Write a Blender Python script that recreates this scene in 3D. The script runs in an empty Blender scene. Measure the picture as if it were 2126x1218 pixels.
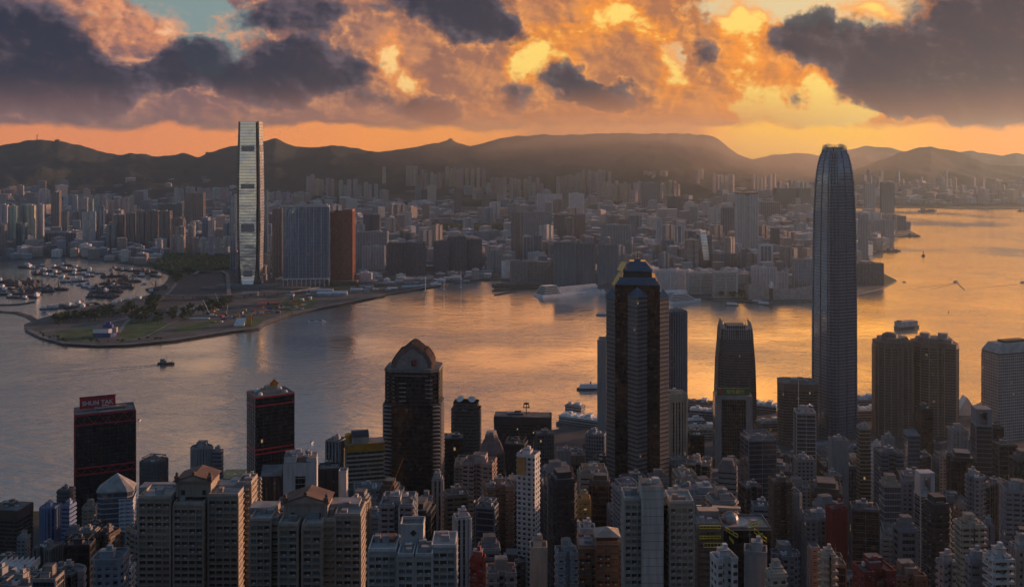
import bpy, bmesh, math, random
from math import sin, cos, pi, radians, sqrt, atan2, tan
from mathutils import Vector, Matrix, noise as mnoise
random.seed(7)
SC = bpy.context.scene
COL = SC.collection
# ------------------------------------------------------------------ camera (level, rise/fall lens shift) : px,py of the 2126x1218 photo
F, CX, HY, CAMZ, PW, PH = 2150.0, 1063.0, 300.0, 400.0, 2126.0, 1218.0
cam_d = bpy.data.cameras.new('camera'); cam = bpy.data.objects.new('camera', cam_d); COL.objects.link(cam)
cam.location = (0, 0, CAMZ); cam.rotation_euler = (radians(90), 0, 0)
cam_d.sensor_width = 36; cam_d.lens = 36 * F / PW; cam_d.shift_y = -(PH / 2 - HY) / PW
cam_d.clip_start = 1; cam_d.clip_end = 60000
SC.camera = cam
SC.render.resolution_x = 1024; SC.render.resolution_y = 586
SC.view_settings.view_transform = 'Standard'; SC.view_settings.look = 'None'
SC.view_settings.exposure = 0.12; SC.view_settings.gamma = 1.0
SC.cycles.use_denoising = True
SC.cycles.max_bounces = 6; SC.cycles.volume_bounces = 1; SC.cycles.glossy_bounces = 3; SC.cycles.diffuse_bounces = 2
SC.cycles.transparent_max_bounces = 4; SC.cycles.sample_clamp_indirect = 6.0

# ------------------------------------------------------------------ node helpers
class NT:
    def __init__(s, tree):
        s.t = tree; s.n = tree.nodes; s.l = tree.links; tree.nodes.clear()
    def node(s, typ, **kw):
        n = s.n.new(typ)
        for k, v in kw.items(): setattr(n, k, v)
        return n
    def put(s, sock, v):
        if isinstance(v, bpy.types.NodeSocket): s.l.new(v, sock)
        elif v is not None:
            if hasattr(sock.default_value, '__len__') and not hasattr(v, '__len__'): v = (v,) * len(sock.default_value)
            if hasattr(v, '__len__') and hasattr(sock.default_value, '__len__') and len(v) < len(sock.default_value): v = tuple(v) + (1,)
            sock.default_value = v
    def m(s, op, a, b=None, c=None, clamp=False):
        n = s.node('ShaderNodeMath', operation=op, use_clamp=clamp)
        s.put(n.inputs[0], a)
        if b is not None: s.put(n.inputs[1], b)
        if c is not None: s.put(n.inputs[2], c)
        return n.outputs[0]
    def vm(s, op, a, b=None, scale=None):
        n = s.node('ShaderNodeVectorMath', operation=op)
        s.put(n.inputs[0], a)
        if b is not None: s.put(n.inputs[1], b)
        if scale is not None: s.put(n.inputs['Scale'], scale)
        return n.outputs['Value'] if op in ('LENGTH', 'DOT_PRODUCT', 'DISTANCE') else n.outputs[0]
    def mix(s, f, a, b, blend='MIX'):
        n = s.node('ShaderNodeMix', data_type='RGBA', blend_type=blend)
        s.put(n.inputs[0], f); s.put(n.inputs[6], a); s.put(n.inputs[7], b)
        return n.outputs[2]
    def fmix(s, f, a, b):
        n = s.node('ShaderNodeMix', data_type='FLOAT')
        s.put(n.inputs[0], f); s.put(n.inputs[2], a); s.put(n.inputs[3], b)
        return n.outputs[0]
    def ss(s, x, a, b, lo=0.0, hi=1.0, typ='SMOOTHSTEP'):
        n = s.node('ShaderNodeMapRange', interpolation_type=typ)
        s.put(n.inputs[0], x); s.put(n.inputs[1], a); s.put(n.inputs[2], b); s.put(n.inputs[3], lo); s.put(n.inputs[4], hi)
        return n.outputs[0]
    def noise(s, vec, scale=1.0, detail=4.0, rough=0.55, dist=0.0, color=False, dim='3D'):
        n = s.node('ShaderNodeTexNoise', noise_dimensions=dim)
        if vec is not None: s.put(n.inputs['Vector'], vec)
        s.put(n.inputs['Scale'], scale); s.put(n.inputs['Detail'], detail); s.put(n.inputs['Roughness'], rough); s.put(n.inputs['Distortion'], dist)
        return n.outputs[1] if color else n.outputs[0]
    def xyz(s, x, y, z):
        n = s.node('ShaderNodeCombineXYZ'); s.put(n.inputs[0], x); s.put(n.inputs[1], y); s.put(n.inputs[2], z); return n.outputs[0]
    def sep(s, v):
        n = s.node('ShaderNodeSeparateXYZ'); s.put(n.inputs[0], v); return n.outputs
def lin(r, g, b):
    f = lambda c: (c / 255) / 12.92 if c <= 10 else (((c / 255) + .055) / 1.055) ** 2.4
    return (f(r), f(g), f(b), 1.0)

# ------------------------------------------------------------------ sun + sky
SUN_AZ, SUN_EL = radians(62), radians(6.5)       # azimuth to the right of the view axis
sd = bpy.data.lights.new('sun', 'SUN'); sd.energy = 4.6; sd.angle = radians(1.2); sd.color = (1.0, 0.53, 0.32)
sun = bpy.data.objects.new('sun', sd); COL.objects.link(sun)
sdir = Vector((sin(SUN_AZ) * cos(SUN_EL), cos(SUN_AZ) * cos(SUN_EL), sin(SUN_EL)))
sun.rotation_euler = sdir.to_track_quat('Z', 'Y').to_euler()

world = bpy.data.worlds.new('World'); SC.world = world; world.use_nodes = True
world.cycles.sampling_method = 'MANUAL'; world.cycles.sample_map_resolution = 1024
def build_sky():
    g = NT(world.node_tree)
    tc = g.node('ShaderNodeTexCoord').outputs['Generated']
    x, y, z = g.sep(tc)
    az = g.m('ARCTAN2', x, y)
    r = g.m('SQRT', g.m('ADD', g.m('MULTIPLY', x, x), g.m('MULTIPLY', y, y)))
    t = g.m('DIVIDE', z, g.m('MAXIMUM', r, 1e-3))
    # sky coordinates: 1 unit = 100 photo pixels near the view axis
    U = g.m('MULTIPLY', az, 21.5)
    V = g.m('MULTIPLY', t, 21.5)
    P = g.xyz(U, V, 0.0)
    def at(px, py):          # photo pixel -> sky coordinate
        a = atan2(px - CX, F); tt = (HY - py) / sqrt(F * F + (px - CX) ** 2)
        return (a * 21.5, tt * 21.5)
    # domain warp (clouds billow)
    w1 = g.vm('SUBTRACT', g.noise(P, .55, 3, .5, color=True), (.5, .5, .5))
    w2 = g.vm('SUBTRACT', g.noise(P, 2.2, 5, .6, color=True), (.5, .5, .5))
    W = g.vm('ADD', P, g.vm('ADD', g.vm('SCALE', w1, scale=1.1), g.vm('SCALE', w2, scale=.55)))
    W = g.vm('MULTIPLY', W, (1, 1, 0))
    def blobs(lst):
        acc = None
        for px, py, rx, ry, rot, amp in lst:
            c = at(px, py)
            mp = g.node('ShaderNodeMapping', vector_type='TEXTURE')
            g.put(mp.inputs[0], W)
            mp.inputs[1].default_value = (c[0], c[1], 0); mp.inputs[2].default_value = (0, 0, radians(-rot)); mp.inputs[3].default_value = (rx / 100, ry / 100, 1)
            gr = g.node('ShaderNodeTexGradient', gradient_type='SPHERICAL'); g.put(gr.inputs[0], mp.outputs[0])
            v = g.m('MULTIPLY', gr.outputs[1], amp)
            acc = v if acc is None else g.m('ADD', acc, v)
        return acc
    Ps = g.vm('MULTIPLY', P, (1.0, 1.35, 1))
    def billow(v, sc):
        w = g.vm('ADD', v, g.vm('SCALE', g.vm('SUBTRACT', g.noise(v, sc * 1.1, 4, .55, color=True), (.5, .5, .5)), scale=.45 / sc * 1.6))
        n = g.node('ShaderNodeTexVoronoi', feature='SMOOTH_F1', voronoi_dimensions='2D', normalize=True)
        g.put(n.inputs['Vector'], w); g.put(n.inputs['Scale'], sc); g.put(n.inputs['Detail'], 3.0); g.put(n.inputs['Roughness'], .5); g.put(n.inputs['Smoothness'], .35)
        return g.m('SUBTRACT', 1.0, n.outputs['Distance'])
    L = (0.07, 0.05, 0.0)
    b1 = billow(Ps, 1.25)
    b1s = billow(g.vm('ADD', Ps, L), 1.25)
    n0 = g.noise(Ps, 1.1, 8, .55, .2)
    n0s = g.noise(g.vm('ADD', Ps, (.10, .07, 0)), 1.1, 6, .55, .2)
    n1 = g.m('ADD', g.m('MULTIPLY', n0, .6), g.m('MULTIPLY', g.m('SUBTRACT', b1, .28), .4))
    rel = g.m('ADD', g.m('MULTIPLY', g.m('SUBTRACT', b1, b1s), 1.1), g.m('MULTIPLY', g.m('SUBTRACT', n0, n0s), 2.0))   # relief of the billows
    n2 = g.noise(g.vm('ADD', Ps, (17.3, 4.1, 0)), 3.2, 6, .58, .4)
    n3 = g.noise(g.vm('ADD', Ps, (3.3, 24.1, 0)), 0.8, 5, .5, .3)
    # azimuth ramps
    right = g.ss(U, -8.0, 3.5)
    # ---- mid cloud tone: mauve on the left, tawny in the centre, orange on the right
    mid = g.mix(right, lin(122, 98, 106), lin(192, 124, 82))
    mid = g.mix(g.ss(U, 2.0, 7.5), mid, lin(226, 134, 58))
    bright = g.mix(right, lin(228, 158, 116), lin(253, 166, 78))
    darkc = g.mix(right, lin(58, 57, 74), lin(66, 66, 80))
    base = g.mix(g.ss(g.m('ADD', n3, g.m('MULTIPLY', rel, .3)), .40, .68), g.mix(.25, mid, darkc), g.mix(.35, mid, bright))
    base = g.mix(g.ss(rel, .02, .30, 0, .32), base, bright)
    base = g.mix(g.ss(rel, .0, -.30, 0, .36), base, g.mix(.55, mid, darkc))
    # ---- clear sky openings (pale teal / cream), nishita sky mixed in
    sky = g.node('ShaderNodeTexSky', sky_type='NISHITA'); sky.sun_disc = False
    sky.sun_elevation = SUN_EL; sky.sun_rotation = SUN_AZ; sky.dust_density = 2.0; sky.air_density = 1.2
    nish = g.vm('SCALE', sky.outputs[0], scale=.06)
    clear_l = g.mix(.35, lin(140, 165, 170), nish)
    clear_r = g.mix(.08, lin(232, 206, 158), nish)
    clear = g.mix(g.ss(U, 0, 5), clear_l, clear_r)
    cs = blobs([(385, 10, 210, 85, 20, 1.5), (430, 85, 75, 110, -30, 1.1), (1650, 10, 260, 75, 0, 1.35), (1800, 20, 120, 60, 0, 1.3), (1395, 125, 45, 80, 0, .9)])
    cm = g.ss(g.m('ADD', cs, g.m('MULTIPLY', g.m('SUBTRACT', n2, .5), .9)), .28, .55)
    c = g.mix(cm, base, clear)
    # ---- glowing gaps
    gs = blobs([(1200, 60, 150, 120, 0, 1.1), (1110, 120, 110, 80, 10, 1.5), (1085, 150, 60, 40, 0, 1.0), (800, 110, 50, 60, 40, 1.4), (850, 165, 90, 60, 35, 1.6), (1285, 30, 90, 60, 20, 1.3), (1390, 150, 70, 150, 0, 1.4), (1350, 60, 60, 80, 0, .8), (1560, 110, 110, 130, 30, 1.3), (1540, 40, 60, 60, 0, 1.1), (1640, 215, 230, 70, 12, 1.5), (1720, 180, 110, 60, 20, 1.2), (1810, 25, 130, 55, 0, 1.5),
                (1740, 250, 200, 50, 0, 1.4), (1000, 228, 50, 22, 20, 1.1), (205, 35, 90, 85, 0, 1.35), (345, 45, 80, 60, 10, 1.1), (300, 90, 100, 60, 0, .8), (480, 240, 190, 40, 0, .9), (510, 68, 40, 26, 0, 1.2), (590, 80, 70, 30, 10, .9), (2000, 215, 50, 50, 20, 1.5), (2010, 250, 90, 30, 0, 1.1), (1860, 95, 60, 50, 0, 1.3), (1540, 235, 120, 45, 0, .7), (250, 205, 130, 40, 0, .7)])
    gm = g.ss(g.m('ADD', gs, g.m('ADD', g.m('MULTIPLY', g.m('SUBTRACT', n2, .5), 1.0), g.m('MULTIPLY', rel, .8))), .34, 1.6)
    glow = g.mix(g.ss(U, -6, 1), lin(246, 156, 100), lin(255, 152, 42))
    glow = g.mix(g.ss(gm, .6, 1.0), glow, g.mix(g.ss(U, -6, 1), lin(252, 196, 150), lin(255, 214, 110)))
    c = g.mix(gm, c, glow)
    # ---- dark cloud masses
    ds = blobs([(40, 70, 230, 150, 0, 1.7), (60, 190, 330, 75, 0, 1.7), (180, 150, 120, 80, 20, .7), (375, 125, 120, 75, -12, 1.7), (520, 150, 190, 80, 4, 1.6), (680, 150, 170, 95, 6, 1.7), (560, 45, 190, 60, -4, 1.0), (700, 25, 170, 60, 0, .8),
                (940, 10, 210, 120, 16, 1.9), (1030, 60, 90, 60, 10, .8), (905, 222, 130, 48, 8, 1.5), (1070, 195, 110, 65, 0, 1.1), (1180, 165, 90, 50, 30, 1.6), (1270, 200, 130, 42, 12, 1.6), (790, 235, 120, 45, 0, .6),
                (1455, 60, 60, 120, 10, .8), (1480, 130, 50, 70, 0, .6), (1660, 85, 120, 70, 10, 1.5), (1790, 130, 190, 95, 32, 1.9), (1890, 215, 150, 62, 8, 1.8), (2060, 70, 230, 200, 0, 2.2), (2140, 210, 190, 110, 0, 1.5), (1980, 160, 130, 80, 30, 1.1), (1660, 195, 60, 26, 10, .9)])
    dn = g.m('ADD', ds, g.m('ADD', g.m('MULTIPLY', g.m('SUBTRACT', n1, .5), 1.5), g.m('MULTIPLY', g.m('SUBTRACT', n2, .5), .75)))
    dm = g.ss(dn, .40, .90)
    rim = g.m('MULTIPLY', g.ss(dn, .25, .50), g.m('SUBTRACT', 1.0, g.ss(dn, .50, .72)))
    c = g.mix(g.m('MULTIPLY', rim, g.ss(rel, -.15, .25, 0.05, .7)), c, bright)
    soft = g.m('ADD', g.m('MULTIPLY', g.ss(dn, 1.75, .6), .55), g.m('ADD', g.m('MULTIPLY', g.m('SUBTRACT', n3, .5), 1.2), g.m('ADD', g.m('MULTIPLY', rel, 1.3), g.m('MULTIPLY', g.m('SUBTRACT', n2, .5), .7))))
    dcol = g.mix(g.ss(soft, .12, 1.1), g.mix(right, lin(38, 46, 64), lin(40, 52, 70)), g.mix(right, lin(98, 90, 104), lin(96, 94, 104)))
    c = g.mix(g.m('MULTIPLY', dm, .95), c, dcol)
    # ---- bright strip between the cloud base and the hills, and a soft mauve-orange veil above it
    vn = g.m('ADD', V, g.m('MULTIPLY', g.m('SUBTRACT', n3, .5), .55))
    veil = g.m('MULTIPLY', g.ss(vn, 1.35, .35), g.ss(U, 4.5, 7.5, .66, .2))
    vcol = g.mix(right, lin(146, 108, 106), lin(224, 136, 78))
    c = g.mix(veil, c, vcol)
    edge = g.m('ADD', vn, g.m('MULTIPLY', g.m('SUBTRACT', n1, .5), .28))
    strip = g.ss(edge, .42, .27)
    notch = g.m('SUBTRACT', 1.0, g.m('MULTIPLY', g.ss(U, -.6, .8), g.ss(U, 4.3, 3.6)))      # the cloud bank sits on the big hill
    notch = g.ss(notch, 0, 1, .25, 1)
    scol = g.mix(g.ss(U, -8.5, 1.0), lin(238, 140, 84), lin(255, 154, 50))
    scol = g.mix(g.m('MULTIPLY', g.ss(U, 3.5, 5.0), g.ss(U, 9.5, 6.5)), scol, lin(255, 186, 44))
    scol = g.vm('SCALE', scol, scale=1.35)
    c = g.mix(g.m('MULTIPLY', strip, notch), c, scol)
    # ---- everything above the frame: what the water mirrors
    upn = g.noise(g.vm('MULTIPLY', P, (.9, .35, 1)), .7, 4, .5, .2)
    up_c = g.mix(g.ss(U, -10.5, -6.5), lin(116, 118, 118), lin(222, 168, 128))
    up_c = g.mix(g.m('MULTIPLY', g.ss(U, -6.2, -4.6), g.ss(U, -2.8, -3.8)), up_c, lin(92, 96, 110))
    up_c = g.mix(g.ss(U, -3.6, -1.5), up_c, lin(250, 166, 98))
    up_c = g.mix(g.ss(U, 1.0, 4.0), up_c, lin(255, 178, 96))
    up_c = g.mix(g.ss(U, 3.0, 7.0), up_c, (1.0, .38, .028, 1))
    up_c = g.mix(g.ss(upn, .42, .62, .0, .45), up_c, g.mix(g.ss(U, -4, 4), lin(84, 90, 96), lin(196, 108, 42)))
    up_c = g.vm('SCALE', up_c, scale=g.m('MULTIPLY', g.ss(U, -6, 8, 1.1, 2.7), g.ss(z, .20, .36, 1.0, .45)))
    c = g.mix(g.ss(V, 3.0, 4.0), c, up_c)
    # ---- overhead and behind the camera: cool, dull blue grey overcast
    high = g.mix(g.ss(z, .35, .75), lin(86, 112, 138), lin(80, 108, 138))
    high = g.mix(g.ss(upn, .35, .7, 0, .5), high, lin(64, 84, 102))
    high = g.mix(.25, high, nish)
    c = g.mix(g.ss(z, .26, .46), c, high)
    back = g.mix(g.ss(z, .02, .32), lin(140, 158, 176), lin(76, 102, 132))
    back = g.mix(g.m('MULTIPLY', g.ss(z, .16, .02), g.ss(n3, .28, .52, .3, .95)), back, lin(228, 202, 150))
    back = g.mix(g.ss(n3, .5, .7, 0, .3), back, lin(150, 158, 170))
    c = g.mix(g.ss(g.m('ABSOLUTE', az), .72, 1.35), c, back)
    bg = g.node('ShaderNodeBackground'); g.put(bg.inputs[0], c); bg.inputs[1].default_value = 1.0
    out = g.node('ShaderNodeOutputWorld'); g.l.new(bg.outputs[0], out.inputs[0])
build_sky()

# ------------------------------------------------------------------ coordinates
def gp(px, py, z=0.0):                 # photo pixel on the level z -> world x, y
    Y = F * (CAMZ - z) / (py - HY); return ((px - CX) * Y / F, Y)
def zat(py, Y): return CAMZ - (py - HY) * Y / F
def xat(px, Y): return (px - CX) * Y / F
# ------------------------------------------------------------------ mesh builder
class MB:
    def __init__(s): s.v = []; s.f = []; s.uv = []; s.mi = []; s.col = []
    def quad(s, pts, uvs=None, mi=0, col=None):
        i = len(s.v); s.v += [tuple(p) for p in pts]; s.f.append(tuple(range(i, i + len(pts))))
        s.uv.append(uvs if uvs else [(0, 0)] * len(pts)); s.mi.append(mi); s.col.append(col)
    def prism(s, poly, z0, z1, mi=0, cap=1, bottom=False, col=None, top=None):   # poly CCW seen from above; mi walls, cap roof material
        n = len(poly); u = 0.0; top = top or poly
        for i in range(n):
            a, b = poly[i], poly[(i + 1) % n]; c, d = top[i], top[(i + 1) % n]
            L = sqrt((b[0] - a[0]) ** 2 + (b[1] - a[1]) ** 2)
            s.quad([(a[0], a[1], z0), (b[0], b[1], z0), (d[0], d[1], z1), (c[0], c[1], z1)], [(u, z0), (u + L, z0), (u + L, z1), (u, z1)], mi, col)
            u += L
        if cap is not None: s.quad([(p[0], p[1], z1) for p in top], [(p[0], p[1]) for p in top], cap, col)
        if bottom: s.quad([(p[0], p[1], z0) for p in reversed(poly)], [(p[0], p[1]) for p in reversed(poly)], cap or 0, col)
    def box(s, cx, cy, z0, sx, sy, h, rot=0.0, mi=0, cap=None, col=None, bottom=True):
        c, n = cos(rot), sin(rot); hx, hy = sx / 2, sy / 2
        poly = [(cx + a * c - b * n, cy + a * n + b * c) for a, b in ((-hx, -hy), (hx, -hy), (hx, hy), (-hx, hy))]
        s.prism(poly, z0, z0 + h, mi, mi if cap is None else cap, bottom, col)
    def tube(s, p, q, r, n=6, mi=0, r2=None):
        p, q = Vector(p), Vector(q); d = (q - p); 
        if d.length < 1e-6: return
        d.normalize(); a = d.orthogonal().normalized(); b = d.cross(a); r2 = r if r2 is None else r2
        A = [p + (a * cos(2 * pi * k / n) + b * sin(2 * pi * k / n)) * r for k in range(n)]
        B = [q + (a * cos(2 * pi * k / n) + b * sin(2 * pi * k / n)) * r2 for k in range(n)]
        for k in range(n): s.quad([A[k], A[(k + 1) % n], B[(k + 1) % n], B[k]], None, mi)
        s.quad(B, None, mi); s.quad(A[::-1], None, mi)
    def lathe(s, prof, n=16, cx=0, cy=0, mi=0, a0=0.0):      # prof: (r, z) bottom to top
        for (r0, z0), (r1, z1) in zip(prof, prof[1:]):
            for k in range(n):
                t0, t1 = a0 + 2 * pi * k / n, a0 + 2 * pi * (k + 1) / n
                pts = [(cx + r0 * cos(t0), cy + r0 * sin(t0), z0), (cx + r0 * cos(t1), cy + r0 * sin(t1), z0), (cx + r1 * cos(t1), cy + r1 * sin(t1), z1), (cx + r1 * cos(t0), cy + r1 * sin(t0), z1)]
                if r1 < 1e-6: pts = pts[:3]
                elif r0 < 1e-6: pts = [pts[0], pts[2], pts[3]]
                s.quad(pts, [(r0 * t0, z0), (r0 * t1, z0), (r0 * t1, z1), (r0 * t0, z1)][:len(pts)], mi)
    def build(s, name, mats, parent=None, loc=None, color=None, smooth=False):
        me = bpy.data.meshes.new(name); me.from_pydata(s.v, [], s.f)
        mats = mats if isinstance(mats, (list, tuple)) else [mats]
        for m in mats: me.materials.append(m)
        me.polygons.foreach_set('material_index', [min(i, len(mats) - 1) for i in s.mi])
        ul = me.uv_layers.new(name='UVMap'); flat = []
        for q in s.uv:
            for c in q: flat += [c[0], c[1]]
        ul.data.foreach_set('uv', flat)
        if any(c is not None for c in s.col):
            ca = me.color_attributes.new('tint', 'FLOAT_COLOR', 'CORNER'); fl = []
            for f, c in zip(s.f, s.col):
                c = c or (.3, .3, .3)
                fl += [c[0], c[1], c[2], 1.0] * len(f)
            ca.data.foreach_set('color', fl)
        if smooth: me.polygons.foreach_set('use_smooth', [True] * len(me.polygons))
        me.update()
        return link(name, me, parent, loc, color)
def link(name, me, parent=None, loc=None, color=None):
    o = bpy.data.objects.new(name, me); COL.objects.link(o)
    if parent: o.parent = parent
    if loc: o.location = loc
    if color: o.color = tuple(color[:3]) + (1.0,)
    return o
def tag(o, label=None, cat=None, group=None, kind=None):
    if label: o['label'] = label
    if cat: o['category'] = cat
    if group: o['group'] = group
    if kind: o['kind'] = kind
    return o
def empty(name, loc, label, cat, group=None, rz=0.0):
    o = bpy.data.objects.new(name, None); COL.objects.link(o); o.location = loc; o.rotation_euler = (0, 0, rz)
    o.empty_display_size = 3
    return tag(o, label, cat, group)
def children_of(o): return [c for c in KIDS.get(o.name, [])]
# ------------------------------------------------------------------ materials
MATS = {}
def newmat(name):
    m = bpy.data.materials.new(name); m.use_nodes = True; MATS[name] = m
    return m, NT(m.node_tree)
def finish(g, **kw):
    b = g.node('ShaderNodeBsdfPrincipled'); o = g.node('ShaderNodeOutputMaterial'); g.l.new(b.outputs[0], o.inputs[0])
    for k, v in kw.items(): g.put(b.inputs[k.replace('_', ' ')], v)
    return b
def plain(name, col, rough=.8, metal=0.0, var=.25, vs=.15, spec=.5):
    m, g = newmat(name)
    geo = g.node('ShaderNodeNewGeometry').outputs['Position']
    n = g.noise(geo, vs, 5, .6)
    c = g.mix(g.ss(n, .3, .7), tuple(x * (1 - var) for x in col[:3]), tuple(min(1, x * (1 + var)) for x in col[:3]))
    finish(g, Base_Color=c, Roughness=rough, Metallic=metal, Specular_IOR_Level=spec)
    return m
def wallmat(name, rough=.75, spec=.35):          # colour comes from the object; rain streaks and stains
    m, g = newmat(name)
    oc = g.node('ShaderNodeObjectInfo')
    geo = g.node('ShaderNodeNewGeometry').outputs['Position']
    n1 = g.noise(g.vm('MULTIPLY', geo, (.6, .6, .05)), 1.0, 4, .6)
    n2 = g.noise(geo, .06, 3, .5)
    k = g.m('MULTIPLY', g.ss(n1, .3, .75, 1.08, .74), g.ss(n2, .3, .7, .88, 1.1))
    finish(g, Base_Color=g.vm('SCALE', oc.outputs['Color'], scale=k), Roughness=rough, Specular_IOR_Level=spec)
    return m
wallmat('painted_wall')
def facade(name, floor=3.2, bay=3.0, ww=.6, wh=.5, glass=(.03, .04, .055), gvar=.6, wallk=1.0, rough_g=.12, attr=False, lit=.004, spec_g=.6, curtain=.25, metal=0.0, wall=None):
    m, g = newmat(name)
    uv = g.node('ShaderNodeUVMap', uv_map='UVMap').outputs[0]
    u, v, _ = g.sep(uv)
    cu, cv = g.m('DIVIDE', u, bay), g.m('DIVIDE', v, floor)
    fu, fv = g.m('FRACT', cu), g.m('FRACT', cv)
    mu = g.m('LESS_THAN', g.m('ABSOLUTE', g.m('SUBTRACT', fu, .5)), ww / 2)
    mv = g.m('LESS_THAN', g.m('ABSOLUTE', g.m('SUBTRACT', fv, .5)), wh / 2)
    mask = g.m('MULTIPLY', mu, mv)
    oi = g.node('ShaderNodeObjectInfo')
    wn = g.node('ShaderNodeTexWhiteNoise', noise_dimensions='4D')
    g.put(wn.inputs['Vector'], g.xyz(g.m('FLOOR', cu), g.m('FLOOR', cv), 0)); g.put(wn.inputs['W'], g.m('MULTIPLY', oi.outputs['Random'], 91.7))
    rnd = wn.outputs['Value']; rc = g.sep(wn.outputs['Color'])
    if attr: base = g.node('ShaderNodeVertexColor', layer_name='tint').outputs[0]
    elif wall: base = wall
    else: base = oi.outputs['Color']
    geo = g.node('ShaderNodeNewGeometry').outputs['Position']
    st = g.ss(g.noise(g.vm('MULTIPLY', geo, (.5, .5, .05)), 1.0, 3, .6), .3, .75, 1.1 * wallk, .75 * wallk)
    wallc = g.vm('SCALE', base, scale=st)
    gl = g.vm('SCALE', glass, scale=g.ss(rnd, 0, 1, 1 - gvar, 1 + gvar, 'LINEAR'))
    cur = g.m('MULTIPLY', g.m('GREATER_THAN', rc[0], 1 - curtain), g.m('GREATER_THAN', fv, .45))
    gl = g.mix(g.m('MULTIPLY', cur, .6), gl, g.mix(rc[1], (.30, .28, .25), (.14, .17, .20)))
    if name.startswith('flats'):          # air conditioners under some windows, washing and odd repaired panels
        ac = g.m('MULTIPLY', g.m('MULTIPLY', g.m('LESS_THAN', g.m('ABSOLUTE', g.m('SUBTRACT', fu, .70)), .11), g.m('LESS_THAN', g.m('ABSOLUTE', g.m('SUBTRACT', fv, .15)), .09)), g.m('GREATER_THAN', rc[1], .5))
        wallc = g.mix(ac, wallc, (.42, .42, .41)); wallc = g.mix(g.m('MULTIPLY', g.m('GREATER_THAN', rc[0], .93), .35), wallc, g.mix(rc[1], (.12, .16, .22), (.45, .40, .34)))
        wallc = g.vm('SCALE', wallc, scale=g.ss(rnd, 0, 1, .88, 1.1, 'LINEAR'))
    c = g.mix(mask, wallc, gl)
    r = g.fmix(mask, .75, rough_g)
    b = finish(g, Base_Color=c, Roughness=r, Specular_IOR_Level=g.fmix(mask, .3, spec_g), Metallic=g.m('MULTIPLY', mask, metal))
    if name.startswith('curtain') or name == 'ribs':      # panes are never quite flat: reflections wander
        bp = g.node('ShaderNodeBump'); bp.inputs['Distance'].default_value = 1.0; bp.inputs['Strength'].default_value = .5
        hh = g.m('ADD', g.m('MULTIPLY', g.noise(geo, .035, 3, .5), 2.2), g.m('MULTIPLY', g.noise(g.vm('MULTIPLY', geo, (.3, .3, .12)), 1.0, 2, .5), .25))
        g.put(bp.inputs['Height'], hh); g.put(b.inputs['Normal'], bp.outputs[0])
    if lit:
        L = g.m('MULTIPLY', mask, g.m('GREATER_THAN', rc[2], 1 - lit))
        g.put(b.inputs['Emission Color'], (1.0, .62, .28)); g.put(b.inputs['Emission Strength'], g.m('MULTIPLY', L, .28))
    return m
facade('flats', 3.0, 3.2, .52, .46, (.028, .034, .045))
facade('flats_wide', 3.0, 4.2, .72, .5, (.03, .038, .05))
facade('office_strip', 3.7, 1.6, .93, .55, (.022, .030, .042), gvar=.35, curtain=.12)
facade('office_grid', 3.8, 2.6, .58, .60, (.012, .016, .024), gvar=.4)
facade('curtain_dark', 3.9, 1.5, .95, .80, (.05, .062, .085), gvar=.35, wallk=.8, spec_g=.8, curtain=.05, lit=.002, metal=.45)
facade('curtain_blue', 3.9, 1.5, .94, .84, (.13, .18, .25), gvar=.25, wallk=.9, spec_g=.9, curtain=.03, lit=.001, metal=.6)
facade('curtain_black', 3.9, 2.0, .96, .86, (.022, .028, .040), gvar=.5, wallk=.6, spec_g=.7, curtain=.03, lit=.001, metal=.5)
facade('curtain_bronze', 3.9, 1.8, .94, .8, (.07, .045, .016), gvar=.4, spec_g=.8, curtain=.02)
facade('ribs', 3.7, 3.0, .45, .93, (.02, .026, .035), gvar=.3)
facade('blank', 3.3, 40, .0, .0)
facade('far_flats', 3.1, 4.5, .5, .5, (.06, .07, .085), attr=True, lit=0.0015, gvar=.4)
facade('far_office', 3.7, 3.0, .86, .5, (.04, .055, .075), attr=True, lit=0.001, gvar=.3)
plain('roof', (.13, .13, .13), .9, var=.4, vs=.12)
plain('roof_pale', (.28, .27, .265), .85, var=.3)
plain('roof_green', (.10, .16, .12), .9, var=.4)
plain('metal', (.32, .33, .34), .45, .6, var=.2)
plain('white', (.62, .62, .60), .6, var=.12)
plain('dark', (.03, .032, .036), .6)
plain('red', (.42, .02, .045), .5, var=.15)
plain('gold', (.55, .30, .05), .35, .5, var=.2)
plain('orange', (.55, .16, .03), .6)
plain('yellow', (.62, .60, .05), .6)
plain('green_sign', (.03, .14, .05), .5)
plain('terracotta', (.14, .088, .07), .85)
plain('slate_glass', (.07, .10, .14), .12, .5, var=.1)
plain('tower_stone', (.10, .10, .105), .5)
plain('leaf', (.035, .060, .022), .9, var=.5, vs=.3)
plain('bark', (.06, .045, .03), .9)
plain('asphalt', (.055, .056, .06), .9, var=.3, vs=.05)
plain('paving', (.20, .195, .19), .9, var=.3, vs=.05)
plain('seawall', (.085, .082, .078), .9, var=.4, vs=.08)
plain('lawn', (.05, .095, .030), .95, var=.45, vs=.03)
plain('earth', (.088, .088, .084), .95, var=.35, vs=.03)
plain('hull', (.025, .03, .04), .5)
plain('boat_white', (.58, .60, .62), .45, var=.1)
plain('blue_paint', (.035, .06, .22), .5)
plain('cyan_roof', (.35, .45, .52), .6)
M = MATS

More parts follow.
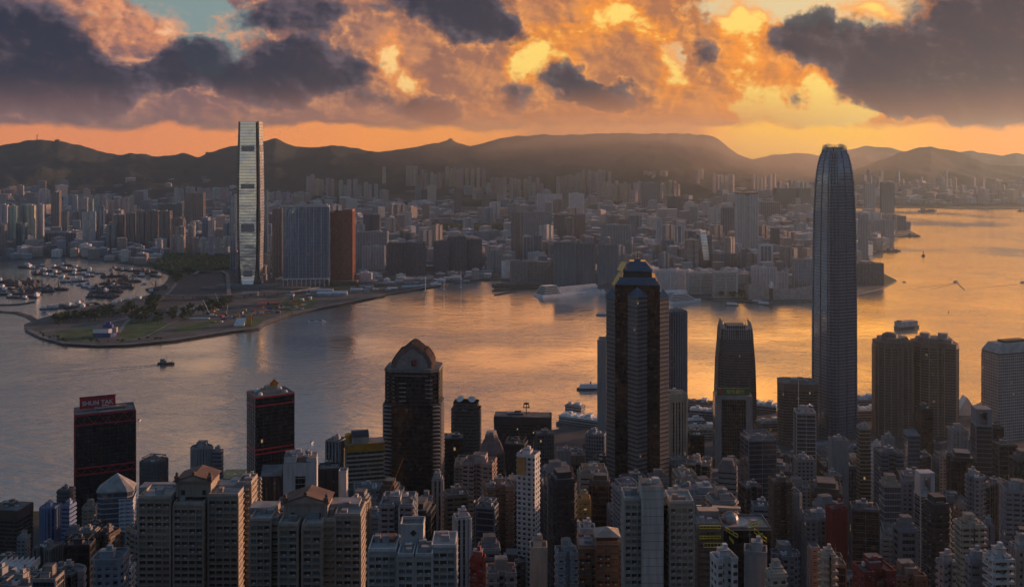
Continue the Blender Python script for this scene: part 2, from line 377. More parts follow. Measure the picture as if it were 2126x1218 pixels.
# ------------------------------------------------------------------ water
def build_water():
    m, g = newmat('harbour_water')
    geo = g.node('ShaderNodeNewGeometry').outputs['Position']
    X, Y, Z = g.sep(geo)
    p = g.vm('MULTIPLY', geo, (1, 1, 0))
    warp = g.vm('ADD', p, g.vm('SCALE', g.noise(p, .006, 3, .5, color=True), scale=60))
    a = g.noise(g.vm('MULTIPLY', warp, (.035, .075, 0)), 1.0, 5, .62)
    b = g.noise(g.vm('MULTIPLY', p, (.16, .30, 0)), 1.0, 4, .6)
    w = g.node('ShaderNodeTexWave', wave_type='BANDS', bands_direction='DIAGONAL', wave_profile='SIN')
    g.put(w.inputs[0], g.vm('MULTIPLY', warp, (.011, .020, 0))); w.inputs['Scale'].default_value = 1.0; w.inputs['Distortion'].default_value = 9.0; w.inputs['Detail'].default_value = 3; w.inputs['Detail Scale'].default_value = .7
    big = g.noise(p, .0022, 3, .5)                       # calm and ruffled patches
    ruff = g.ss(big, .36, .62, .40, 1.45)
    h = g.m('ADD', g.m('MULTIPLY', a, 4.2), g.m('ADD', g.m('MULTIPLY', b, .85), g.m('ADD', g.m('MULTIPLY', w.outputs['Fac'], .35), g.m('MULTIPLY', g.noise(g.vm('MULTIPLY', warp, (.012, .030, 0)), 1.0, 3, .6, 1.2), 4.0))))
    bp = g.node('ShaderNodeBump'); bp.inputs['Distance'].default_value = .36; g.put(bp.inputs['Strength'], g.m('MULTIPLY', ruff, .8)); g.put(bp.inputs['Height'], h)
    finish(g, Base_Color=(.60, .62, .61), Metallic=.82, Roughness=g.ss(big, .35, .65, .07, .18), IOR=1.8, Normal=bp.outputs[0])
    mb = MB(); mb.quad([(-22000, -300, 0), (22000, -300, 0), (22000, 24000, 0), (-22000, 24000, 0)])
    tag(mb.build('water', m), 'rippled harbour water catching the orange dawn light', None, None, 'structure')
build_water()

# ------------------------------------------------------------------ land
def densify(pts, step=60):
    out = []
    for a, b in zip(pts, pts[1:] + pts[:1]):
        L = sqrt((b[0] - a[0]) ** 2 + (b[1] - a[1]) ** 2); n = max(1, int(L / step))
        out += [(a[0] + (b[0] - a[0]) * k / n, a[1] + (b[1] - a[1]) * k / n) for k in range(n)]
    return out
def area(p): return .5 * sum(a[0] * b[1] - b[0] * a[1] for a, b in zip(p, p[1:] + p[:1]))
def land(name, pts, z0, z1, mtop, mside, label, kind='structure'):
    if area(pts) < 0: pts = pts[::-1]
    bm = bmesh.new(); vs = [bm.verts.new((x, y, z1)) for x, y in pts]; f = bm.faces.new(vs); f.normal_update()
    r = bmesh.ops.triangulate(bm, faces=[f])
    for a in bm.faces: a.material_index = 0
    lo = [bm.verts.new((x, y, z0)) for x, y in pts]
    if z0 < z1:
        for i in range(len(pts)):
            j = (i + 1) % len(pts); q = bm.faces.new([lo[i], lo[j], vs[j], vs[i]]); q.material_index = 1
    else:
        for v in lo: bm.verts.remove(v)
    me = bpy.data.meshes.new(name); bm.to_mesh(me); bm.free(); me.materials.append(mtop); me.materials.append(mside)
    return tag(link(name, me), label, None, None, kind)
def inside(x, y, poly):
    c = False; j = len(poly) - 1
    for i in range(len(poly)):
        xi, yi = poly[i]; xj, yj = poly[j]
        if (yi > y) != (yj > y) and x < (xj - xi) * (y - yi) / (yj - yi) + xi: c = not c
        j = i
    return c
# coast of the far peninsula in photo pixels (sea level)
COAST = [(-700, 552), (-300, 548), (0, 543), (60, 538), (150, 534), (240, 545), (320, 556), (352, 572), (345, 590), (322, 612), (255, 628), (165, 641), (112, 655), (72, 668), (50, 676), (52, 688), (75, 700), (130, 714), (200, 718), (262, 717), (360, 708), (480, 689),
         (538, 682), (548, 672), (600, 654), (680, 637), (800, 613), (930, 591), (1000, 583), (1040, 582), (1100, 590), (1230, 590), (1300, 606), (1400, 614), (1470, 622), (1540, 624), (1600, 628), (1640, 626), (1690, 624), (1760, 616), (1830, 600), (1862, 584),
         (1838, 572), (1812, 552), (1800, 528), (1820, 522), (1862, 524), (1830, 510), (1862, 493), (1908, 490), (1885, 478), (1872, 455), (1850, 447), (1790, 440), (1560, 437), (1480, 436)]
coast = [gp(*p) for p in COAST]
FARSHORE = [gp(1480, 431), gp(1800, 432), gp(2126, 433), gp(2500, 434)]
landpoly = coast + [FARSHORE[0], FARSHORE[1], FARSHORE[2], FARSHORE[3], (16000, 9000), (16000, 20000), (-16000, 20000), (-16000, 3600)]
def city_ground():
    m, g = newmat('city_ground')
    p = g.vm('MULTIPLY', g.node('ShaderNodeNewGeometry').outputs['Position'], (1, 1, 0))
    n = g.noise(p, .01, 5, .6); n2 = g.noise(p, .0035, 3, .5)
    c = g.mix(g.ss(n, .38, .6), (.05, .052, .056), (.15, .14, .135)); c = g.mix(g.ss(n2, .52, .6), c, (.035, .052, .025))
    finish(g, Base_Color=c, Roughness=.95)
    return m
land('far_shore_ground', landpoly, -3, 3.6, city_ground(), M['seawall'], 'flat reclaimed ground of the far shore behind the harbour')
# island side: one ground sheet that climbs to the viewpoint
def hz(x, y):      # near-shore ground height
    ys = [0, 60, 120, 200, 320, 480, 650, 820, 980, 1150, 1400, 3000]; zs = [396, 366, 342, 300, 232, 128, 72, 36, 14, 5, 4, 4]
    y = max(0, y)
    for a, b, c, d in zip(ys, ys[1:], zs, zs[1:]):
        if y <= b: return c + (d - c) * (y - a) / (b - a)
    return 4
NEAR = [(-1600, 900), (-900, 930), gp(-40, 1165), gp(60, 1150), gp(130, 1110), gp(230, 1075), gp(330, 1050), gp(420, 1040), gp(520, 1010), gp(640, 995), gp(760, 975), gp(920, 960), gp(1010, 925), gp(1100, 905), gp(1170, 893), gp(1185, 888), gp(1245, 872), gp(1330, 870), gp(1420, 862), gp(1500, 866), gp(1575, 868), gp(1640, 858), gp(1700, 846), gp(1790, 830), gp(1830, 828), gp(1900, 845), gp(2010, 850), gp(2060, 830), gp(2200, 800), (1500, 1750), (3600, 1500)]
nearpoly = NEAR + [(3600, 900), (-1600, 600)]
land('near_shore_ground', nearpoly + [], -3, 3.6, M['asphalt'], M['seawall'], 'flat waterfront ground below the towers on the near shore')
def hillside():
    bm = bmesh.new(); xs = list(range(-900, 1300, 40)); ys = list(range(-60, 1200, 30)); rows = []
    for y in ys:
        rows.append([bm.verts.new((x, y, min(398.3, hz(x, y) + (3 * mnoise.noise(Vector((x * .02, y * .02, 0))) if 60 < y < 1000 else 0)) - (6 if y > 900 else 0))) for x in xs])
    for a, b in zip(rows, rows[1:]):
        for i in range(len(xs) - 1): bm.faces.new([a[i], a[i + 1], b[i + 1], b[i]])
    me = bpy.data.meshes.new('hillside_ground'); bm.to_mesh(me); bm.free()
    m, g = newmat('hillside_ground'); p = g.node('ShaderNodeNewGeometry').outputs['Position']
    c = g.mix(g.ss(g.noise(p, .03, 5, .6), .45, .55), (.05, .052, .055), (.03, .045, .022)); finish(g, Base_Color=c, Roughness=.95)
    me.materials.append(m); tag(link('hillside_ground', me), 'steep hillside under the near towers', None, None, 'structure')
hillside()

# ------------------------------------------------------------------ mountains
def veg():
    m, g = newmat('wooded_hills'); p = g.node('ShaderNodeNewGeometry').outputs['Position']
    n = g.noise(p, .004, 8, .62); n2 = g.noise(p, .03, 5, .7)
    c = g.mix(g.ss(n, .4, .62), (.018, .028, .028), (.036, .046, .042)); c = g.mix(g.ss(n2, .55, .7, 0, .5), c, (.075, .07, .06))
    bp = g.node('ShaderNodeBump'); bp.inputs['Distance'].default_value = 40; bp.inputs['Strength'].default_value = .5; g.put(bp.inputs['Height'], g.m('ADD', n2, g.m('MULTIPLY', n, 1.5)))
    finish(g, Base_Color=c, Roughness=1.0, Normal=bp.outputs[0]); return m
VEG = veg()
def interp(tab, x):
    if x <= tab[0][0]: return tab[0][1]
    for (a, c), (b, d) in zip(tab, tab[1:]):
        if x <= b:
            t = (x - a) / (b - a); return c + (d - c) * t
    return tab[-1][1]
def ridge(name, label, prof, Yr, depth, back, zb, seed, step=6, rows=46, spur=.17, wig=750):
    bm = bmesh.new(); x0, x1 = prof[0][0], prof[-1][0]; n = int((x1 - x0) / step); grid = []
    for j in range(rows + 14):
        row = []
        for i in range(n + 1):
            px = x0 + i * step
            yr = Yr + 260 * mnoise.noise(Vector((px * .004, seed, 0)))
            if j <= rows: s = j / rows; Y = yr - depth * (1 - s)
            else: s = 1 - (j - rows) / 14; Y = yr + back * (1 - s)
            X = xat(px, Y)
            zr = zat(interp(prof, px), yr) + 14 * mnoise.fractal(Vector((px * .035, seed * 3.1, 0)), 1.0, 2.0, 4) * (1 if s > .9 else 1)
            e = s ** 1.25
            q = Vector((X / wig, Y / (wig * 1.6), seed))
            sp = abs(mnoise.noise(q)) * 2 - .55 + .5 * mnoise.fractal(q * 3.1, 1.0, 2.0, 5)
            z = zb + (zr - zb) * (e + spur * sp * sin(pi * min(1, s)) * 1.3) 
            row.append(bm.verts.new((X, Y, z if s > 0 else zb - 60)))
        grid.append(row)
    for a, b in zip(grid, grid[1:]):
        for i in range(n): bm.faces.new([a[i], a[i + 1], b[i + 1], b[i]])
    for f in bm.faces: f.smooth = True
    me = bpy.data.meshes.new(name); bm.to_mesh(me); bm.free(); me.materials.append(VEG)
    return tag(link(name, me), label, None, None, 'structure')
R1 = [(-500, 330), (-200, 315), (0, 304), (40, 295), (75, 290), (120, 292), (165, 300), (200, 312), (240, 320), (300, 320), (330, 326), (350, 323), (380, 317), (410, 325), (430, 318), (490, 302), (520, 295), (545, 293), (570, 287), (600, 300), (640, 306), (690, 302), (740, 309), (780, 317), (850, 306), (900, 299), (935, 290), (975, 305), (1010, 295), (1060, 284), (1100, 281), (1200, 279), (1300, 277), (1400, 278), (1475, 281), (1490, 288), (1510, 304), (1535, 321), (1562, 331), (1600, 360), (1640, 380)]
R2 = [(1440, 350), (1500, 342), (1562, 331), (1600, 322), (1650, 318), (1700, 323), (1740, 330), (1800, 350), (1900, 370)]
R3 = [(1600, 345), (1700, 327), (1765, 310), (1800, 302), (1850, 308), (1900, 320), (1960, 322), (1990, 316), (2020, 314), (2060, 321), (2080, 324), (2110, 318), (2160, 326), (2500, 335)]
R4 = [(1680, 400), (1740, 372), (1780, 350), (1850, 324), (1900, 310), (1930, 306), (1970, 312), (2000, 320), (2050, 340), (2126, 346), (2180, 340), (2400, 350)]
ridge('hills', 'long dark mountain ridge with masts behind the city', R1, 9300, 2700, 1500, 20, 1.7)
ridge('hills', 'low hazy hill in the notch right of the highest ridge', R2, 11200, 1500, 900, 20, 8.2)
ridge('hills', 'palest far ridge under the yellow sky', R3, 15000, 2500, 1500, 20, 4.9)
ridge('hills', 'rounded hill rising over the shore on the east side', R4, 9800, 1900, 1500, 20, 6.3)
tag(None or MB().build('placeholder', M['dark']), 'x') if False else None
def sun_blocker_hill():      # unseen hill added beyond the frame to keep the low sun off the near towers
    bm = bmesh.new(); g_ = []
    for j in range(32):
        r = []
        for i in range(40):
            x = 1350 + i * 70; y = -700 + j * 90
            e = math.exp(-(((x - 2500) / 900) ** 2 + ((y - 650) / 1000) ** 2) * 1.1)
            r.append(bm.verts.new((x, y, -8 + 560 * e * (1 + .12 * mnoise.fractal(Vector((x * .002, y * .002, 3)), 1, 2, 4)))))
        g_.append(r)
    for a, b in zip(g_, g_[1:]):
        for i in range(39): bm.faces.new([a[i], a[i + 1], b[i + 1], b[i]])
    me = bpy.data.meshes.new('sun_blocker_hill'); bm.to_mesh(me); bm.free(); me.materials.append(VEG)
    tag(link('shading_hill', me), 'unseen hill added to shade the near towers from the low sun', None, None, 'structure')
sun_blocker_hill()
# ------------------------------------------------------------------ haze
def haze():
    mb = MB(); mb.box(0, 8200, -5, 30000, 17600, 700); m = bpy.data.materials.new('haze'); m.use_nodes = True
    g = NT(m.node_tree); v = g.node('ShaderNodeVolumePrincipled'); o = g.node('ShaderNodeOutputMaterial'); g.l.new(v.outputs[0], o.inputs['Volume'])
    v.inputs['Color'].default_value = (.54, .72, .86, 1); v.inputs['Density'].default_value = 3.9e-5; v.inputs['Anisotropy'].default_value = .76
    ob = mb.build('haze', m); tag(ob, 'thin morning haze over the whole harbour', None, None, 'stuff')
haze()

def mist(name, px, Yc, zc, rx, ry, rz, dens, lab):
    mb = MB(); n = 24; prof = [(cos(t) , sin(t)) for t in [(-pi / 2 + pi * k / 14) for k in range(15)]]
    for (r0, z0), (r1, z1) in zip(prof, prof[1:]):
        for k in range(n):
            t0, t1 = 2 * pi * k / n, 2 * pi * (k + 1) / n
            mb.quad([(rx * r0 * cos(t0), ry * r0 * sin(t0), rz * z0), (rx * r0 * cos(t1), ry * r0 * sin(t1), rz * z0), (rx * r1 * cos(t1), ry * r1 * sin(t1), rz * z1), (rx * r1 * cos(t0), ry * r1 * sin(t0), rz * z1)])
    m = bpy.data.materials.new(name); m.use_nodes = True; g = NT(m.node_tree); v = g.node('ShaderNodeVolumePrincipled'); o = g.node('ShaderNodeOutputMaterial'); g.l.new(v.outputs[0], o.inputs['Volume'])
    v.inputs['Color'].default_value = (.96, .80, .66, 1); v.inputs['Density'].default_value = dens; v.inputs['Anisotropy'].default_value = .45
    ob = mb.build(name, m, None, (xat(px, Yc), Yc, zc)); tag(ob, lab, None, None, 'stuff')
for q in (1.0, .8, .6, .4): mist('mist', 1290, 7750, 320, 1900 * q, 1350 * q, 300 * q, 9e-5, 'glowing morning mist lying against the highest ridge')
for q in (1.0, .65): mist('mist', 1640, 9000, 260, 1500 * q, 1000 * q, 230 * q, 8e-5, 'orange mist in the notch right of the highest ridge')

# ------------------------------------------------------------------ buildings
PLANS = {
    'rect': [(-.5, -.5), (.5, -.5), (.5, .5), (-.5, .5)],
    'cham': [(-.36, -.5), (.36, -.5), (.5, -.36), (.5, .36), (.36, .5), (-.36, .5), (-.5, .36), (-.5, -.36)],
    'oct': [(-.22, -.5), (.22, -.5), (.5, -.22), (.5, .22), (.22, .5), (-.22, .5), (-.5, .22), (-.5, -.22)],
    'H': [(-.5, -.5), (-.12, -.5), (-.12, -.3), (.12, -.3), (.12, -.5), (.5, -.5), (.5, -.1), (.42, -.1), (.42, .1), (.5, .1), (.5, .5), (.12, .5), (.12, .3), (-.12, .3), (-.12, .5), (-.5, .5), (-.5, .1), (-.42, .1), (-.42, -.1), (-.5, -.1)],
    'plus': [(-.2, -.5), (.2, -.5), (.2, -.28), (.38, -.28), (.38, -.2), (.5, -.2), (.5, .2), (.38, .2), (.38, .28), (.2, .28), (.2, .5), (-.2, .5), (-.2, .28), (-.38, .28), (-.38, .2), (-.5, .2), (-.5, -.2), (-.38, -.2), (-.38, -.28), (-.2, -.28)],
    'U': [(-.5, -.5), (-.2, -.5), (-.2, -.25), (.2, -.25), (.2, -.5), (.5, -.5), (.5, .5), (-.5, .5)],
    'round': [(.5 * cos(2 * pi * k / 24), .5 * sin(2 * pi * k / 24)) for k in range(24)],
    'bow': [(-.5, -.3), (-.3, -.42), (-.1, -.49), (.1, -.49), (.3, -.42), (.5, -.3), (.5, .5), (-.5, .5)],
}
def fit(x0, x1, Yn, rot, ratio, poly):
    """size and place a footprint so that its outline spans x0..x1 of the photo and its nearest point is Yn away"""
    c, s = cos(rot), sin(rot); w = (x1 - x0) * Yn / F / (abs(c) + ratio * abs(s)); cx = xat((x0 + x1) / 2, Yn); cy = Yn
    for _ in range(12):
        pts = [(cx + w * a * c - w * ratio * b * s, cy + w * a * s + w * ratio * b * c) for a, b in poly]
        ymin = min(p[1] for p in pts); cy += Yn - ymin
        px = [CX + F * p[0] / (p[1] + Yn - ymin) for p in pts]
        lo, hi = min(px), max(px); w *= (x1 - x0) / max(1e-3, hi - lo); cx += ((x0 + x1) / 2 - (lo + hi) / 2) * Yn / F
    return cx, cy, w, w * ratio
def off(poly, d):          # outward offset of a CCW polygon (mitre)
    n = len(poly); out = []
    for i in range(n):
        p, a, b = poly[i - 1], poly[i], poly[(i + 1) % n]
        e1 = Vector((a[0] - p[0], a[1] - p[1])); e2 = Vector((b[0] - a[0], b[1] - a[1]))
        if e1.length < 1e-6 or e2.length < 1e-6: out.append(a); continue
        e1.normalize(); e2.normalize(); n1 = Vector((e1.y, -e1.x)); n2 = Vector((e2.y, -e2.x)); mm = n1 + n2
        k = d / max(.35, mm.dot(n1)); out.append((a[0] + mm.x * k, a[1] + mm.y * k))
    return out
# style: body material, floor height, (band thickness, proud), (pier spacing, width, proud)
STY = {
    'res': ('flats', 3.0, (.5, .35), None), 'res_p': ('flats', 3.0, (.45, .3), (6.4, .8, .5)), 'res_w': ('flats_wide', 3.0, (.9, .5), None),
    'balc': ('flats_wide', 3.0, (1.1, 1.0), None), 'strip': ('office_strip', 3.7, (1.5, .45), None), 'strip_p': ('office_strip', 3.7, (1.3, .5), (9, 1.2, .8)),
    'grid': ('office_grid', 3.8, (1.0, .35), (2.6, .7, .45)), 'glass': ('curtain_dark', 3.9, None, (12, .35, .3)), 'glassb': ('curtain_blue', 3.9, (.35, .15), None),
    'black': ('curtain_black', 3.9, (.3, .12), (8, .3, .3)), 'bronze': ('curtain_bronze', 3.9, (.5, .2), None), 'ribs': ('ribs', 3.7, None, (3.0, .9, .9)),
    'ribs_w': ('ribs', 3.7, None, (6.0, 1.6, 1.0)), 'blank': ('blank', 3.3, (.15, .06), None), 'punch': ('flats', 3.0, None, None), 'far': ('flats', 3.0, None, (9.0, 2.4, 1.6)), 'far_o': ('office_strip', 3.7, (1.6, .6), None), 'far_b': ('curtain_blue', 3.9, None, (11.0, 1.3, 1.0)),
}
def ground_at(x, y): return hz(x, y) if y < 1200 else 3.6
def wall_mesh(mb, poly, z0, z1, sty, bands=True, cap=1, skip_top=0.0):
    body, fl, bd, pr = STY[sty]
    mb.prism(poly, z0, z1, 0, cap)
    if bd and bands:
        t, d = bd; o = off(poly, d); z = z1 - skip_top - t
        lim = max(z0, z1 - 230)
        while z > lim:
            mb.prism(o, z, z + t, 2, 2, True); z -= fl
    if pr and bands:
        sp, wd, d = pr; n = len(poly)
        for i in range(n):
            a, b = poly[i], poly[(i + 1) % n]; L = sqrt((b[0] - a[0]) ** 2 + (b[1] - a[1]) ** 2)
            if L < 1.5: continue
            k = max(1, round(L / sp)); ang = atan2(b[1] - a[1], b[0] - a[0]); nx, ny = (b[1] - a[1]) / L, -(b[0] - a[0]) / L
            for q in range(k + 1):
                t = q / k; t = min(max(t, wd / 2 / L), 1 - wd / 2 / L)
                x, y = a[0] + (b[0] - a[0]) * t + nx * d / 2, a[1] + (b[1] - a[1]) * t + ny * d / 2
                mb.box(x, y, z0, wd, d - .004 * (q % 2), z1 - z0 - .013 * (i + 1), ang, 2, bottom=False)
def parapet(mb, poly, z, h=1.2, t=.35, mi=0):
    o = off(poly, .12); inn = off(poly, -t); n = len(poly)
    for i in range(n):
        j = (i + 1) % n
        mb.quad([(o[i][0], o[i][1], z - .4), (o[j][0], o[j][1], z - .4), (o[j][0], o[j][1], z + h), (o[i][0], o[i][1], z + h)], None, mi)
        mb.quad([(o[i][0], o[i][1], z + h), (o[j][0], o[j][1], z + h), (inn[j][0], inn[j][1], z + h), (inn[i][0], inn[i][1], z + h)], None, mi)
        mb.quad([(inn[j][0], inn[j][1], z), (inn[i][0], inn[i][1], z), (inn[i][0], inn[i][1], z + h), (inn[j][0], inn[j][1], z + h)], None, mi)
def clutter(root, w, d, H, rng, col, n=5, scale=1.0):
    pale = tuple(min(.6, c * 1.15 + .05) for c in col)
    W, D = w * .7, d * .7
    spots = []
    def spot(sx, sy):
        for _ in range(20):
            x, y = rng.uniform(-W / 2 + sx / 2, W / 2 - sx / 2) if W > sx else 0, rng.uniform(-D / 2 + sy / 2, D / 2 - sy / 2) if D > sy else 0
            if all(abs(x - a) > (sx + c) / 2 + .3 or abs(y - b) > (sy + e) / 2 + .3 for a, b, c, e in spots):
                spots.append((x, y, sx, sy)); return x, y
        return None
    p = (min(W, max(4, w * rng.uniform(.3, .5))), min(D, max(4, d * rng.uniform(.28, .45))))
    q = spot(*p)
    if q:
        mb = MB(); h = rng.uniform(2.4, 4) * scale; mb.box(q[0], q[1], H, p[0], p[1], h, 0, 0, 1); mb.box(q[0], q[1], H + h, p[0] + .5, p[1] + .5, .35, 0, 1)
        mb.box(q[0] + p[0] * .15, q[1], H + h + .35, p[0] * .4, p[1] * .5, 1.8, 0, 0)
        mb.build('plant_room', [M['painted_wall'], M['roof_pale']], root, None, pale)
    for k in range(n):
        ty = rng.choice(['tank', 'unit', 'unit', 'mast', 'pipe'])
        if ty == 'tank':
            s = rng.uniform(2, 3.5); q = spot(s, s)
            if q: mb = MB(); mb.lathe([(s / 2, H), (s / 2, H + 2.4), (s / 2 * .9, H + 2.7), (0, H + 2.8)], 10, q[0], q[1]); mb.build('water_tank', M['metal'], root)
        elif ty == 'unit':
            s = rng.uniform(2, 4); q = spot(s, s * .7)
            if q:
                mb = MB(); mb.box(q[0], q[1], H + .3, s, s * .7, 1.7, 0, 0)
                mb.lathe([(s * .25, H + 2.0), (s * .25, H + 2.3), (0, H + 2.3)], 8, q[0], q[1], 1); mb.build('cooling_unit', [M['white'], M['dark']], root)
        elif ty == 'mast':
            q = spot(.6, .6)
            if q: mb = MB(); hh = rng.uniform(5, 10); mb.tube((q[0], q[1], H), (q[0], q[1], H + hh), .14, 5, 0, .05); mb.tube((q[0] - .8, q[1], H + hh * .7), (q[0] + .8, q[1], H + hh * .7), .06, 4); mb.build('antenna', M['metal'], root)
        else:
            q = spot(4, .6)
            if q: mb = MB(); mb.tube((q[0] - 2, q[1], H + .7), (q[0] + 2, q[1], H + .7), .25, 6); mb.tube((q[0] - 2, q[1], H), (q[0] - 2, q[1], H + .7), .25, 6); mb.tube((q[0] + 2, q[1], H), (q[0] + 2, q[1], H + .7), .25, 6); mb.build('roof_pipe', M['metal'], root)
REFS = []       # (px, py_top, phrase)
OCC = []        # occupied footprints: x, y, radius
def T(name, x0, x1, yt, Y, rot, ratio, plan, sty, col, label, ref=None, cat='building', n=4, crown='flat', group=None, setback=None, podium=None, roof='roof', zb=None, far=False, dark=None):
    rot = radians(rot); poly = PLANS[plan]
    cx, cy, w, d = fit(x0, x1, Y, rot, ratio, poly)
    base = (ground_at(cx, cy) if zb is None else zb) - 2; zt = zat(yt, Y); H = zt - base
    rng = random.Random(int(x0 * 7 + yt * 3 + Y))
    root = empty(name, (cx, cy, base), label, cat, group, rot)
    OCC.append((cx, cy, max(w, d) * .62))
    if ref: REFS.append(((x0 + x1) / 2, yt, Y, ref))
    P = [(a * w, b * d) for a, b in poly]
    body = M[STY[sty][0]]; wl = M['painted_wall']
    mb = MB()
    if setback:          # list of (height below the top where the wider part starts, extra size ratio)
        z1 = H
        for dz, k in setback:
            wall_mesh(mb, P, H - dz if z1 == H else z0_, z1, sty) if False else None
        zz = H; cur = P
        for dz, k in setback:
            wall_mesh(mb, cur, H - dz, zz, sty); zz = H - dz; cur = [(a * k, b * k) for a, b in P]
        wall_mesh(mb, cur, 0, zz, sty, not far)
    else: wall_mesh(mb, P, 0, H, sty)
    mb.build('wall', [body, M[roof], wl], root, None, col)
    light = tuple(min(.5, c * .95 + .01) for c in col)
    rb = MB()
    if crown != 'none':
        parapet(rb, P, H, 1.1 if not far else 1.5); rb.prism(off(P, -.4), H + .01, H + .05, 1, 1)
    if crown == 'frame':       # open pergola frame over the roof
        for sx in (-1, 1):
            for sy in (-1, 1): rb.box(sx * w * .42, sy * d * .42, H, .5, .5, 3.6)
        for s in (-1, 1): rb.box(0, s * d * .42, H + 3.6, w * .84 + .5, .5, .5); rb.box(s * w * .42, 0, H + 3.603, .5, d * .84, .5)
        for k in range(5): rb.box(0, -d * .34 + k * d * .17, H + 3.65, w * .82, .2, .3)
    elif crown == 'pyramid': 
        o = off(P, .8); b = len(rb.v); ap = (0, 0, H + min(w, d) * .38)
        for i in range(len(o)): rb.quad([(o[i][0], o[i][1], H + 1.2), (o[(i + 1) % len(o)][0], o[(i + 1) % len(o)][1], H + 1.2), ap], None, 1)
    elif crown == 'band':      # deep blank attic storey
        rb.prism(off(P, .5), H - 7, H + .8, 0, 1, True)
    elif crown == 'steps':
        for k in range(1, 3): rb.box(0, 0, H + (k - 1) * 3.2, w * (1 - .2 * k), d * (1 - .2 * k), 3.2, 0, 0, 1)
    elif crown == 'slope': 
        rb.quad([(-w / 2, -d / 2, H), (w / 2, -d / 2, H), (w / 2, d / 2, H + d * .35), (-w / 2, d / 2, H + d * .35)], None, 1); rb.quad([(w / 2, d / 2, H), (-w / 2, d / 2, H), (-w / 2, d / 2, H + d * .35), (w / 2, d / 2, H + d * .35)], None, 0)
        rb.quad([(w / 2, -d / 2, H), (w / 2, d / 2, H), (w / 2, d / 2, H + d * .35)], None, 0); rb.quad([(-w / 2, d / 2, H), (-w / 2, -d / 2, H), (-w / 2, d / 2, H + d * .35)], None, 0)
    elif crown == 'core':      # taller stair and lift core
        rb.box(0, d * .1, H, w * .44, d * .5, 5, 0, 0, 1)
    elif crown == 'slot':      # white portal crown with a slot
        for s in (-1, 1): rb.box(s * w * .36, 0, H, w * .26, d * .9, 12)
        rb.box(0, 0, H + 12, w * .98, d * .9, 2.2); rb.box(0, d * .3, H, w * .45, d * .2, 8)
    if len(rb.f): rb.build('roof', [wl, M[roof]], root, None, light)
    if n and crown not in ('pyramid', 'slope'): clutter(root, w * (.9 if plan != 'round' else .7), d * (.9 if plan != 'round' else .7), H, rng, col, n)
    if podium:
        pb = MB(); pb.box(0, 0, 0, w * podium[0], d * podium[0], podium[1], 0, 0, 1); pb.build('podium', [M['office_strip'], M['roof']], root, None, col)
    return root, w, d, H, P

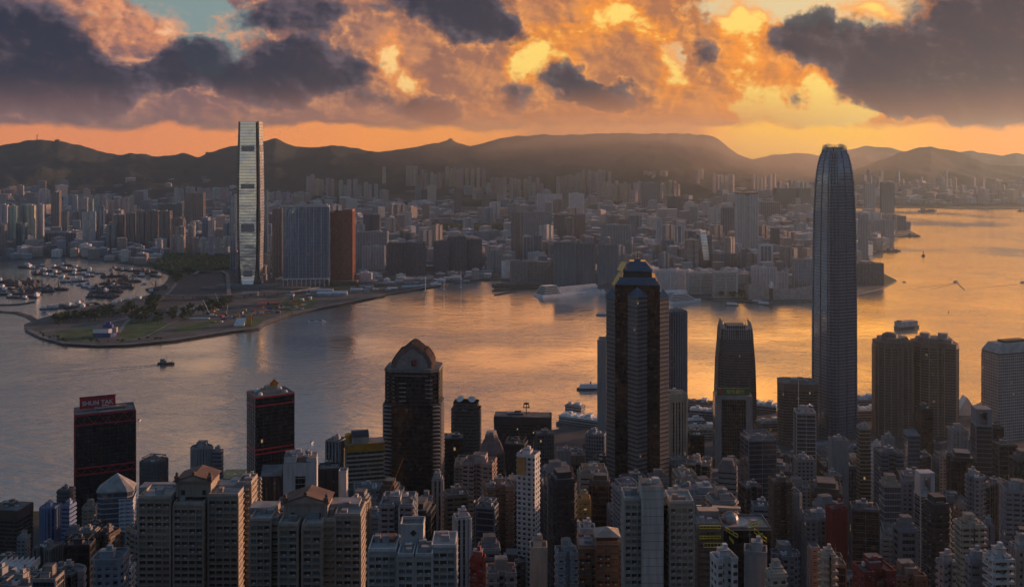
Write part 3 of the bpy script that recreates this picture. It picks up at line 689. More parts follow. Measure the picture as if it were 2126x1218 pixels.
# ------------------------------------------------------------------ near-shore towers, left to right
BEI, CRM, WHT, GRY, DGR, BLK, BRN, DBR = (.36, .30, .235), (.46, .40, .32), (.55, .55, .54), (.27, .28, .29), (.12, .125, .135), (.035, .038, .045), (.20, .135, .10), (.10, .075, .06)
BLU, RED, PNK, STL, OCH = (.16, .23, .40), (.20, .028, .03), (.38, .27, .23), (.20, .23, .27), (.50, .30, .10)
def B(*a, **k): return T(*a, **k)
ROWS = [
 # name, x0, x1, ytop, Y, rot, ratio, plan, style, colour, crown, n, ref, label, cat
 ('office_block', -25, 68, 1062, 950, -8, .8, 'rect', 'strip', DBR, 'band', 3, 'the dark brown office block', 'dark brown office block with horizontal window bands at the left edge', 'office block'),
 ('narrow_block', 35, 63, 1118, 800, 0, 1, 'rect', 'res', GRY, 'core', 2, None, 'small grey block with cluttered roof in front of the dark brown office', 'building'),
 ('blue_tower', 83, 128, 1056, 905, -6, 1, 'bow', 'ribs', BLU, 'flat', 3, 'the periwinkle blue tower', 'periwinkle blue rounded tower with pale roof rim', 'office tower'),
 ('blue_tower', 128, 158, 1052, 900, -6, 1.6, 'rect', 'strip', BLU, 'flat', 2, None, 'blue clad tower with a dark window strip down its middle', 'office tower'),
 ('low_block', 118, 156, 1020, 985, 0, 1, 'rect', 'strip', DGR, 'flat', 4, None, 'low dark waterfront block with cluttered roof beside the red trimmed tower', 'building'),
 ('apartment_block', 171, 204, 1055, 830, 8, 1.0, 'rect', 'res_w', BEI, 'core', 3, None, 'narrow beige apartment block below the red trimmed tower with the sign', 'apartment block'),
 ('narrow_block', 211, 246, 1118, 640, 6, 1.2, 'rect', 'res_p', CRM, 'core', 2, None, 'cream and orange pencil block in front of the pyramid roofed tower', 'apartment block'),
 ('dark_tower', 133, 198, 1135, 590, 4, .7, 'rect', 'black', BLK, 'frame', 2, None, 'near black glass block with thin roof frame at the bottom left', 'office block'),
 ('roof_garden_block', 112, 178, 1196, 520, 12, .9, 'oct', 'strip', GRY, 'flat', 2, None, 'low grey block with a planted roof terrace below the near black block', 'building'),
 ('office_block', 290, 349, 962, 1000, -14, .9, 'rect', 'grid', DGR, 'frame', 5, 'the grey block with roof frames', 'dark grey block with antenna frames on its roof standing by the water', 'office block'),
 ('office_block', 397, 441, 932, 1010, 0, .8, 'round', 'ribs', GRY, 'core', 2, None, 'pale rounded block with a dark billboard behind it at the waterfront', 'office block'),
 ('office_block', 440, 464, 938, 1015, 0, .8, 'rect', 'glassb', GRY, 'flat', 1, None, 'slim white edged glass block next to the pale rounded block', 'office block'),
 ('apartment_tower', 498, 542, 1003, 700, -10, 1, 'rect', 'res_w', CRM, 'flat', 2, None, 'cream tower right behind the white satellite dish', 'apartment tower'),
 ('dark_tower', 540, 588, 992, 760, 6, 1, 'rect', 'ribs_w', BLK, 'slope', 2, None, 'dark tower with white edge fins left of the white slotted tower', 'office tower'),
 ('apartment_tower', 663, 705, 976, 770, 10, 1, 'rect', 'ribs_w', BLK, 'flat', 5, None, 'dark tower with white fins right of the white slotted tower', 'office tower'),
 ('narrow_block', 703, 723, 980, 760, 0, 1.5, 'rect', 'blank', WHT, 'flat', 0, None, 'narrow blank white slab beside the striped gold topped hotel', 'building'),
 ('silver_tower', 677, 720, 918, 890, -18, 1, 'rect', 'ribs', GRY, 'flat', 5, 'the silver tower', 'silver ribbed tower with planted roof left of the gold topped hotel', 'office tower'),
 ('small_block', 735, 795, 1020, 800, 10, .8, 'rect', 'res_p', GRY, 'flat', 6, None, 'grey block with stacked roof machinery below the gold topped hotel', 'building'),
 ('apartment_block', 745, 785, 1075, 640, 8, 1, 'H', 'res_w', GRY, 'flat', 4, None, 'weathered grey block with a strip of windows behind the white estate', 'apartment block'),
 ('pencil_tower', 872, 898, 1040, 640, 0, 1.1, 'rect', 'blank', GRY, 'core', 0, 'the twin grey pencil towers', 'shorter of two slim grey pencil towers below the arched crown tower', 'apartment tower'),
 ('pencil_tower', 899, 919, 996, 660, 0, 1.3, 'rect', 'ribs', GRY, 'flat', 1, None, 'taller of two slim grey pencil towers below the arched crown tower', 'apartment tower'),
 ('dark_tower', 921, 962, 912, 1050, 4, 1, 'rect', 'black', BLK, 'flat', 2, None, 'dark slab squeezed between the arched crown tower and the twin dish tower', 'office tower'),
 ('dark_tower', 962, 1001, 1010, 900, 0, 1, 'rect', 'glass', BLK, 'flat', 2, None, 'dark glass block in the shade behind the cream apartment tower', 'office tower'),
 ('office_block', 1026, 1145, 868, 1240, -4, .35, 'rect', 'strip', BLK, 'band', 2, 'the wide dark slab with the roof mast', 'wide dark slab office with grey attic band and mast on its roof', 'office block'),
 ('office_block', 1046, 1096, 925, 1000, -12, .9, 'rect', 'glass', BLK, 'frame', 3, None, 'black glass block with white frame around its roof', 'office block'),
 ('office_block', 1111, 1150, 903, 1060, 6, .9, 'rect', 'grid', DGR, 'flat', 3, None, 'dark grey gridded block right of the white framed roof', 'office block'),
 ('apartment_tower', 960, 1031, 966, 720, -10, .8, 'H', 'res_w', PNK, 'core', 3, 'the pinkish apartment tower', 'pinkish beige apartment tower with shadowed slots down its front', 'apartment tower'),
 ('slender_tower', 1073, 1121, 948, 620, -22, .8, 'rect', 'res', WHT, 'flat', 1, 'the slender white tower', 'slender white tower with one column of windows and an ochre top', 'apartment tower'),
 ('narrow_block', 1048, 1073, 1000, 800, 0, 1, 'rect', 'ribs', STL, 'flat', 1, None, 'blue grey narrow block left of the slender white tower', 'building'),
 ('blank_tower', 1156, 1186, 938, 1000, 0, 1, 'rect', 'blank', GRY, 'flat', 1, None, 'pale blank walled block beside the brown topped block', 'building'),
 ('office_block', 1186, 1214, 948, 960, -8, 1, 'rect', 'black', BRN, 'band', 1, None, 'dark block with a brown attic band left of the gridded block', 'office block'),
 ('office_block', 1216, 1259, 905, 1040, -14, .8, 'rect', 'grid', STL, 'flat', 4, 'the gridded grey block', 'grey gridded office block left of the stepped dark skyscraper', 'office block'),
 ('apartment_tower', 1160, 1195, 992, 830, 8, 1, 'H', 'res', DGR, 'core', 3, None, 'grey apartment tower with white window frames above the blue crane tower', 'apartment tower'),
 ('apartment_tower', 1198, 1238, 985, 850, -6, 1, 'oct', 'res', BEI, 'core', 3, None, 'round cornered beige apartment tower behind the brown hotel', 'apartment tower'),
 ('apartment_tower', 1120, 1157, 1000, 900, 0, 1, 'rect', 'strip', DBR, 'flat', 2, None, 'brown banded block half hidden right of the slender white tower', 'office tower'),
 ('narrow_block', 1150, 1172, 1040, 640, 0, 1.3, 'rect', 'ribs', BLU, 'flat', 1, None, 'bright blue pencil block with a rust red flank', 'building'),
 ('narrow_block', 1172, 1190, 1036, 690, 0, 1, 'rect', 'ribs', RED, 'flat', 1, None, 'dark maroon pencil block right of the bright blue one', 'building'),
 ('narrow_block', 1198, 1226, 1038, 660, 0, 1, 'rect', 'res_p', OCH, 'core', 1, None, 'orange and grey pencil block behind the brown hotel', 'apartment block'),
 ('office_block', 1378, 1426, 820, 1000, 10, .9, 'rect', 'ribs_w', CRM, 'band', 3, 'the cream ribbed tower', 'cream ribbed tower with square punched attic right of the stepped dark skyscraper', 'office tower'),
 ('slab_tower', 1240, 1262, 708, 1180, -10, 2.2, 'rect', 'blank', GRY, 'flat', 0, None, 'tall pale blank slab showing left of the stepped dark skyscraper', 'office tower'),
 ('slab_tower', 1376, 1426, 648, 1160, 14, .7, 'rect', 'ribs', STL, 'flat', 2, 'the tall grey ribbed slab', 'tall blue grey ribbed slab rising right behind the stepped dark skyscraper', 'office tower'),
 ('office_block', 1428, 1462, 905, 950, 0, 1, 'rect', 'black', BLK, 'flat', 4, None, 'short black block between the cream ribbed tower and the green signed bank', 'office block'),
 ('apartment_block', 1402, 1430, 990, 830, 0, 1, 'rect', 'res_p', GRY, 'steps', 1, None, 'grey block with stepped white top behind the tall blank stair core', 'apartment block'),
 ('apartment_block', 1430, 1452, 1008, 800, 0, 1, 'rect', 'ribs', STL, 'flat', 2, None, 'slim blue grey ribbed block beside the stepped white top', 'building'),
 ('office_tower', 1537, 1612, 916, 850, 6, .9, 'rect', 'glass', STL, 'frame', 2, 'the grey glass tower with the white roof frame', 'grey glass tower with blank grey corner and white frame around its roof', 'office tower'),
 ('office_tower', 1614, 1698, 800, 1360, -12, .8, 'cham', 'strip', BRN, 'band', 5, 'the brown banded tower', 'brown tower with cream window bands left of the tallest skyscraper', 'office tower'),
 ('framed_tower', 1648, 1694, 858, 1000, -6, .9, 'rect', 'glass', WHT, 'core', 4, 'the white framed glass tower', 'dark glass tower in a white frame with a tall spire on its roof', 'office tower'),
 ('office_block', 1622, 1664, 1028, 660, 8, 1, 'bow', 'grid', STL, 'flat', 4, None, 'grey tower with zigzag stepped glass front and pale crown', 'office tower'),
 ('blank_tower', 1719, 1762, 916, 900, 0, .8, 'rect', 'blank', GRY, 'flat', 2, 'the blank grey tower', 'blank pale grey tower with one dark notch near its top', 'office tower'),
 ('bronze_tower', 1778, 1808, 890, 1040, 0, 1, 'rect', 'bronze', GRY, 'flat', 1, 'the bronze glass tower', 'slim tower of bronze brown glass between grey side walls', 'office tower'),
 ('office_block', 1809, 1830, 925, 960, 0, 1, 'rect', 'strip', WHT, 'flat', 1, None, 'narrow white and black striped block right of the bronze glass tower', 'office block'),
 ('blank_tower', 1829, 1858, 912, 930, 0, 1, 'rect', 'blank', GRY, 'flat', 1, None, 'blank grey slab between the striped block and the sloped glass tower', 'office tower'),
 ('glass_tower', 1875, 1910, 905, 930, 0, 1, 'rect', 'glassb', STL, 'slope', 2, None, 'green grey glass tower with a sloped white topped crown', 'office tower'),
 ('dark_tower', 1900, 1937, 850, 1150, 8, 1, 'rect', 'black', BLK, 'core', 4, None, 'black tower standing right in front of the twin curved towers', 'office tower'),
 ('slot_tower', 1898, 1942, 1030, 640, 4, .9, 'rect', 'black', WHT, 'slot', 3, 'the tower with the white slotted crown', 'black glass tower under a white portal crown with a slot', 'office tower'),
 ('apartment_tower', 1968, 2010, 895, 930, -4, .9, 'rect', 'res_p', GRY, 'core', 3, None, 'pale grey tower with square windows below the gridded white skyscraper', 'office tower'),
 ('office_tower', 2015, 2060, 885, 880, -8, 1.2, 'rect', 'glass', STL, 'slot', 3, 'the grey winged tower', 'grey and dark glass tower with raised white fins on its roof', 'office tower'),
 ('office_tower', 2042, 2084, 890, 1000, 0, .8, 'rect', 'black', BLK, 'frame', 3, None, 'black block with white pergola roof behind the winged grey tower', 'office block'),
 ('dark_tower', 2060, 2112, 925, 840, 0, .8, 'rect', 'black', DGR, 'flat', 4, None, 'broad dark tower right of the winged grey tower', 'office tower'),
 ('dark_tower', 2096, 2160, 958, 700, 0, .8, 'rect', 'black', DGR, 'steps', 3, None, 'stepped near black tower cut by the right edge', 'office tower'),
 ('office_block', 1560, 1612, 1055, 700, -5, .8, 'rect', 'strip', STL, 'flat', 4, None, 'blue grey block half hidden behind the yellow scaffolding', 'office block'),
 ('apartment_tower', 1825, 1870, 1010, 640, 0, 1, 'rect', 'glassb', BEI, 'steps', 2, 'the beige winged tower', 'dark glass tower with a beige stone spine and winged beige crown', 'office tower'),
 ('maroon_tower', 1714, 1760, 1060, 610, 10, .9, 'rect', 'blank', RED, 'flat', 3, 'the maroon tower', 'dark maroon tower with a narrow white window column', 'apartment tower'),
 ('office_block', 1764, 1826, 1062, 560, -12, .8, 'rect', 'black', DGR, 'flat', 3, None, 'very dark glass block with pale roof rim right of the maroon tower', 'office block'),
 ('office_block', 1856, 1904, 1100, 560, 0, .9, 'rect', 'strip_p', STL, 'steps', 4, None, 'stepped grey office block with ribbon windows in front of the beige winged tower', 'office block'),
 ('apartment_tower', 1982, 2044, 1092, 540, 0, .8, 'H', 'balc', CRM, 'core', 3, 'the cream tower with the square emblem', 'cream apartment tower with tiers of balconies and a raised square crown', 'apartment tower'),
 ('apartment_tower', 2042, 2062, 1090, 600, 0, 1, 'rect', 'ribs', STL, 'flat', 1, None, 'narrow blue grey tower right of the square crowned cream tower', 'apartment tower'),
 ('apartment_tower', 1678, 1702, 1140, 460, 0, 1.2, 'rect', 'res_p', PNK, 'slope', 1, None, 'narrow pink and cream block with a red pitched roof', 'apartment block'),
 ('apartment_block', 1703, 1735, 1155, 450, 0, 1, 'H', 'balc', CRM, 'flat', 3, None, 'cream block with curved green tinted balconies below the maroon tower', 'apartment block'),
 ('apartment_tower', 1980, 2010, 1055, 700, 6, 1, 'rect', 'res_p', PNK, 'core', 3, None, 'pink banded tower with white scaffolded roof', 'apartment tower'),
 ('apartment_tower', 2048, 2074, 1005, 760, 0, 1, 'bow', 'ribs', DGR, 'flat', 2, None, 'dark grey tower with a rounded shoulder below the winged grey tower', 'apartment tower'),
 ('white_block', 2047, 2100, 1160, 420, 4, .9, 'H', 'balc', WHT, 'flat', 4, 'the white block at the lower right', 'white apartment block with shadowed bays at the lower right', 'apartment block'),
 ('white_block', 2096, 2150, 1140, 430, 0, .9, 'H', 'res_p', GRY, 'core', 3, None, 'grey block with gabled white roof in the lower right corner', 'apartment block'),
 ('apartment_block', 2004, 2048, 1165, 430, 0, .8, 'rect', 'res_w', STL, 'flat', 3, None, 'blue grey block with long window bands left of the white block', 'apartment block'),
 ('apartment_block', 1943, 1985, 1172, 440, 10, .9, 'U', 'res', GRY, 'flat', 5, None, 'grey block with cluttered white roofs below the white slotted crown', 'apartment block'),
 ('low_block', 1770, 1860, 1192, 430, 8, .8, 'U', 'res', RED, 'core', 4, None, 'maroon low roofs with white parapets at the bottom edge', 'apartment block'),
 ('apartment_block', 1545, 1592, 1152, 400, -14, .9, 'rect', 'blank', GRY, 'flat', 3, 'the blank concrete block', 'blank concrete block carrying a round dish below the yellow scaffolding', 'apartment block'),
 ('apartment_block', 1474, 1532, 1165, 400, 10, .8, 'U', 'punch', WHT, 'flat', 2, None, 'white block with square holes and a green roof terrace', 'apartment block'),
 ('apartment_block', 1590, 1634, 1196, 390, 8, .9, 'rect', 'res', CRM, 'core', 3, None, 'cream low block with roof frames at the bottom edge', 'apartment block'),
 ('apartment_block', 1100, 1136, 1140, 470, 0, 1, 'rect', 'blank', CRM, 'core', 1, None, 'cream blank walled block in front of the slender white tower', 'apartment block'),
 ('apartment_block', 1152, 1200, 1152, 440, 6, .9, 'H', 'res', GRY, 'core', 5, None, 'grey block with pink upper storeys and cluttered roof left of the brown hotel', 'apartment block'),
 ('maroon_block', 976, 1008, 1165, 460, -8, 1, 'rect', 'res', RED, 'flat', 1, None, 'small brick red block beside the white estate', 'apartment block'),
 ('apartment_block', 994, 1038, 1142, 560, 4, .9, 'rect', 'strip', GRY, 'steps', 2, None, 'dark stepped block at the foot of the pinkish apartment tower', 'office block'),
 ('apartment_block', 1010, 1072, 1195, 430, 4, .9, 'H', 'res', PNK, 'core', 4, None, 'pinkish low block with white roof tanks at the bottom edge', 'apartment block'),
 ('apartment_tower', 942, 977, 1078, 560, 14, .9, 'rect', 'ribs', WHT, 'flat', 2, None, 'white ribbed tower left of the pinkish apartment tower', 'apartment tower'),
 ('apartment_tower', 1203, 1236, 1100, 560, 0, 1, 'rect', 'blank', WHT, 'flat', 3, None, 'white block with a black and white mural behind the brown hotel', 'building'),
 ('low_block', 40, 62, 1195, 560, 0, 1, 'rect', 'res', GRY, 'flat', 2, None, 'tiny grey block by the curved pale roofs', 'building'),
 ('low_block', 236, 282, 1185, 520, 4, 1, 'H', 'res', WHT, 'core', 5, None, 'white washed low blocks below the pyramid roofed tower', 'apartment block'),
]
for r in ROWS:
    nm, x0, x1, yt, Y, rot, ra, pl, st, col, cr, n, ref, lab, cat = r
    T(nm, x0, x1, yt, Y, rot, ra, pl, st, col, lab, ref, cat, n, cr)
plain('metal_dark', (.10, .115, .13), .4, .5)
facade('curtain_pale', 4.3, 1.5, .94, .78, (.22, .29, .38), gvar=.3, wallk=.8, spec_g=.9, curtain=.02, lit=.0, metal=.65); STY['glassp'] = ('curtain_pale', 4.3, (.35, .15), None)

# ------------------------------------------------------------------ landmark towers of the near shore
def site(name, x0, x1, yt, Y, rot, ratio, plan, label, ref=None, cat='office tower', zb=None, group=None):
    rot = radians(rot); poly = PLANS[plan] if isinstance(plan, str) else plan; cx, cy, w, d = fit(x0, x1, Y, rot, ratio, poly)
    base = (ground_at(cx, cy) if zb is None else zb) - 2; H = zat(yt, Y) - base
    root = empty(name, (cx, cy, base), label, cat, group, rot); OCC.append((cx, cy, max(w, d) * .62))
    if ref: REFS.append(((x0 + x1) / 2, yt, Y, ref))
    return root, w, d, H, [(a * w, b * d) for a, b in poly], base
def zl(py, Y, base): return zat(py, Y) - base
WL = M['painted_wall']
def dish(root, x, y, z, r, name='satellite_dish', tilt=.9, az=-2.0):
    mb = MB(); prof = [(0, 0), (r * .4, r * .06), (r * .75, r * .2), (r, r * .36)]; mb.lathe(prof, 14)
    mb.tube((0, 0, 0), (0, 0, r * .75), .08, 4); o = mb.build(name, M['white'], root, (x, y, z)); o.rotation_euler = (tilt, 0, az); return o
def letters(root, txt, size, loc, rot, mat, depth=.15, name='lettering', align='CENTER', bold=.0):
    c = bpy.data.curves.new(name, 'FONT'); c.body = txt; c.size = size; c.extrude = depth; c.align_x = align; c.offset = bold
    c.materials.append(mat); t = bpy.data.objects.new(name, c); COL.objects.link(t); bpy.context.view_layer.update(); me = bpy.data.meshes.new_from_object(t); bpy.data.objects.remove(t)
    o = bpy.data.objects.new(name, me); COL.objects.link(o); o.parent = root; o.location = loc; o.rotation_euler = rot; return o

# red trimmed tower with the big sign
root, w, d, H, P, base = site('red_trimmed_tower', 155, 281, 862, 1060, 24, .55, 'rect', 'dark glass tower with red trim bands and a red lettered sign on its roof', 'the dark red trimmed tower with the sign')
mb = MB(); wall_mesh(mb, P, 0, H - 1, 'black'); mb.build('wall', [M['curtain_black'], M['roof'], WL], root, None, (.05, .053, .06))
for (za, zb_) in ((H, H - 10), (H - 54, H - 61)):
    tb = MB(); o = off(P, .5); tb.prism(o, za - 1.6, za, 0, 0, True); tb.prism(o, zb_ - 1.4, zb_, 0, 0, True)
    for i in range(4):
        a, b = o[i], o[(i + 1) % 4]
        for k in range(10):
            t0, t1 = k / 10, (k + 1) / 10; zz = (zb_, za - 1.6) if k % 2 else (za - 1.6, zb_)
            tb.tube((a[0] + (b[0] - a[0]) * t0, a[1] + (b[1] - a[1]) * t0, zz[0]), (a[0] + (b[0] - a[0]) * t1, a[1] + (b[1] - a[1]) * t1, zz[1]), .28, 4)
    tb.build('red_truss_band', M['red'], root)
tb = MB()
for a in off(P, .35): tb.box(a[0], a[1], 0, .9, .9, H - .01)
tb.build('red_corner_column', M['red'], root)
rb = MB(); parapet(rb, P, H, .9); rb.prism(off(P, -.4), H - .9, H + .02, 1, 1); rb.box(w * .1, 0, H, w * .5, d * .35, 2.5, 0, 0, 1); rb.build('roof', [WL, M['roof']], root, None, (.13, .14, .14))
sw = 35.0; sg = MB(); sg.box(-w * .12, d * .12, H + 1.2, sw, 1.0, 11.5); sgo = sg.build('roof_sign', M['red'], root)
fr = MB(); fr.box(-w * .12, d * .12 + .2, H + 12.7, sw + .8, 1.6, .9); 
for k in range(5): fr.tube((-w * .12 - sw / 2 + 1 + k * (sw - 2) / 4, d * .12 + .8, H + 10), (-w * .12 - sw / 2 + 1 + k * (sw - 2) / 4, d * .12 + 5, H), .25, 4)
fr.build('sign_frame', M['dark'], sgo)
letters(sgo, 'SHUN TAK', 6.2, (-w * .12, d * .12 - .62, H + 4.6), (radians(90), 0, 0), M['white'], .1, bold=.12)
clutter(root, w * .8, d * .6, H + .1, random.Random(3), (.2, .2, .2), 5, .5)
# second red trimmed tower
root, w, d, H, P, base = site('red_trimmed_tower', 513, 611, 825, 1100, 30, .75, 'rect', 'dark square tower with red trim bands and an orange emblem among roof domes', 'the dark red trimmed tower with the orange emblem')
mb = MB(); wall_mesh(mb, P, 0, H - 1, 'black'); mb.build('wall', [M['curtain_black'], M['roof'], WL], root, None, (.05, .053, .06))
for (za, zb_) in ((H, H - 9), (H - 55, H - 60)):
    tb = MB(); o = off(P, .5); tb.prism(o, za - 1.5, za, 0, 0, True); tb.prism(o, zb_ - 1.3, zb_, 0, 0, True); tb.build('red_trim_band', M['red'], root)
rb = MB(); parapet(rb, P, H, .9); rb.prism(off(P, -.4), H - .9, H + .02, 1, 1); rb.box(0, 0, H, w * .45, d * .5, 4, 0, 0, 1); rb.box(0, 0, H + 4, w * .28, d * .3, 3.5, 0, 0, 1); rb.build('roof', [WL, M['roof']], root, None, (.26, .26, .25))
for sx, sy, r in ((-.3, .3, 2.6), (.3, .25, 2.2), (-.32, -.25, 2.4), (.33, -.28, 1.8)):
    db = MB(); db.lathe([(r, H), (r, H + 1), (r * .87, H + 1 + r * .5), (r * .5, H + 1 + r * .87), (0, H + 1 + r)], 12, sx * w, sy * d); db.build('radome', M['white'], root)
em = MB(); em.box(0, 0, 0, 7.5, .9, 7.5); eo = em.build('roof_emblem', M['orange'], root, (0, -d * .12, H + 7)); eo.rotation_euler = (0, radians(45), 0)
e2 = MB(); e2.box(0, -.6, 1.8, 3.6, .3, 3.6); e2.build('emblem_plate', M['gold'], eo)
mb = MB(); mb.tube((6, 4, H), (6, 4, H + 14), .2, 5, 0, .08); mb.build('antenna', M['metal'], root)

# pyramid roofed glass tower
root, w, d, H, P, base = site('pyramid_roof_tower', 202, 281, 1024, 780, 12, .8, 'cham', 'glass tower with a pale faceted pyramid roof and white side wing', 'the pale pyramid roofed tower')
mb = MB(); wall_mesh(mb, P, 0, H, 'glassb'); mb.build('wall', [M['curtain_blue'], M['roof'], WL], root, None, (.32, .36, .42))
mb = MB(); wall_mesh(mb, [(w * .14, -d * .53), (w * .53, -d * .53), (w * .53, d * .4), (w * .14, d * .4)], 0, H - 5, 'res_w'); mb.build('side_wing', [M['flats_wide'], M['roof_pale'], WL], root, None, (.5, .54, .6))
mb = MB(); o = off(P, .8); ap = (w * .02, 0, H + 12)
for i in range(len(o)): a, b = o[i], o[(i + 1) % len(o)]; mb.quad([(a[0], a[1], H + 1), (b[0], b[1], H + 1), ap])
mb.prism(o, H, H + 1, 0, None, True); mb.build('pyramid_roof', M['roof_pale'], root)

# ---- residential towers built wing by wing, with every front window its own part
WV = []
def window_meshes():
    W_, H_ = 2.75, 1.6
    for k, (gc, cur) in enumerate((((.03, .04, .05), 0), ((.10, .13, .15), 1), ((.02, .022, .025), 2), ((.20, .18, .15), 3))):
        m, g = newmat('window_glass'); finish(g, Base_Color=gc + (1,), Roughness=.12, Specular_IOR_Level=.7)
        mb = MB(); mb.box(0, -.05, -.8, W_, .12, H_, 0, 0); mb.box(0, -.12, -.9, W_ + .2, .3, .1, 0, 1); mb.box(0, -.12, .8, W_ + .2, .3, .1, 0, 1); mb.box(0, -.10, -.8, .07, .12, H_, 0, 1); mb.box(.7, -.10, -.8, .07, .12, H_, 0, 1)
        mb.box(-W_ / 2 - .05, -.12, -.8, .1, .3, H_, 0, 1); mb.box(W_ / 2 + .05, -.12, -.8, .1, .3, H_, 0, 1)
        if k in (0, 2): mb.box(.4, -.42, -1.25, .8, .55, .45, 0, 2)
        o = mb.build('window', [m, M['metal'], M['white']]); WV.append(o.data); bpy.data.objects.remove(o)
window_meshes()
def place_windows(root, cells, rng, cap=100, scale=1.0):
    cells = sorted(cells, key=lambda c: -c[2])
    for (x, y, z, a) in cells[:cap]:
        o = bpy.data.objects.new('window', rng.choice(WV)); COL.objects.link(o); o.parent = root; o.location = (x, y, z); o.rotation_euler = (0, 0, a); o.scale = (scale, 1, scale)
    rest = cells[cap:]
    if rest:
        mb = MB()
        for (x, y, z, a) in rest:
            c, s = cos(a), sin(a); mb.box(x + .05 * s, y - .05 * c, z - .8, 2.75, .12, 1.6, a, 0); mb.box(x + .12 * s, y - .12 * c, z - .9, 2.95, .3, .1, a, 1)
        o = mb.build('windows', [M['slate_glass_dark'], M['metal']], root); o['kind'] = 'stuff'
m, g = newmat('slate_glass_dark'); finish(g, Base_Color=(.03, .035, .045, 1), Roughness=.15, Specular_IOR_Level=.7)
def wing_tower(name, label, ref, Y0, wings, col, rng, cap=100, cat='apartment tower', bands=True, below=None):
    """wings: x0, x1, ytop, dY, depth, bays, rot(deg), kind"""
    X0 = min(xat(a[0], Y0) for a in wings); X1 = max(xat(a[1], Y0) for a in wings); cx, cy = (X0 + X1) / 2, Y0 + 12
    base = ground_at(cx, cy) - 6; root = empty(name, (cx, cy, base), label, cat); OCC.append((cx, cy, (X1 - X0) * .6))
    if ref: REFS.append(((wings[0][0] + wings[-1][1]) / 2, wings[0][2], Y0, ref))
    cells = []; tops = []
    zcut = zat(1235, Y0) - base
    for (x0, x1, yt, dY, dep, bays, kind) in wings:
        Y = Y0 + dY; a, b = xat(x0, Y) - cx, xat(x1, Y) - cx; y0 = Y - cy; H = zat(yt, Y) - base
        P = [(a, y0), (b, y0), (b, y0 + dep), (a, y0 + dep)]
        mb = MB(); body = {'win': 'blank', 'balc': 'flats_wide', 'dark': 'curtain_black', 'blank': 'blank'}[kind]
        mb.prism(P, 0, H, 0, 1)
        fl = 2.95; nf = int((H - max(0, zcut)) / fl); n = max(1, bays)
        if kind in ('win', 'balc'):
            for k in range(nf + 1):
                z = H - 1.2 - k * fl
                mb.box((a + b) / 2, y0 - .2, z - .55, b - a + .3, .5, .95 if kind == 'win' else 1.2, 0, 2)
                mb.box(b + .2 if (a + b) / 2 + cx < 0 else a - .2, y0 + dep / 2 + .1, z - .55, .5, dep - .3, .95, 0, 2)
            for q in range(n + 1): mb.box(a + (b - a) * q / n, y0 - .22, 0, .5 if 0 < q < n else .9, .6, H - .02, 0, 2, bottom=False)
        if kind == 'win':
            for k in range(nf):
                z = H - 1.2 - k * fl - 1.2
                for q in range(n): cells.append((a + (b - a) * (q + .5) / n, y0 - .02, z, 0))
        if kind == 'balc':
            for k in range(nf): mb.box((a + b) / 2, y0 - .9, H - 1.2 - k * fl - 1.0, (b - a) * .8, 1.2, 1.0, 0, 2)
        mb.box((a + b) / 2, y0 + dep / 2, H, b - a + .6, dep + .6, .5, 0, 3); 
        inn = off(P, -.5)
        mb.build('wing', [M[body], M['roof'], WL, M['roof_pale']], root, None, col if kind != 'dark' else (.04, .04, .045))
        rb = MB(); parapet(rb, [(p[0], p[1]) for p in P], H + .5, 1.1); rb.build('roof_parapet', WL, root, None, tuple(min(.6, c * 1.3) for c in col))
        tops.append((a, b, y0, dep, H))
        for _ in range(2):
            rx = rng.uniform(a + 2, b - 2) if b - a > 5 else (a + b) / 2; ry = rng.uniform(y0 + 3, y0 + dep - 3); mb = MB()
            mb.box(rx, ry, H + .5, rng.uniform(2, 4), rng.uniform(2, 3), rng.uniform(1.5, 3), 0, 0); mb.build('water_tank', M['roof_pale'], root)
    place_windows(root, cells, rng, cap)
    return root, tops, base, cx, cy
def tiled_penthouse(root, x0, x1, y0, y1, H, col, ye=1.0):
    w, d = x1 - x0, y1 - y0; mx, my = (x0 + x1) / 2, (y0 + y1) / 2
    mb = MB(); mb.prism([(x0, y0), (x1, y0), (x1, y1), (x0, y1)], H, H + 7.5, 0, None)
    for s in (-1, 1): mb.box(mx + s * (w / 2 - .5), y0 - .1, H, 1.2, .8, 8.2, 0, 0); mb.box(mx + s * w * .3, y0 - .06, H + 1, 1.6, .2, 2.2, 0, 1)
    mb.box(mx, y0 - .15, H + 6.6, w + 1, .8, .9, 0, 0); mb.build('penthouse_wall', [WL, M['dark']], root, None, col)
    rb = MB(); e = 1.0; zr = H + 7.6; zt = zr + w * .18
    A, Bq, C, D = (x0 - e, y0 - e, zr), (x1 + e, y0 - e, zr), (x1 + e, y1 + e, zr), (x0 - e, y1 + e, zr); r1, r2 = (mx, y0 + 1, zt), (mx, y1 - 1, zt)
    rb.quad([A, Bq, (mx, y0 - e, zt)], None, 1); rb.quad([D, A, (mx, y0 - e, zt), (mx, y1 + e, zt)], None, 0); rb.quad([Bq, C, (mx, y1 + e, zt), (mx, y0 - e, zt)], None, 0); rb.quad([C, D, (mx, y1 + e, zt)], None, 1)
    rb.tube((x0 - e, y0 - e - .1, zr), (mx, y0 - e - .1, zt), .35, 5, 0); rb.tube((x1 + e, y0 - e - .1, zr), (mx, y0 - e - .1, zt), .35, 5, 0)
    for s in (-1, 1): rb.lathe([(1.2, zr), (1.4, zr + 2), (.6, zr + 2.6), (.9, zr + 3.4), (0, zr + 4.2)], 8, mx + s * (w / 2 - .4), y0 - .2, 0)
    rb.lathe([(.8, zt), (1.0, zt + 1), (0, zt + 2)], 8, mx, y0 - .4, 0)
    rb.build('tiled_roof', [M['terracotta'], M['wall_cream']], root)
plain('wall_cream', (.36, .30, .25), .85)
rng = random.Random(11)
EST = (.33, .275, .22)
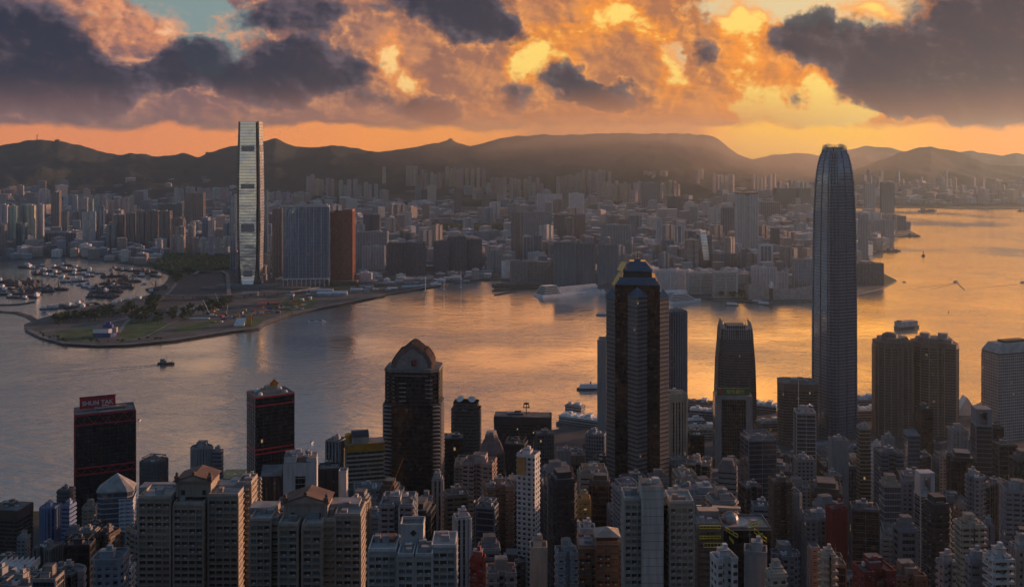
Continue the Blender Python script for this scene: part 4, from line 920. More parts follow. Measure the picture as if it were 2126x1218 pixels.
root, tops, base, cx, cy = wing_tower('estate_tower', 'beige apartment tower of three wings with a tiled gable penthouse, left of its twin', 'the left beige estate tower', 480,
    [(288, 354, 1036, 0, 17, 4, 'win'), (353, 362, 1046, 6, 8, 1, 'dark'), (361, 422, 1049, -1, 16, 4, 'win'), (421, 434, 1046, 8, 8, 1, 'dark'), (433, 494, 1031, 2, 16, 4, 'win'), (493, 521, 1006, 14, 12, 2, 'balc')], EST, rng)
tiled_penthouse(root, xat(366, 484) - cx, xat(438, 484) - cx, 2 - 12 + 2, 14 - 12 + 4, zat(1034, 482) - base, EST)
mb = MB(); mb.box(xat(320, 492) - cx, 6, zat(1034, 488) - base, 16, 8, 3.2, 0, 0); mb.build('roof_terrace', M['roof_pale'], root); mb = MB(); mb.box(xat(470, 492) - cx, 6, zat(1028, 488) - base, 15, 8, 3.0, 0, 0); mb.build('roof_terrace', M['roof_pale'], root)
root, tops, base, cx, cy = wing_tower('estate_tower', 'beige apartment tower of stepped wings with a tiled gable penthouse, right of its twin', 'the right beige estate tower', 455,
    [(519, 562, 1082, 3, 16, 3, 'win'), (562, 580, 1090, 6, 10, 1, 'balc'), (579, 618, 1092, -2, 15, 2, 'win'), (617, 629, 1090, 6, 8, 1, 'dark'), (628, 667, 1092, -2, 15, 2, 'win'), (666, 696, 1082, 4, 12, 1, 'balc'), (695, 748, 1072, 5, 16, 3, 'win')], EST, rng)
tiled_penthouse(root, xat(590, 462) - cx, xat(680, 462) - cx, -5, 8, zat(1078, 462) - base, (.36, .31, .27))
mb = MB(); mb.box(xat(545, 468) - cx, 6, zat(1078, 462) - base, 12, 9, 3, 0, 0); mb.build('roof_terrace', M['roof_pale'], root); mb = MB(); mb.box(xat(715, 468) - cx, 6, zat(1070, 462) - base, 13, 9, 3, 0, 0); mb.build('roof_terrace', M['roof_pale'], root)
# white estate in the lower centre
root, tops, base, cx, cy = wing_tower('white_estate', 'off-white apartment estate with red roof terraces and a square core bearing an emblem', 'the white estate with the emblem core', 420,
    [(765, 822, 1146, 2, 15, 4, 'win'), (821, 831, 1150, 8, 6, 1, 'dark'), (826, 858, 1156, -3, 13, 2, 'win'), (857, 866, 1150, 8, 6, 1, 'dark'), (863, 897, 1156, -3, 13, 2, 'win'), (896, 945, 1138, 2, 15, 3, 'win')], (.40, .40, .385), rng)
H0 = zat(1142, 424) - base
mb = MB(); mb.box(xat(856, 430) - cx, 0, H0, 9.5, 9, zat(1092, 428) - base - H0, 0, 0, 1); parapet(mb, [(xat(856, 430) - cx + a, b) for a, b in ((-4.75, -4.5), (4.75, -4.5), (4.75, 4.5), (-4.75, 4.5))], zat(1092, 428) - base, 1.2); mb.build('lift_core', [WL, M['roof']], root, None, (.44, .44, .43))
mb = MB(); mb.box(0, 0, 0, 2.0, .15, 2.0); eo = mb.build('emblem', M['dark'], root, (xat(856, 430) - cx, -4.62, zat(1112, 426) - base)); eo.rotation_euler = (0, radians(45), 0)
mb = MB(); mb.box(xat(800, 436) - cx, 3, H0 + .3, 9, 7, 1.5, 0, 0); mb.build('roof_terrace', M['terracotta'], root); mb = MB(); mb.box(xat(880, 436) - cx, -9, H0 - 1.8, 5, 5, 1.2, 0, 0); mb.build('roof_terrace', M['terracotta'], root)
mb = MB(); mb.tube((xat(829, 432) - cx, -1, H0), (xat(829, 432) - cx, -1, zat(1052, 432) - base), .18, 5); mb.build('antenna', M['white'], root)
# stair-core residential tower
root, tops, base, cx, cy = wing_tower('balcony_tower', 'apartment tower with green tinted balconies either side of a tall blank white stair core', 'the tower with the blank white stair core', 450,
    [(1297, 1336, 1040, 0, 14, 3, 'win'), (1378, 1392, 1048, 8, 6, 1, 'dark'), (1391, 1440, 1046, 2, 14, 4, 'win')], (.34, .34, .30), rng)
mb = MB(); a, b = xat(1332, 448) - cx, xat(1377, 448) - cx; Hc = zat(1008, 448) - base; mb.prism([(a, -15), (b, -15), (b, -3), (a, -3)], 0, Hc, 0, 1); mb.box((a + b) / 2 + 2, -9, Hc, 3, 3, 2.0, 0, 0)
for k in range(40): mb.box((a + b) / 2, -15.02, Hc - 2 - k * 3.6, b - a, .08, .10, 0, 2)
mb.build('stair_core', [WL, M['roof'], M['dark']], root, None, (.50, .49, .46))
mb = MB(); mb.lathe([(1.6, Hc), (1.9, Hc + .8), (1.3, Hc + 1.8), (0, Hc + 2.4)], 10, a + 3.5, -11); mb.build('roof_dome', M['wall_cream'], root)
# brown hotel
root, tops, base, cx, cy = wing_tower('brown_block', 'reddish brown apartment block with cream roof cornices and a pale hipped roof', 'the brown block with the pale hipped roof', 480,
    [(1202, 1240, 1138, 3, 14, 3, 'win'), (1238, 1284, 1130, -1, 16, 3, 'win'), (1283, 1297, 1140, 5, 12, 1, 'balc')], (.22, .115, .075), rng)
Hq = zat(1130, 479) - base; mb = MB(); xm = xat(1261, 482) - cx; q = [(xm - 6, -12), (xm + 6, -12), (xm + 6, 0), (xm - 6, 0)]; mb.prism([(xm - 5, -11), (xm + 5, -11), (xm + 5, -1), (xm - 5, -1)], Hq, Hq + 3, 1, None)
for i in range(4): mb.quad([(*q[i], Hq + 3), (*q[(i + 1) % 4], Hq + 3), (xm, -6, Hq + 6)])
mb.build('hipped_roof', [M['wall_cream'], M['terracotta']], root)

# white slotted tower
root, w, d, H, P, base = site('white_slotted_tower', 588, 660, 962, 700, 8, .8, 'rect', 'white tower with a dark vertical slot and stepped white roof line', 'the white slotted tower')
mb = MB(); mb.prism(P, 0, H, 0, 1); mb.prism([(-w * .14, -d * .5 - .15), (w * .16, -d * .5 - .15), (w * .16, -d * .5 + .5), (-w * .14, -d * .5 + .5)], 0, H - 9, 2, 2); mb.box(-w * .3, 0, H, w * .36, d * .9, 4, 0, 0, 1); mb.box(w * .34, 0, H, w * .3, d * .8, 2.5, 0, 0, 1)
mb.build('wall', [M['blank'], M['roof'], M['curtain_black']], root, None, (.5, .5, .49)); clutter(root, w, d, H + 2.5, rng, (.4, .4, .4), 6)
# gold topped hotel
root, w, d, H, P, base = site('gold_topped_hotel', 716, 797, 936, 880, 14, .5, 'rect', 'cream banded hotel with a golden attic and a curved glazed plant room on top', 'the gold topped hotel', 'hotel')
mb = MB(); wall_mesh(mb, P, 0, H, 'strip'); mb.build('wall', [M['office_strip'], M['roof'], WL], root, None, (.42, .33, .24))
mb = MB(); mb.prism(off(P, .8), H - 1, H + 5.5, 0, 1, True); mb.build('golden_attic', [M['gold'], M['roof']], root)
mb = MB(); L = w * .45; x = -w * .12
arc = [(-7, 0), (-7, 5), (-5, 8), (-2, 9.3), (2, 9.3), (5, 8), (7, 5), (7, 0)]
for (ya, za), (yb, zb2) in zip(arc, arc[1:]): mb.quad([(x - L / 2, ya, H + 5.5 + za), (x - L / 2, yb, H + 5.5 + zb2), (x + L / 2, yb, H + 5.5 + zb2), (x + L / 2, ya, H + 5.5 + za)][::-1], None, 1 if za > 4 and zb2 > 7 else 0)
for sx in (-1, 1): mb.quad([(x + sx * L / 2, ya, H + 5.5 + za) for ya, za in (arc if sx > 0 else arc[::-1])], None, 0)
mb.build('curved_plant_room', [M['wall_cream'], M['dark']], root)
mb = MB(); mb.lathe([(2.5, H + 5.5), (2.5, H + 9), (3.4, H + 9.2), (3.4, H + 12), (2, H + 13), (0, H + 13.4)], 10, -w * .42, 0); mb.build('roof_turret', M['gold'], root)

# arched crown tower
root, w, d, H, P, base = site('arched_crown_tower', 800, 918, 770, 950, -3, .75, 'cham', 'black glass tower with pale ledges and a pink gabled arch crown', 'the arched crown tower')
mb = MB(); wall_mesh(mb, P, 0, H, 'black'); W2 = [(a * 1.065, b * 1.03) for a, b in P]; mb.prism(W2, 0, H - 31, 0, 1)
mb.build('wall', [M['curtain_black'], M['roof'], WL], root, None, (.045, .05, .06))
mb = MB()
for k in range(40):
    z = H - 33 - k * 3.6
    if z < 5: break
    for s, wd in ((-1, .17), (1, .13)): mb.box(s * w * (.535 - wd / 2), -d * .47, z, w * wd, d * .10, .9)
    mb.box(w * .54, 0, z, 1.2, d * .7, .9); mb.box(-w * .54, 0, z, 1.2, d * .7, .9)
for k in range(5): mb.box(-w * .16, -d * .505, H - 12 - k * 4, w * .13, .8, .8); mb.box(w * .33, -d * .505, H - 9 - k * 4, w * .13, .8, .8)
for k in range(8): mb.box(-w * .33, -d * .5, H - 7 - k * 3.6, 1.5, .8, .8); mb.box(-w * .44, -d * .42, H - 7 - k * 3.6, 1.5, .8, .8)
mb.build('ledge_stack', WL, root, None, (.30, .28, .27))
mb = MB(); mb.prism(off(P, .7), H - 1.6, H + 1.2, 0, 1, True); mb.box(0, -d * .5 - .6, H - 5, w * .62, .6, .9, 0, 0); mb.build('cornice', [WL, M['roof']], root, None, (.16, .15, .155))
hw = w * .37; prof = [(-hw, 0), (-hw * .98, 6), (-hw * .90, 9), (-hw * .66, 15), (-hw * .52, 15.6), (-hw * .2, 20.6), (0, 22.8), (hw * .2, 21), (hw * .52, 16.2), (hw * .68, 15.4), (hw * .92, 9.5), (hw, 6), (hw, 0)]
def gable(prof, s, y0, y1, mi, mb, z0):
    pr = [(x * s, z * s + z0) for x, z in prof]
    for (xa, za), (xb, zb2) in zip(pr, pr[1:]): mb.quad([(xa, y0, za), (xb, y0, zb2), (xb, y1, zb2), (xa, y1, za)], None, mi)
    mb.quad([(x, y0, z) for x, z in pr][::-1], None, mi); mb.quad([(x, y1, z) for x, z in pr], None, mi)
mb = MB(); gable(prof, 1.0, -d * .34, d * .22, 0, mb, H + 1.2); 
for k in range(7): 
    t = k / 6; yy = -d * .34 + d * .56 * t; pr = [(x * 1.03, z * 1.03 + H + 1.2) for x, z in prof]
    for (xa, za), (xb, zb2) in zip(pr, pr[1:]): mb.tube((xa, yy, za), (xb, yy, zb2), .45, 5, 2)
pass
plain('crown_pink', (.155, .11, .105), .7)
mb.build('gabled_crown', [M['crown_pink'], M['roof'], M['terracotta']], root)
mb = MB(); gable(prof, .78, -d * .34 - .9, -d * .34 - .2, 0, mb, H + 1.2); g1 = mb.build('gable_face', M['tower_grey'] if 'tower_grey' in M else plain('tower_grey', (.24, .22, .215), .8), root)
mb = MB(); mb.box(hw * .02, -d * .34 - 1.2, H + 3.4, 1.6, .4, 5); mb.box(hw * .1, -d * .34 - 1.2, H + 3.4, 3.0, .4, 1.4); mb.build('crown_mark', M['dark'], g1)
mb = MB(); mb.box(hw * .17, -d * .34 - 1.25, H + 5, 2.6, .4, 4.2); mb.build('crown_mark', M['red'], g1)

# twin dish tower
root, w, d, H, P, base = site('twin_dish_tower', 937, 999, 852, 1120, -6, .8, 'cham', 'dark tower with two white dishes and two whip masts on its stepped top', 'the twin dish tower')
mb = MB(); wall_mesh(mb, [(a * .86, b * .86) for a, b in P], 0, H + 7, 'strip'); wall_mesh(mb, P, 0, H, 'strip'); mb.build('wall', [M['office_strip'], M['roof'], WL], root, None, (.075, .08, .09))
for s in (-1, 1):
    dish(root, s * 6, -2, H + 9, 4.2, tilt=.7, az=.4 * s)
    mb = MB(); mb.tube((s * 9, 3, H + 7), (s * 9, 3, H + 24), .22, 5, 0, .08); mb.build('antenna', M['metal'], root)
mb = MB(); mb.lathe([(3, H - .2), (3, H + .2), (0, H + .2)], 14); o = mb.build('roof_emblem', M['metal'], root, (0, -d * .5 + H, H - 4) if False else (0, 0, 0)); o.location = (0, -d * .44, 0); o.rotation_euler = (0, 0, 0)
# hexagonal crown tower
root, w, d, H, P, base = site('hexagon_crown_tower', 994, 1046, 948, 920, 0, 1, 'oct', 'dark tower under a faceted brownish pink crown with a glazed top', 'the faceted crown tower')
mb = MB(); wall_mesh(mb, P, 0, H, 'strip'); mb.build('wall', [M['office_strip'], M['roof'], WL], root, None, (.09, .08, .08))
mb = MB(); r = w * .5; mb.lathe([(r, H), (r * 1.05, H + 2), (r * .95, H + 5), (r * .72, H + 11), (r * .62, H + 12), (r * .5, H + 17), (r * .3, H + 19), (0, H + 19.5)], 8, a0=pi / 8); mb.build('faceted_crown', M['crown_pink'], root)
mb = MB(); mb.lathe([(r * .44, H + 17), (r * .42, H + 20), (0, H + 20.3)], 8, a0=pi / 8); mb.build('lantern', M['metal'], root)
# mast on the wide slab
for o_ in [o for o in bpy.data.objects if o.get('label', '').startswith('wide dark slab')]:
    zt = zat(868, 1240) - o_.location.z; mb = MB(); mb.tube((4, 0, zt), (4, 0, zt + 16), .5, 6); mb.box(4, 0, zt + 9, 9, 1, 1); mb.box(4, 0, zt + 13, 6, 1, 2.2); mb.box(1, 0, zt + 9, 1, 1, 4); mb.box(7, 0, zt + 9, 1, 1, 4); mb.build('signal_mast', M['dark'], o_)

# ---- stepped star plan skyscraper
root, w, d, H, P, base = site('stepped_skyscraper', 1277, 1370, 592, 900, -7, 1, 'rect', 'tall dark star shaped skyscraper with pointed corner bays and a stepped lantern crown', 'the stepped dark skyscraper')
mb = MB(); mb.prism(P, 0, H, 0, 1); mb.build('wall', [M['curtain_black'], M['roof'], WL], root, None, (.045, .05, .055))
R = w * .5 + 8.2
for k in range(4):
    a = k * pi / 2 - pi / 2; top = H - (9.5 if k == 0 else 13.5); mb = MB(); q = [(R * cos(a), R * sin(a)), ((R - 9) * cos(a) - 9 * sin(a), (R - 9) * sin(a) + 9 * cos(a)), ((R - 9) * cos(a) + 9 * sin(a), (R - 9) * sin(a) - 9 * cos(a))]
    if area(q) < 0: q = q[::-1]
    mb.prism(q, 0, top, 0, None); z = top - .8
    while z > 60: mb.prism(off(q, .25), z, z + 1.5, 1, 1, True); z -= 3.9
    cb = MB(); o = off(q, .6); ap = ((R - 5) * cos(a), (R - 5) * sin(a), top + 8)
    for i in range(3): cb.quad([(*o[i], top), (*o[(i + 1) % 3], top), ap])
    bay = mb.build('corner_bay', [M['curtain_dark'], WL], root, None, (.17, .175, .18)); cb.build('glass_cap', M['slate_glass'], bay)
mb = MB()
for k, (s0, s1, z0, z1) in enumerate(((.98, .86, 0, 3.5), (.84, .80, 3.5, 6), (.66, .64, 6, 11), (.72, .36, 11, 19), (.16, .1, 19, 21))):
    o = [(a * s0, b * s0) for a, b in P]; t = [(a * s1, b * s1) for a, b in P]; mb.prism(o, H + z0, H + z1, 1 if k in (2,) else 0, 0, True, top=t)
mb.build('lantern_crown', [M['slate_glass'], M['dark']], root)
mb = MB(); mb.tube((0, 0, H + 21), (0, 0, H + 29), .5, 6, 0, .15); mb.tube((2.5, 0, H + 20), (5.5, 0, H + 27), .2, 4); mb.tube((-2, 0, H + 20), (-4.2, 0, H + 25), .2, 4); mb.build('spire', M['dark'], root)
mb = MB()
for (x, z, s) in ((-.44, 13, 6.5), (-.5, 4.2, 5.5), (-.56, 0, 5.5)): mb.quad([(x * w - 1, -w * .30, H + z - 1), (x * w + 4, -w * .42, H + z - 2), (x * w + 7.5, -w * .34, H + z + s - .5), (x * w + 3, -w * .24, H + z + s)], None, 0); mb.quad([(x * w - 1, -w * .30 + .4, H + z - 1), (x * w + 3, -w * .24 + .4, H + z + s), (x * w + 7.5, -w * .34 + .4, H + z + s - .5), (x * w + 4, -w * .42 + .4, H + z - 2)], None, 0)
mb.build('glow_tinted_panel', M['sky_glow_gold'] if 'sky_glow_gold' in M else plain('sky_glow_gold', (.95, .55, .18), .4, .6, .05), root)  # gold colour stands in for the bright sky mirrored in these panels

# ---- the tallest tapering skyscraper
NOTCH = [(-.36, -.5), (.36, -.5), (.36, -.43), (.43, -.43), (.43, -.36), (.5, -.36), (.5, .36), (.43, .36), (.43, .43), (.36, .43), (.36, .5), (-.36, .5), (-.36, .43), (-.43, .43), (-.43, .36), (-.5, .36), (-.5, -.36), (-.43, -.36), (-.43, -.43), (-.36, -.43)]
def tapered(name, x0, x1, Y, rot, prof, label, ref, sty, col, fins, ybase=None):
    root, w, d, H, P, base = site(name, x0, x1, prof[0][0], Y, rot, 1.0, NOTCH, label, ref, 'skyscraper')
    mb = MB(); W0 = x1 - x0; lv = [(zl(y, Y, base), ww / W0) for y, ww in prof] + [(0, 1.0)]; lv.reverse()
    fl = STY[sty][1]
    for (za, sa), (zb_, sb) in zip(lv, lv[1:]):
        mb.prism([(a * sa, b * sa) for a, b in P], za, zb_, 0, 1, top=[(a * sb, b * sb) for a, b in P])
        z = za + .3
        while z < zb_ - .5:
            t = (z - za) / (zb_ - za); s = sa + (sb - sa) * t
            if z > 30: mb.prism(off([(a * s, b * s) for a, b in P], .35), z, z + .8, 2, 2, True)
            z += fl
    # stacks of vertical mullions on every face
    mb.build('wall', [M[STY[sty][0]], M['roof'], WL], root, None, col)
    rb = MB()
    for q in range(4):
        a = q * pi / 2
        for (za, sa), (zb_, sb) in zip(lv, lv[1:]):
            for u in (-.30, 0, .30):
                pa = (u * w * sa, -(w * sa / 2 + .45)); pb = (u * w * sb, -(w * sb / 2 + .45))
                A = (pa[0] * cos(a) - pa[1] * sin(a), pa[0] * sin(a) + pa[1] * cos(a), za); Bv = (pb[0] * cos(a) - pb[1] * sin(a), pb[0] * sin(a) + pb[1] * cos(a), zb_)
                rb.tube(A, Bv, .55, 4)
    rb.build('mullion', M['metal_dark'], root)
    gb = MB()
    for q in range(4):
        a = q * pi / 2 - pi / 4
        for (za, sa), (zb_, sb) in zip(lv, lv[1:]):
            for (rr, th, rad) in ((.545, .085, 1.1), (.545, -.085, 1.1)):
                gb.tube((rr * w * sa * sin(a + th) * -1, rr * w * sa * cos(a + th) * -1, za), (rr * w * sb * sin(a + th) * -1, rr * w * sb * cos(a + th) * -1, zb_), rad, 5)
    gb.build('corner_shade_tube', M['dark'], root)  # dark tubes stand in for the shade inside the corner notches
    ht, st = lv[-1]; fb = MB(); n = fins
    for q in range(4):
        a = q * pi / 2
        for k in range(n):
            u = -.42 + .84 * k / (n - 1); ext = 9 if n < 12 else 10
            hh = ext * (.55 + .45 * (1 - abs(u) * 1.2)) if n < 12 else ext
            p0 = (u * w * st, -(w * st / 2 + .1)); p1 = (u * w * st * .93, -(w * st / 2) * .90)
            rt = lambda p: (p[0] * cos(a) - p[1] * sin(a), p[0] * sin(a) + p[1] * cos(a))
            fb.tube((*rt((p0[0] * 1.03, p0[1] * 1.06)), ht - 14), (*rt(p0), ht), .65, 4); fb.tube((*rt(p0), ht - .1), (*rt(p1), ht + hh), .55, 4, 0, .25)
    fb.build('crown_fin', M['metal'], root)
    cb = MB(); cb.box(0, 0, ht, w * st * .6, w * st * .6, 4, 0, 0, 1); cb.build('plant_room', [M['dark'], M['roof']], root)
    return root, w, H, base
IF = tapered('tapering_skyscraper', 1685, 1780, 1400, 24, [(312, 48), (322, 60), (340, 70), (360, 77), (385, 82), (440, 88), (520, 91), (640, 94)], 'tallest near-shore skyscraper, blue grey glass tapering to a clawed crown', 'the tallest skyscraper', 'glassp', (.22, .25, .30), 10)
tapered('clawed_crown_tower', 1482, 1571, 1450, -4, [(686, 70), (700, 73), (735, 79), (760, 83), (820, 87)], 'shorter dark tower with a tall comb of pale fins around its crown', 'the fin crowned tower', 'strip', (.13, .14, .155), 13)
# mall roofs at the foot
for (nm, x0, x1, yt, Y, lab, col) in (('podium_mall', 1640, 1800, 935, 1330, 'flat grey podium at the foot of the tallest skyscraper', (.2, .2, .2)), ('podium_mall', 1790, 1850, 888, 1480, 'pale waterfront podium beside the twin curved towers', (.3, .3, .3))):
    T(nm, x0, x1, yt, Y, 0, .5, 'rect', 'strip', col, lab, None, 'mall', 6)

# ---- green signed bank
root, w, d, H, P, base = site('bank_tower', 1480, 1562, 822, 1180, -4, .5, 'rect', 'grey bank tower with a ribbed black glass front and a green lettered roof sign', 'the green signed bank')
mb = MB(); mb.prism(P, 0, H, 0, 1)
for s in (-1, 1): mb.box(s * w * .415, -d * .5 - .5, 0, w * .17, 1.6, H, 0, 2, bottom=False); mb.box(s * w * .47, -d * .5 - 1.4, 0, w * .05, .8, H - .02, 0, 2, bottom=False)
mb.box(0, -d * .5 - .5, H - 4, w * .66, 1.5, 4.0, 0, 2); mb.box(0, -d * .5 - .5, 0, w * .66, 1.5, 22, 0, 2)
for k in range(14): mb.box(-w * .31 + k * w * .62 / 13, -d * .5 - .3, 0, .35, .8, H - 4, 0, 3, bottom=False)
mb.build('wall', [M['curtain_black'], M['roof'], WL, M['metal_dark']], root, None, (.27, .275, .28))
sg = MB(); sg.box(0, -d * .3, H + .3, w * .88, 1.2, 7.6); so = sg.build('roof_sign', M['green_sign'], root)
letters(so, '恒生銀行', 5.0, (2.5, -d * .3 - .7, H + 2.1), (radians(90), 0, 0), M['sign_gold'] if 'sign_gold' in M else plain('sign_gold', (.55, .48, .12), .6), .08, bold=.05)
mb = MB(); mb.lathe([(2.3, 0), (2.3, .25), (0, .25)], 14); o = mb.build('sign_badge', M['red'], so, (-w * .33, -d * .3 - .65, H + 4.0)); o.rotation_euler = (radians(90), 0, 0)
clutter(root, w, d * .5, H, rng, (.3, .3, .3), 3)

# ---- twin curved towers
for (x0, x1, yt, lab, sd2) in ((1812, 1893, 712, 'left one of the twin brown ribbed towers with rounded bays and roof terraces', 5), (1891, 1989, 715, 'right one of the twin brown ribbed towers, carrying two drum shaped roof pods', 8)):
    root, w, d, H, P, base = site('curved_twin_tower', x0, x1, yt, 1400, -8, .8, [(-.5, -.2), (-.44, -.36), (-.3, -.47), (-.12, -.5), (.06, -.47), (.18, -.36), (.24, -.22), (.38, -.26), (.5, -.14), (.5, .34), (.36, .5), (-.36, .5), (-.5, .34)] if sd2 == 5 else [(-.5, -.1), (-.38, -.3), (-.2, -.42), (.0, -.44), (.12, -.36), (.16, -.44), (.42, -.5), (.5, -.36), (.5, .34), (.36, .5), (-.36, .5), (-.5, .34)], lab, 'the twin curved towers', group='twin curved towers by the water')
    mb = MB(); wall_mesh(mb, P, 0, H - 6, 'strip'); mb.prism(off(P, .6), H - 6.5, H, 2, 1, True); mb.build('wall', [M['office_strip'], M['roof'], WL], root, None, (.20, .145, .12))
    cl = MB()
    for i, p in enumerate(off(P, .7)): cl.box(p[0], p[1], 0, 1.1, 1.1, H - 6.6)
    cl.build('corner_rib', WL, root, None, (.32, .24, .19))
    mb = MB(); mb.prism([(a * .8, b * .8) for a, b in P], H, H + 5, 0, 1); mb.build('roof_storey', [WL, M['roof']], root, None, (.26, .20, .17))
    if sd2 == 8:
        for s in (-.22, .22): mb = MB(); mb.lathe([(7, H + 5), (7, H + 11), (6.4, H + 11.5), (0, H + 11.8)], 12, s * w, 0); mb.build('roof_pod', M['metal'], root)
    else: mb = MB(); mb.lathe([(11, H + 5), (10, H + 9), (6, H + 11), (0, H + 11.5)], 14, -w * .08, 0); mb.build('roof_pod', M['crown_pink'], root)
# ---- round-windowed white skyscraper
root, w, d, H, P, base = site('gridded_skyscraper', 2037, 2165, 738, 1380, 17, .45, 'rect', 'pale gridded skyscraper with rows of small round windows and a sloped roof edge', 'the gridded white skyscraper')
facade('portholes', 3.9, 3.2, .56, .60, (.010, .014, .022), gvar=.3, curtain=.04)
mb = MB(); mb.prism(P, 0, H, 0, 1); mb.build('wall', [M['portholes'], M['roof'], WL], root, None, (.36, .37, .38))
mb = MB(); mb.prism(P, H + 2.2, H + 14, 0, 0, top=[(a * .8, b * .7) for a, b in P]); mb.prism(off(P, -.8), H, H + 2.2, 1, None); mb.box(0, 0, H + 14, w * .5, d * .4, 3, 0, 1); mb.build('roof', [M['slate_grey'] if 'slate_grey' in M else plain('slate_grey', (.26, .29, .31), .6), M['dark']], root)

# ---- spire on the white framed tower
for o_ in [o for o in bpy.data.objects if o.get('label', '').startswith('dark glass tower in a white frame')]:
    zt = zat(858, 1000) - o_.location.z; mb = MB(); mb.tube((-6, 0, zt), (-6, 0, zt + 32), .35, 6, 0, .12); mb.box(-6, 0, zt + 12, 3, .4, .4); mb.build('spire', M['white'], o_)
    dish(o_, 2, -2, zt + 4, 3); dish(o_, 6, 1, zt + 5, 2.4, tilt=.5, az=1)
# orange top of the slender white tower
for o_ in [o for o in bpy.data.objects if o.get('label', '').startswith('slender white tower')]:
    zt = zat(948, 620) - o_.location.z; ww = 9; mb = MB(); mb.box(0, 0, 0, 5.2, .5, 10); o = mb.build('ochre_panel', M['ochre'] if 'ochre' in M else plain('ochre', (.40, .23, .08), .8), o_, (-2.6, -5.5, zt - 11))
# white dish on the estate roof
dm = empty('satellite_dish', (xat(490, 500), 500, zat(1010, 500)), 'large white round satellite dish between the two beige estate towers', 'satellite dish')
mb = MB(); mb.lathe([(0, 0), (1.5, .15), (2.8, .55), (3.5, 1.1)], 18); mb.tube((0, 0, 0), (0, 0, 2.4), .08, 4); o = mb.build('reflector', M['white'], dm, (0, 0, 3.2)); o.rotation_euler = (radians(48), 0, radians(-8))
mb = MB(); mb.tube((0, 0, 0), (0, 0, 3.2), .4, 8, 0, .25); mb.box(0, 0, -.4, 3, 3, .4); mb.build('mount', M['metal'], dm)
dm.location.z -= 2

# ---- tower cranes near the arched crown tower
def crane(px, py0, py1, Y, lab, mat, lean=None):
    x = xat(px, Y); zt = zat(py0, Y); zb_ = zat(py1, Y); root = empty('tower_crane', (x, Y, zb_), lab, 'crane'); h = zt - zb_
    mb = MB(); s = .9
    for a, b in ((-s, -s), (s, -s), (s, s), (-s, s)): mb.tube((a, b, 0), (a, b, h), .16, 4)
    k = 0
    while k * 2.2 < h - 2: z = k * 2.2; mb.tube((-s, -s, z), (s, -s, z + 2.2), .1, 4); mb.tube((s, s, z), (s, -s, z + 2.2), .1, 4); mb.tube((-s, s, z), (-s, -s, z + 2.2), .1, 4); k += 1
    mb.build('mast', M[mat], root)
    mb = MB(); L = Vector(lean); mb.tube((0, 0, h), tuple(Vector((0, 0, h)) + L), .3, 4)
    mb.tube((0, 0, h + 1.6), tuple(Vector((0, 0, h)) + L), .18, 4)
    for q in range(10): t = q / 10; p = Vector((0, 0, h)) + L * t; mb.tube(tuple(p), tuple(Vector((0, 0, h + 1.6)) + (L - Vector((0, 0, 1.6))) * (t + .05)), .12, 4)
    mb.tube((0, 0, h), (-L.x * .25, 0, h + 2), .4, 4); mb.box(-L.x * .25, 0, h + .4, 1.8, 1.6, 1.6); mb.build('jib', M[mat], root)
    return root
crane(806, 1030, 1075, 640, 'orange tower crane with raised jib in front of the arched crown tower', 'orange', (9, 0, 23))
crane(1148, 1045, 1160, 600, 'slim rust orange crane mast in front of the bright blue pencil block', 'orange', (3, 0, 4))
# ---- yellow scaffolded block with dishes
root, tops, base, cx, cy = wing_tower('scaffolded_block', 'dark block hung with yellow scaffolding and work platforms around a domed roof', 'the yellow scaffolded block', 500,
    [(1448, 1500, 1092, 0, 16, 4, 'balc'), (1500, 1600, 1100, 6, 18, 6, 'dark')], (.12, .12, .12), rng)
Hs = zat(1098, 505) - base; mb = MB()
def scaf(mb, x0, x1, y, z0, z1, tilt=0):
    n = max(2, int(abs(x1 - x0) / 1.6))
    for z, q in ((z0, 0), (z1, 1)): mb.tube((x0, y, z), (x1, y, z + tilt), .22, 4)
    for k in range(n + 1): t = k / n; x = x0 + (x1 - x0) * t; mb.tube((x, y, z0 + tilt * t), (x, y, z1 + tilt * t), .14, 4)
a = xat(1455, 495) - cx; b = xat(1499, 495) - cx
scaf(mb, a, b, -14, Hs + 3.0, Hs + 4.4); scaf(mb, a, b, -14, Hs - 1.8, Hs - .6); scaf(mb, a + 2, b, -14, Hs - 6, Hs - 4); 
mb.build('yellow_scaffold', M['yellow'], root)
mb = MB(); a = xat(1514, 495) - cx; scaf(mb, a, a + 6, -8, Hs + 0, Hs + 1.4, -3.6); scaf(mb, a + 2, a + 4, -8, Hs - 4, Hs - 3, -2.5); mb.build('yellow_scaffold', M['yellow'], root)
mb = MB(); a = xat(1562, 495) - cx; scaf(mb, a, a + 7, -8, Hs + 1, Hs + 2.4, 2.2); scaf(mb, a + 3, a + 9, -8, Hs - 1, Hs + .8, -5); scaf(mb, a + 4, a + 7, -8, Hs - 5, Hs - 3, 1.6); mb.build('yellow_scaffold', M['yellow'], root)
mb = MB(); mb.lathe([(4.2, Hs), (4.2, Hs + 1.5), (3.6, Hs + 3.2), (2, Hs + 4.3), (0, Hs + 4.8)], 14, xat(1530, 500) - cx, 4); mb.build('roof_dome', M['metal'], root)
dish(root, xat(1548, 500) - cx, -4, Hs + 2.5, 2.0, tilt=1.0, az=.1)
mb = MB(); mb.box(xat(1475, 505) - cx, 0, Hs + 3, 10, 6, 4.5); mb.box(xat(1515, 510) - cx, 6, Hs + 5, 14, 3, 1.4, -.15); mb.build('plant_room', M['metal'], root)

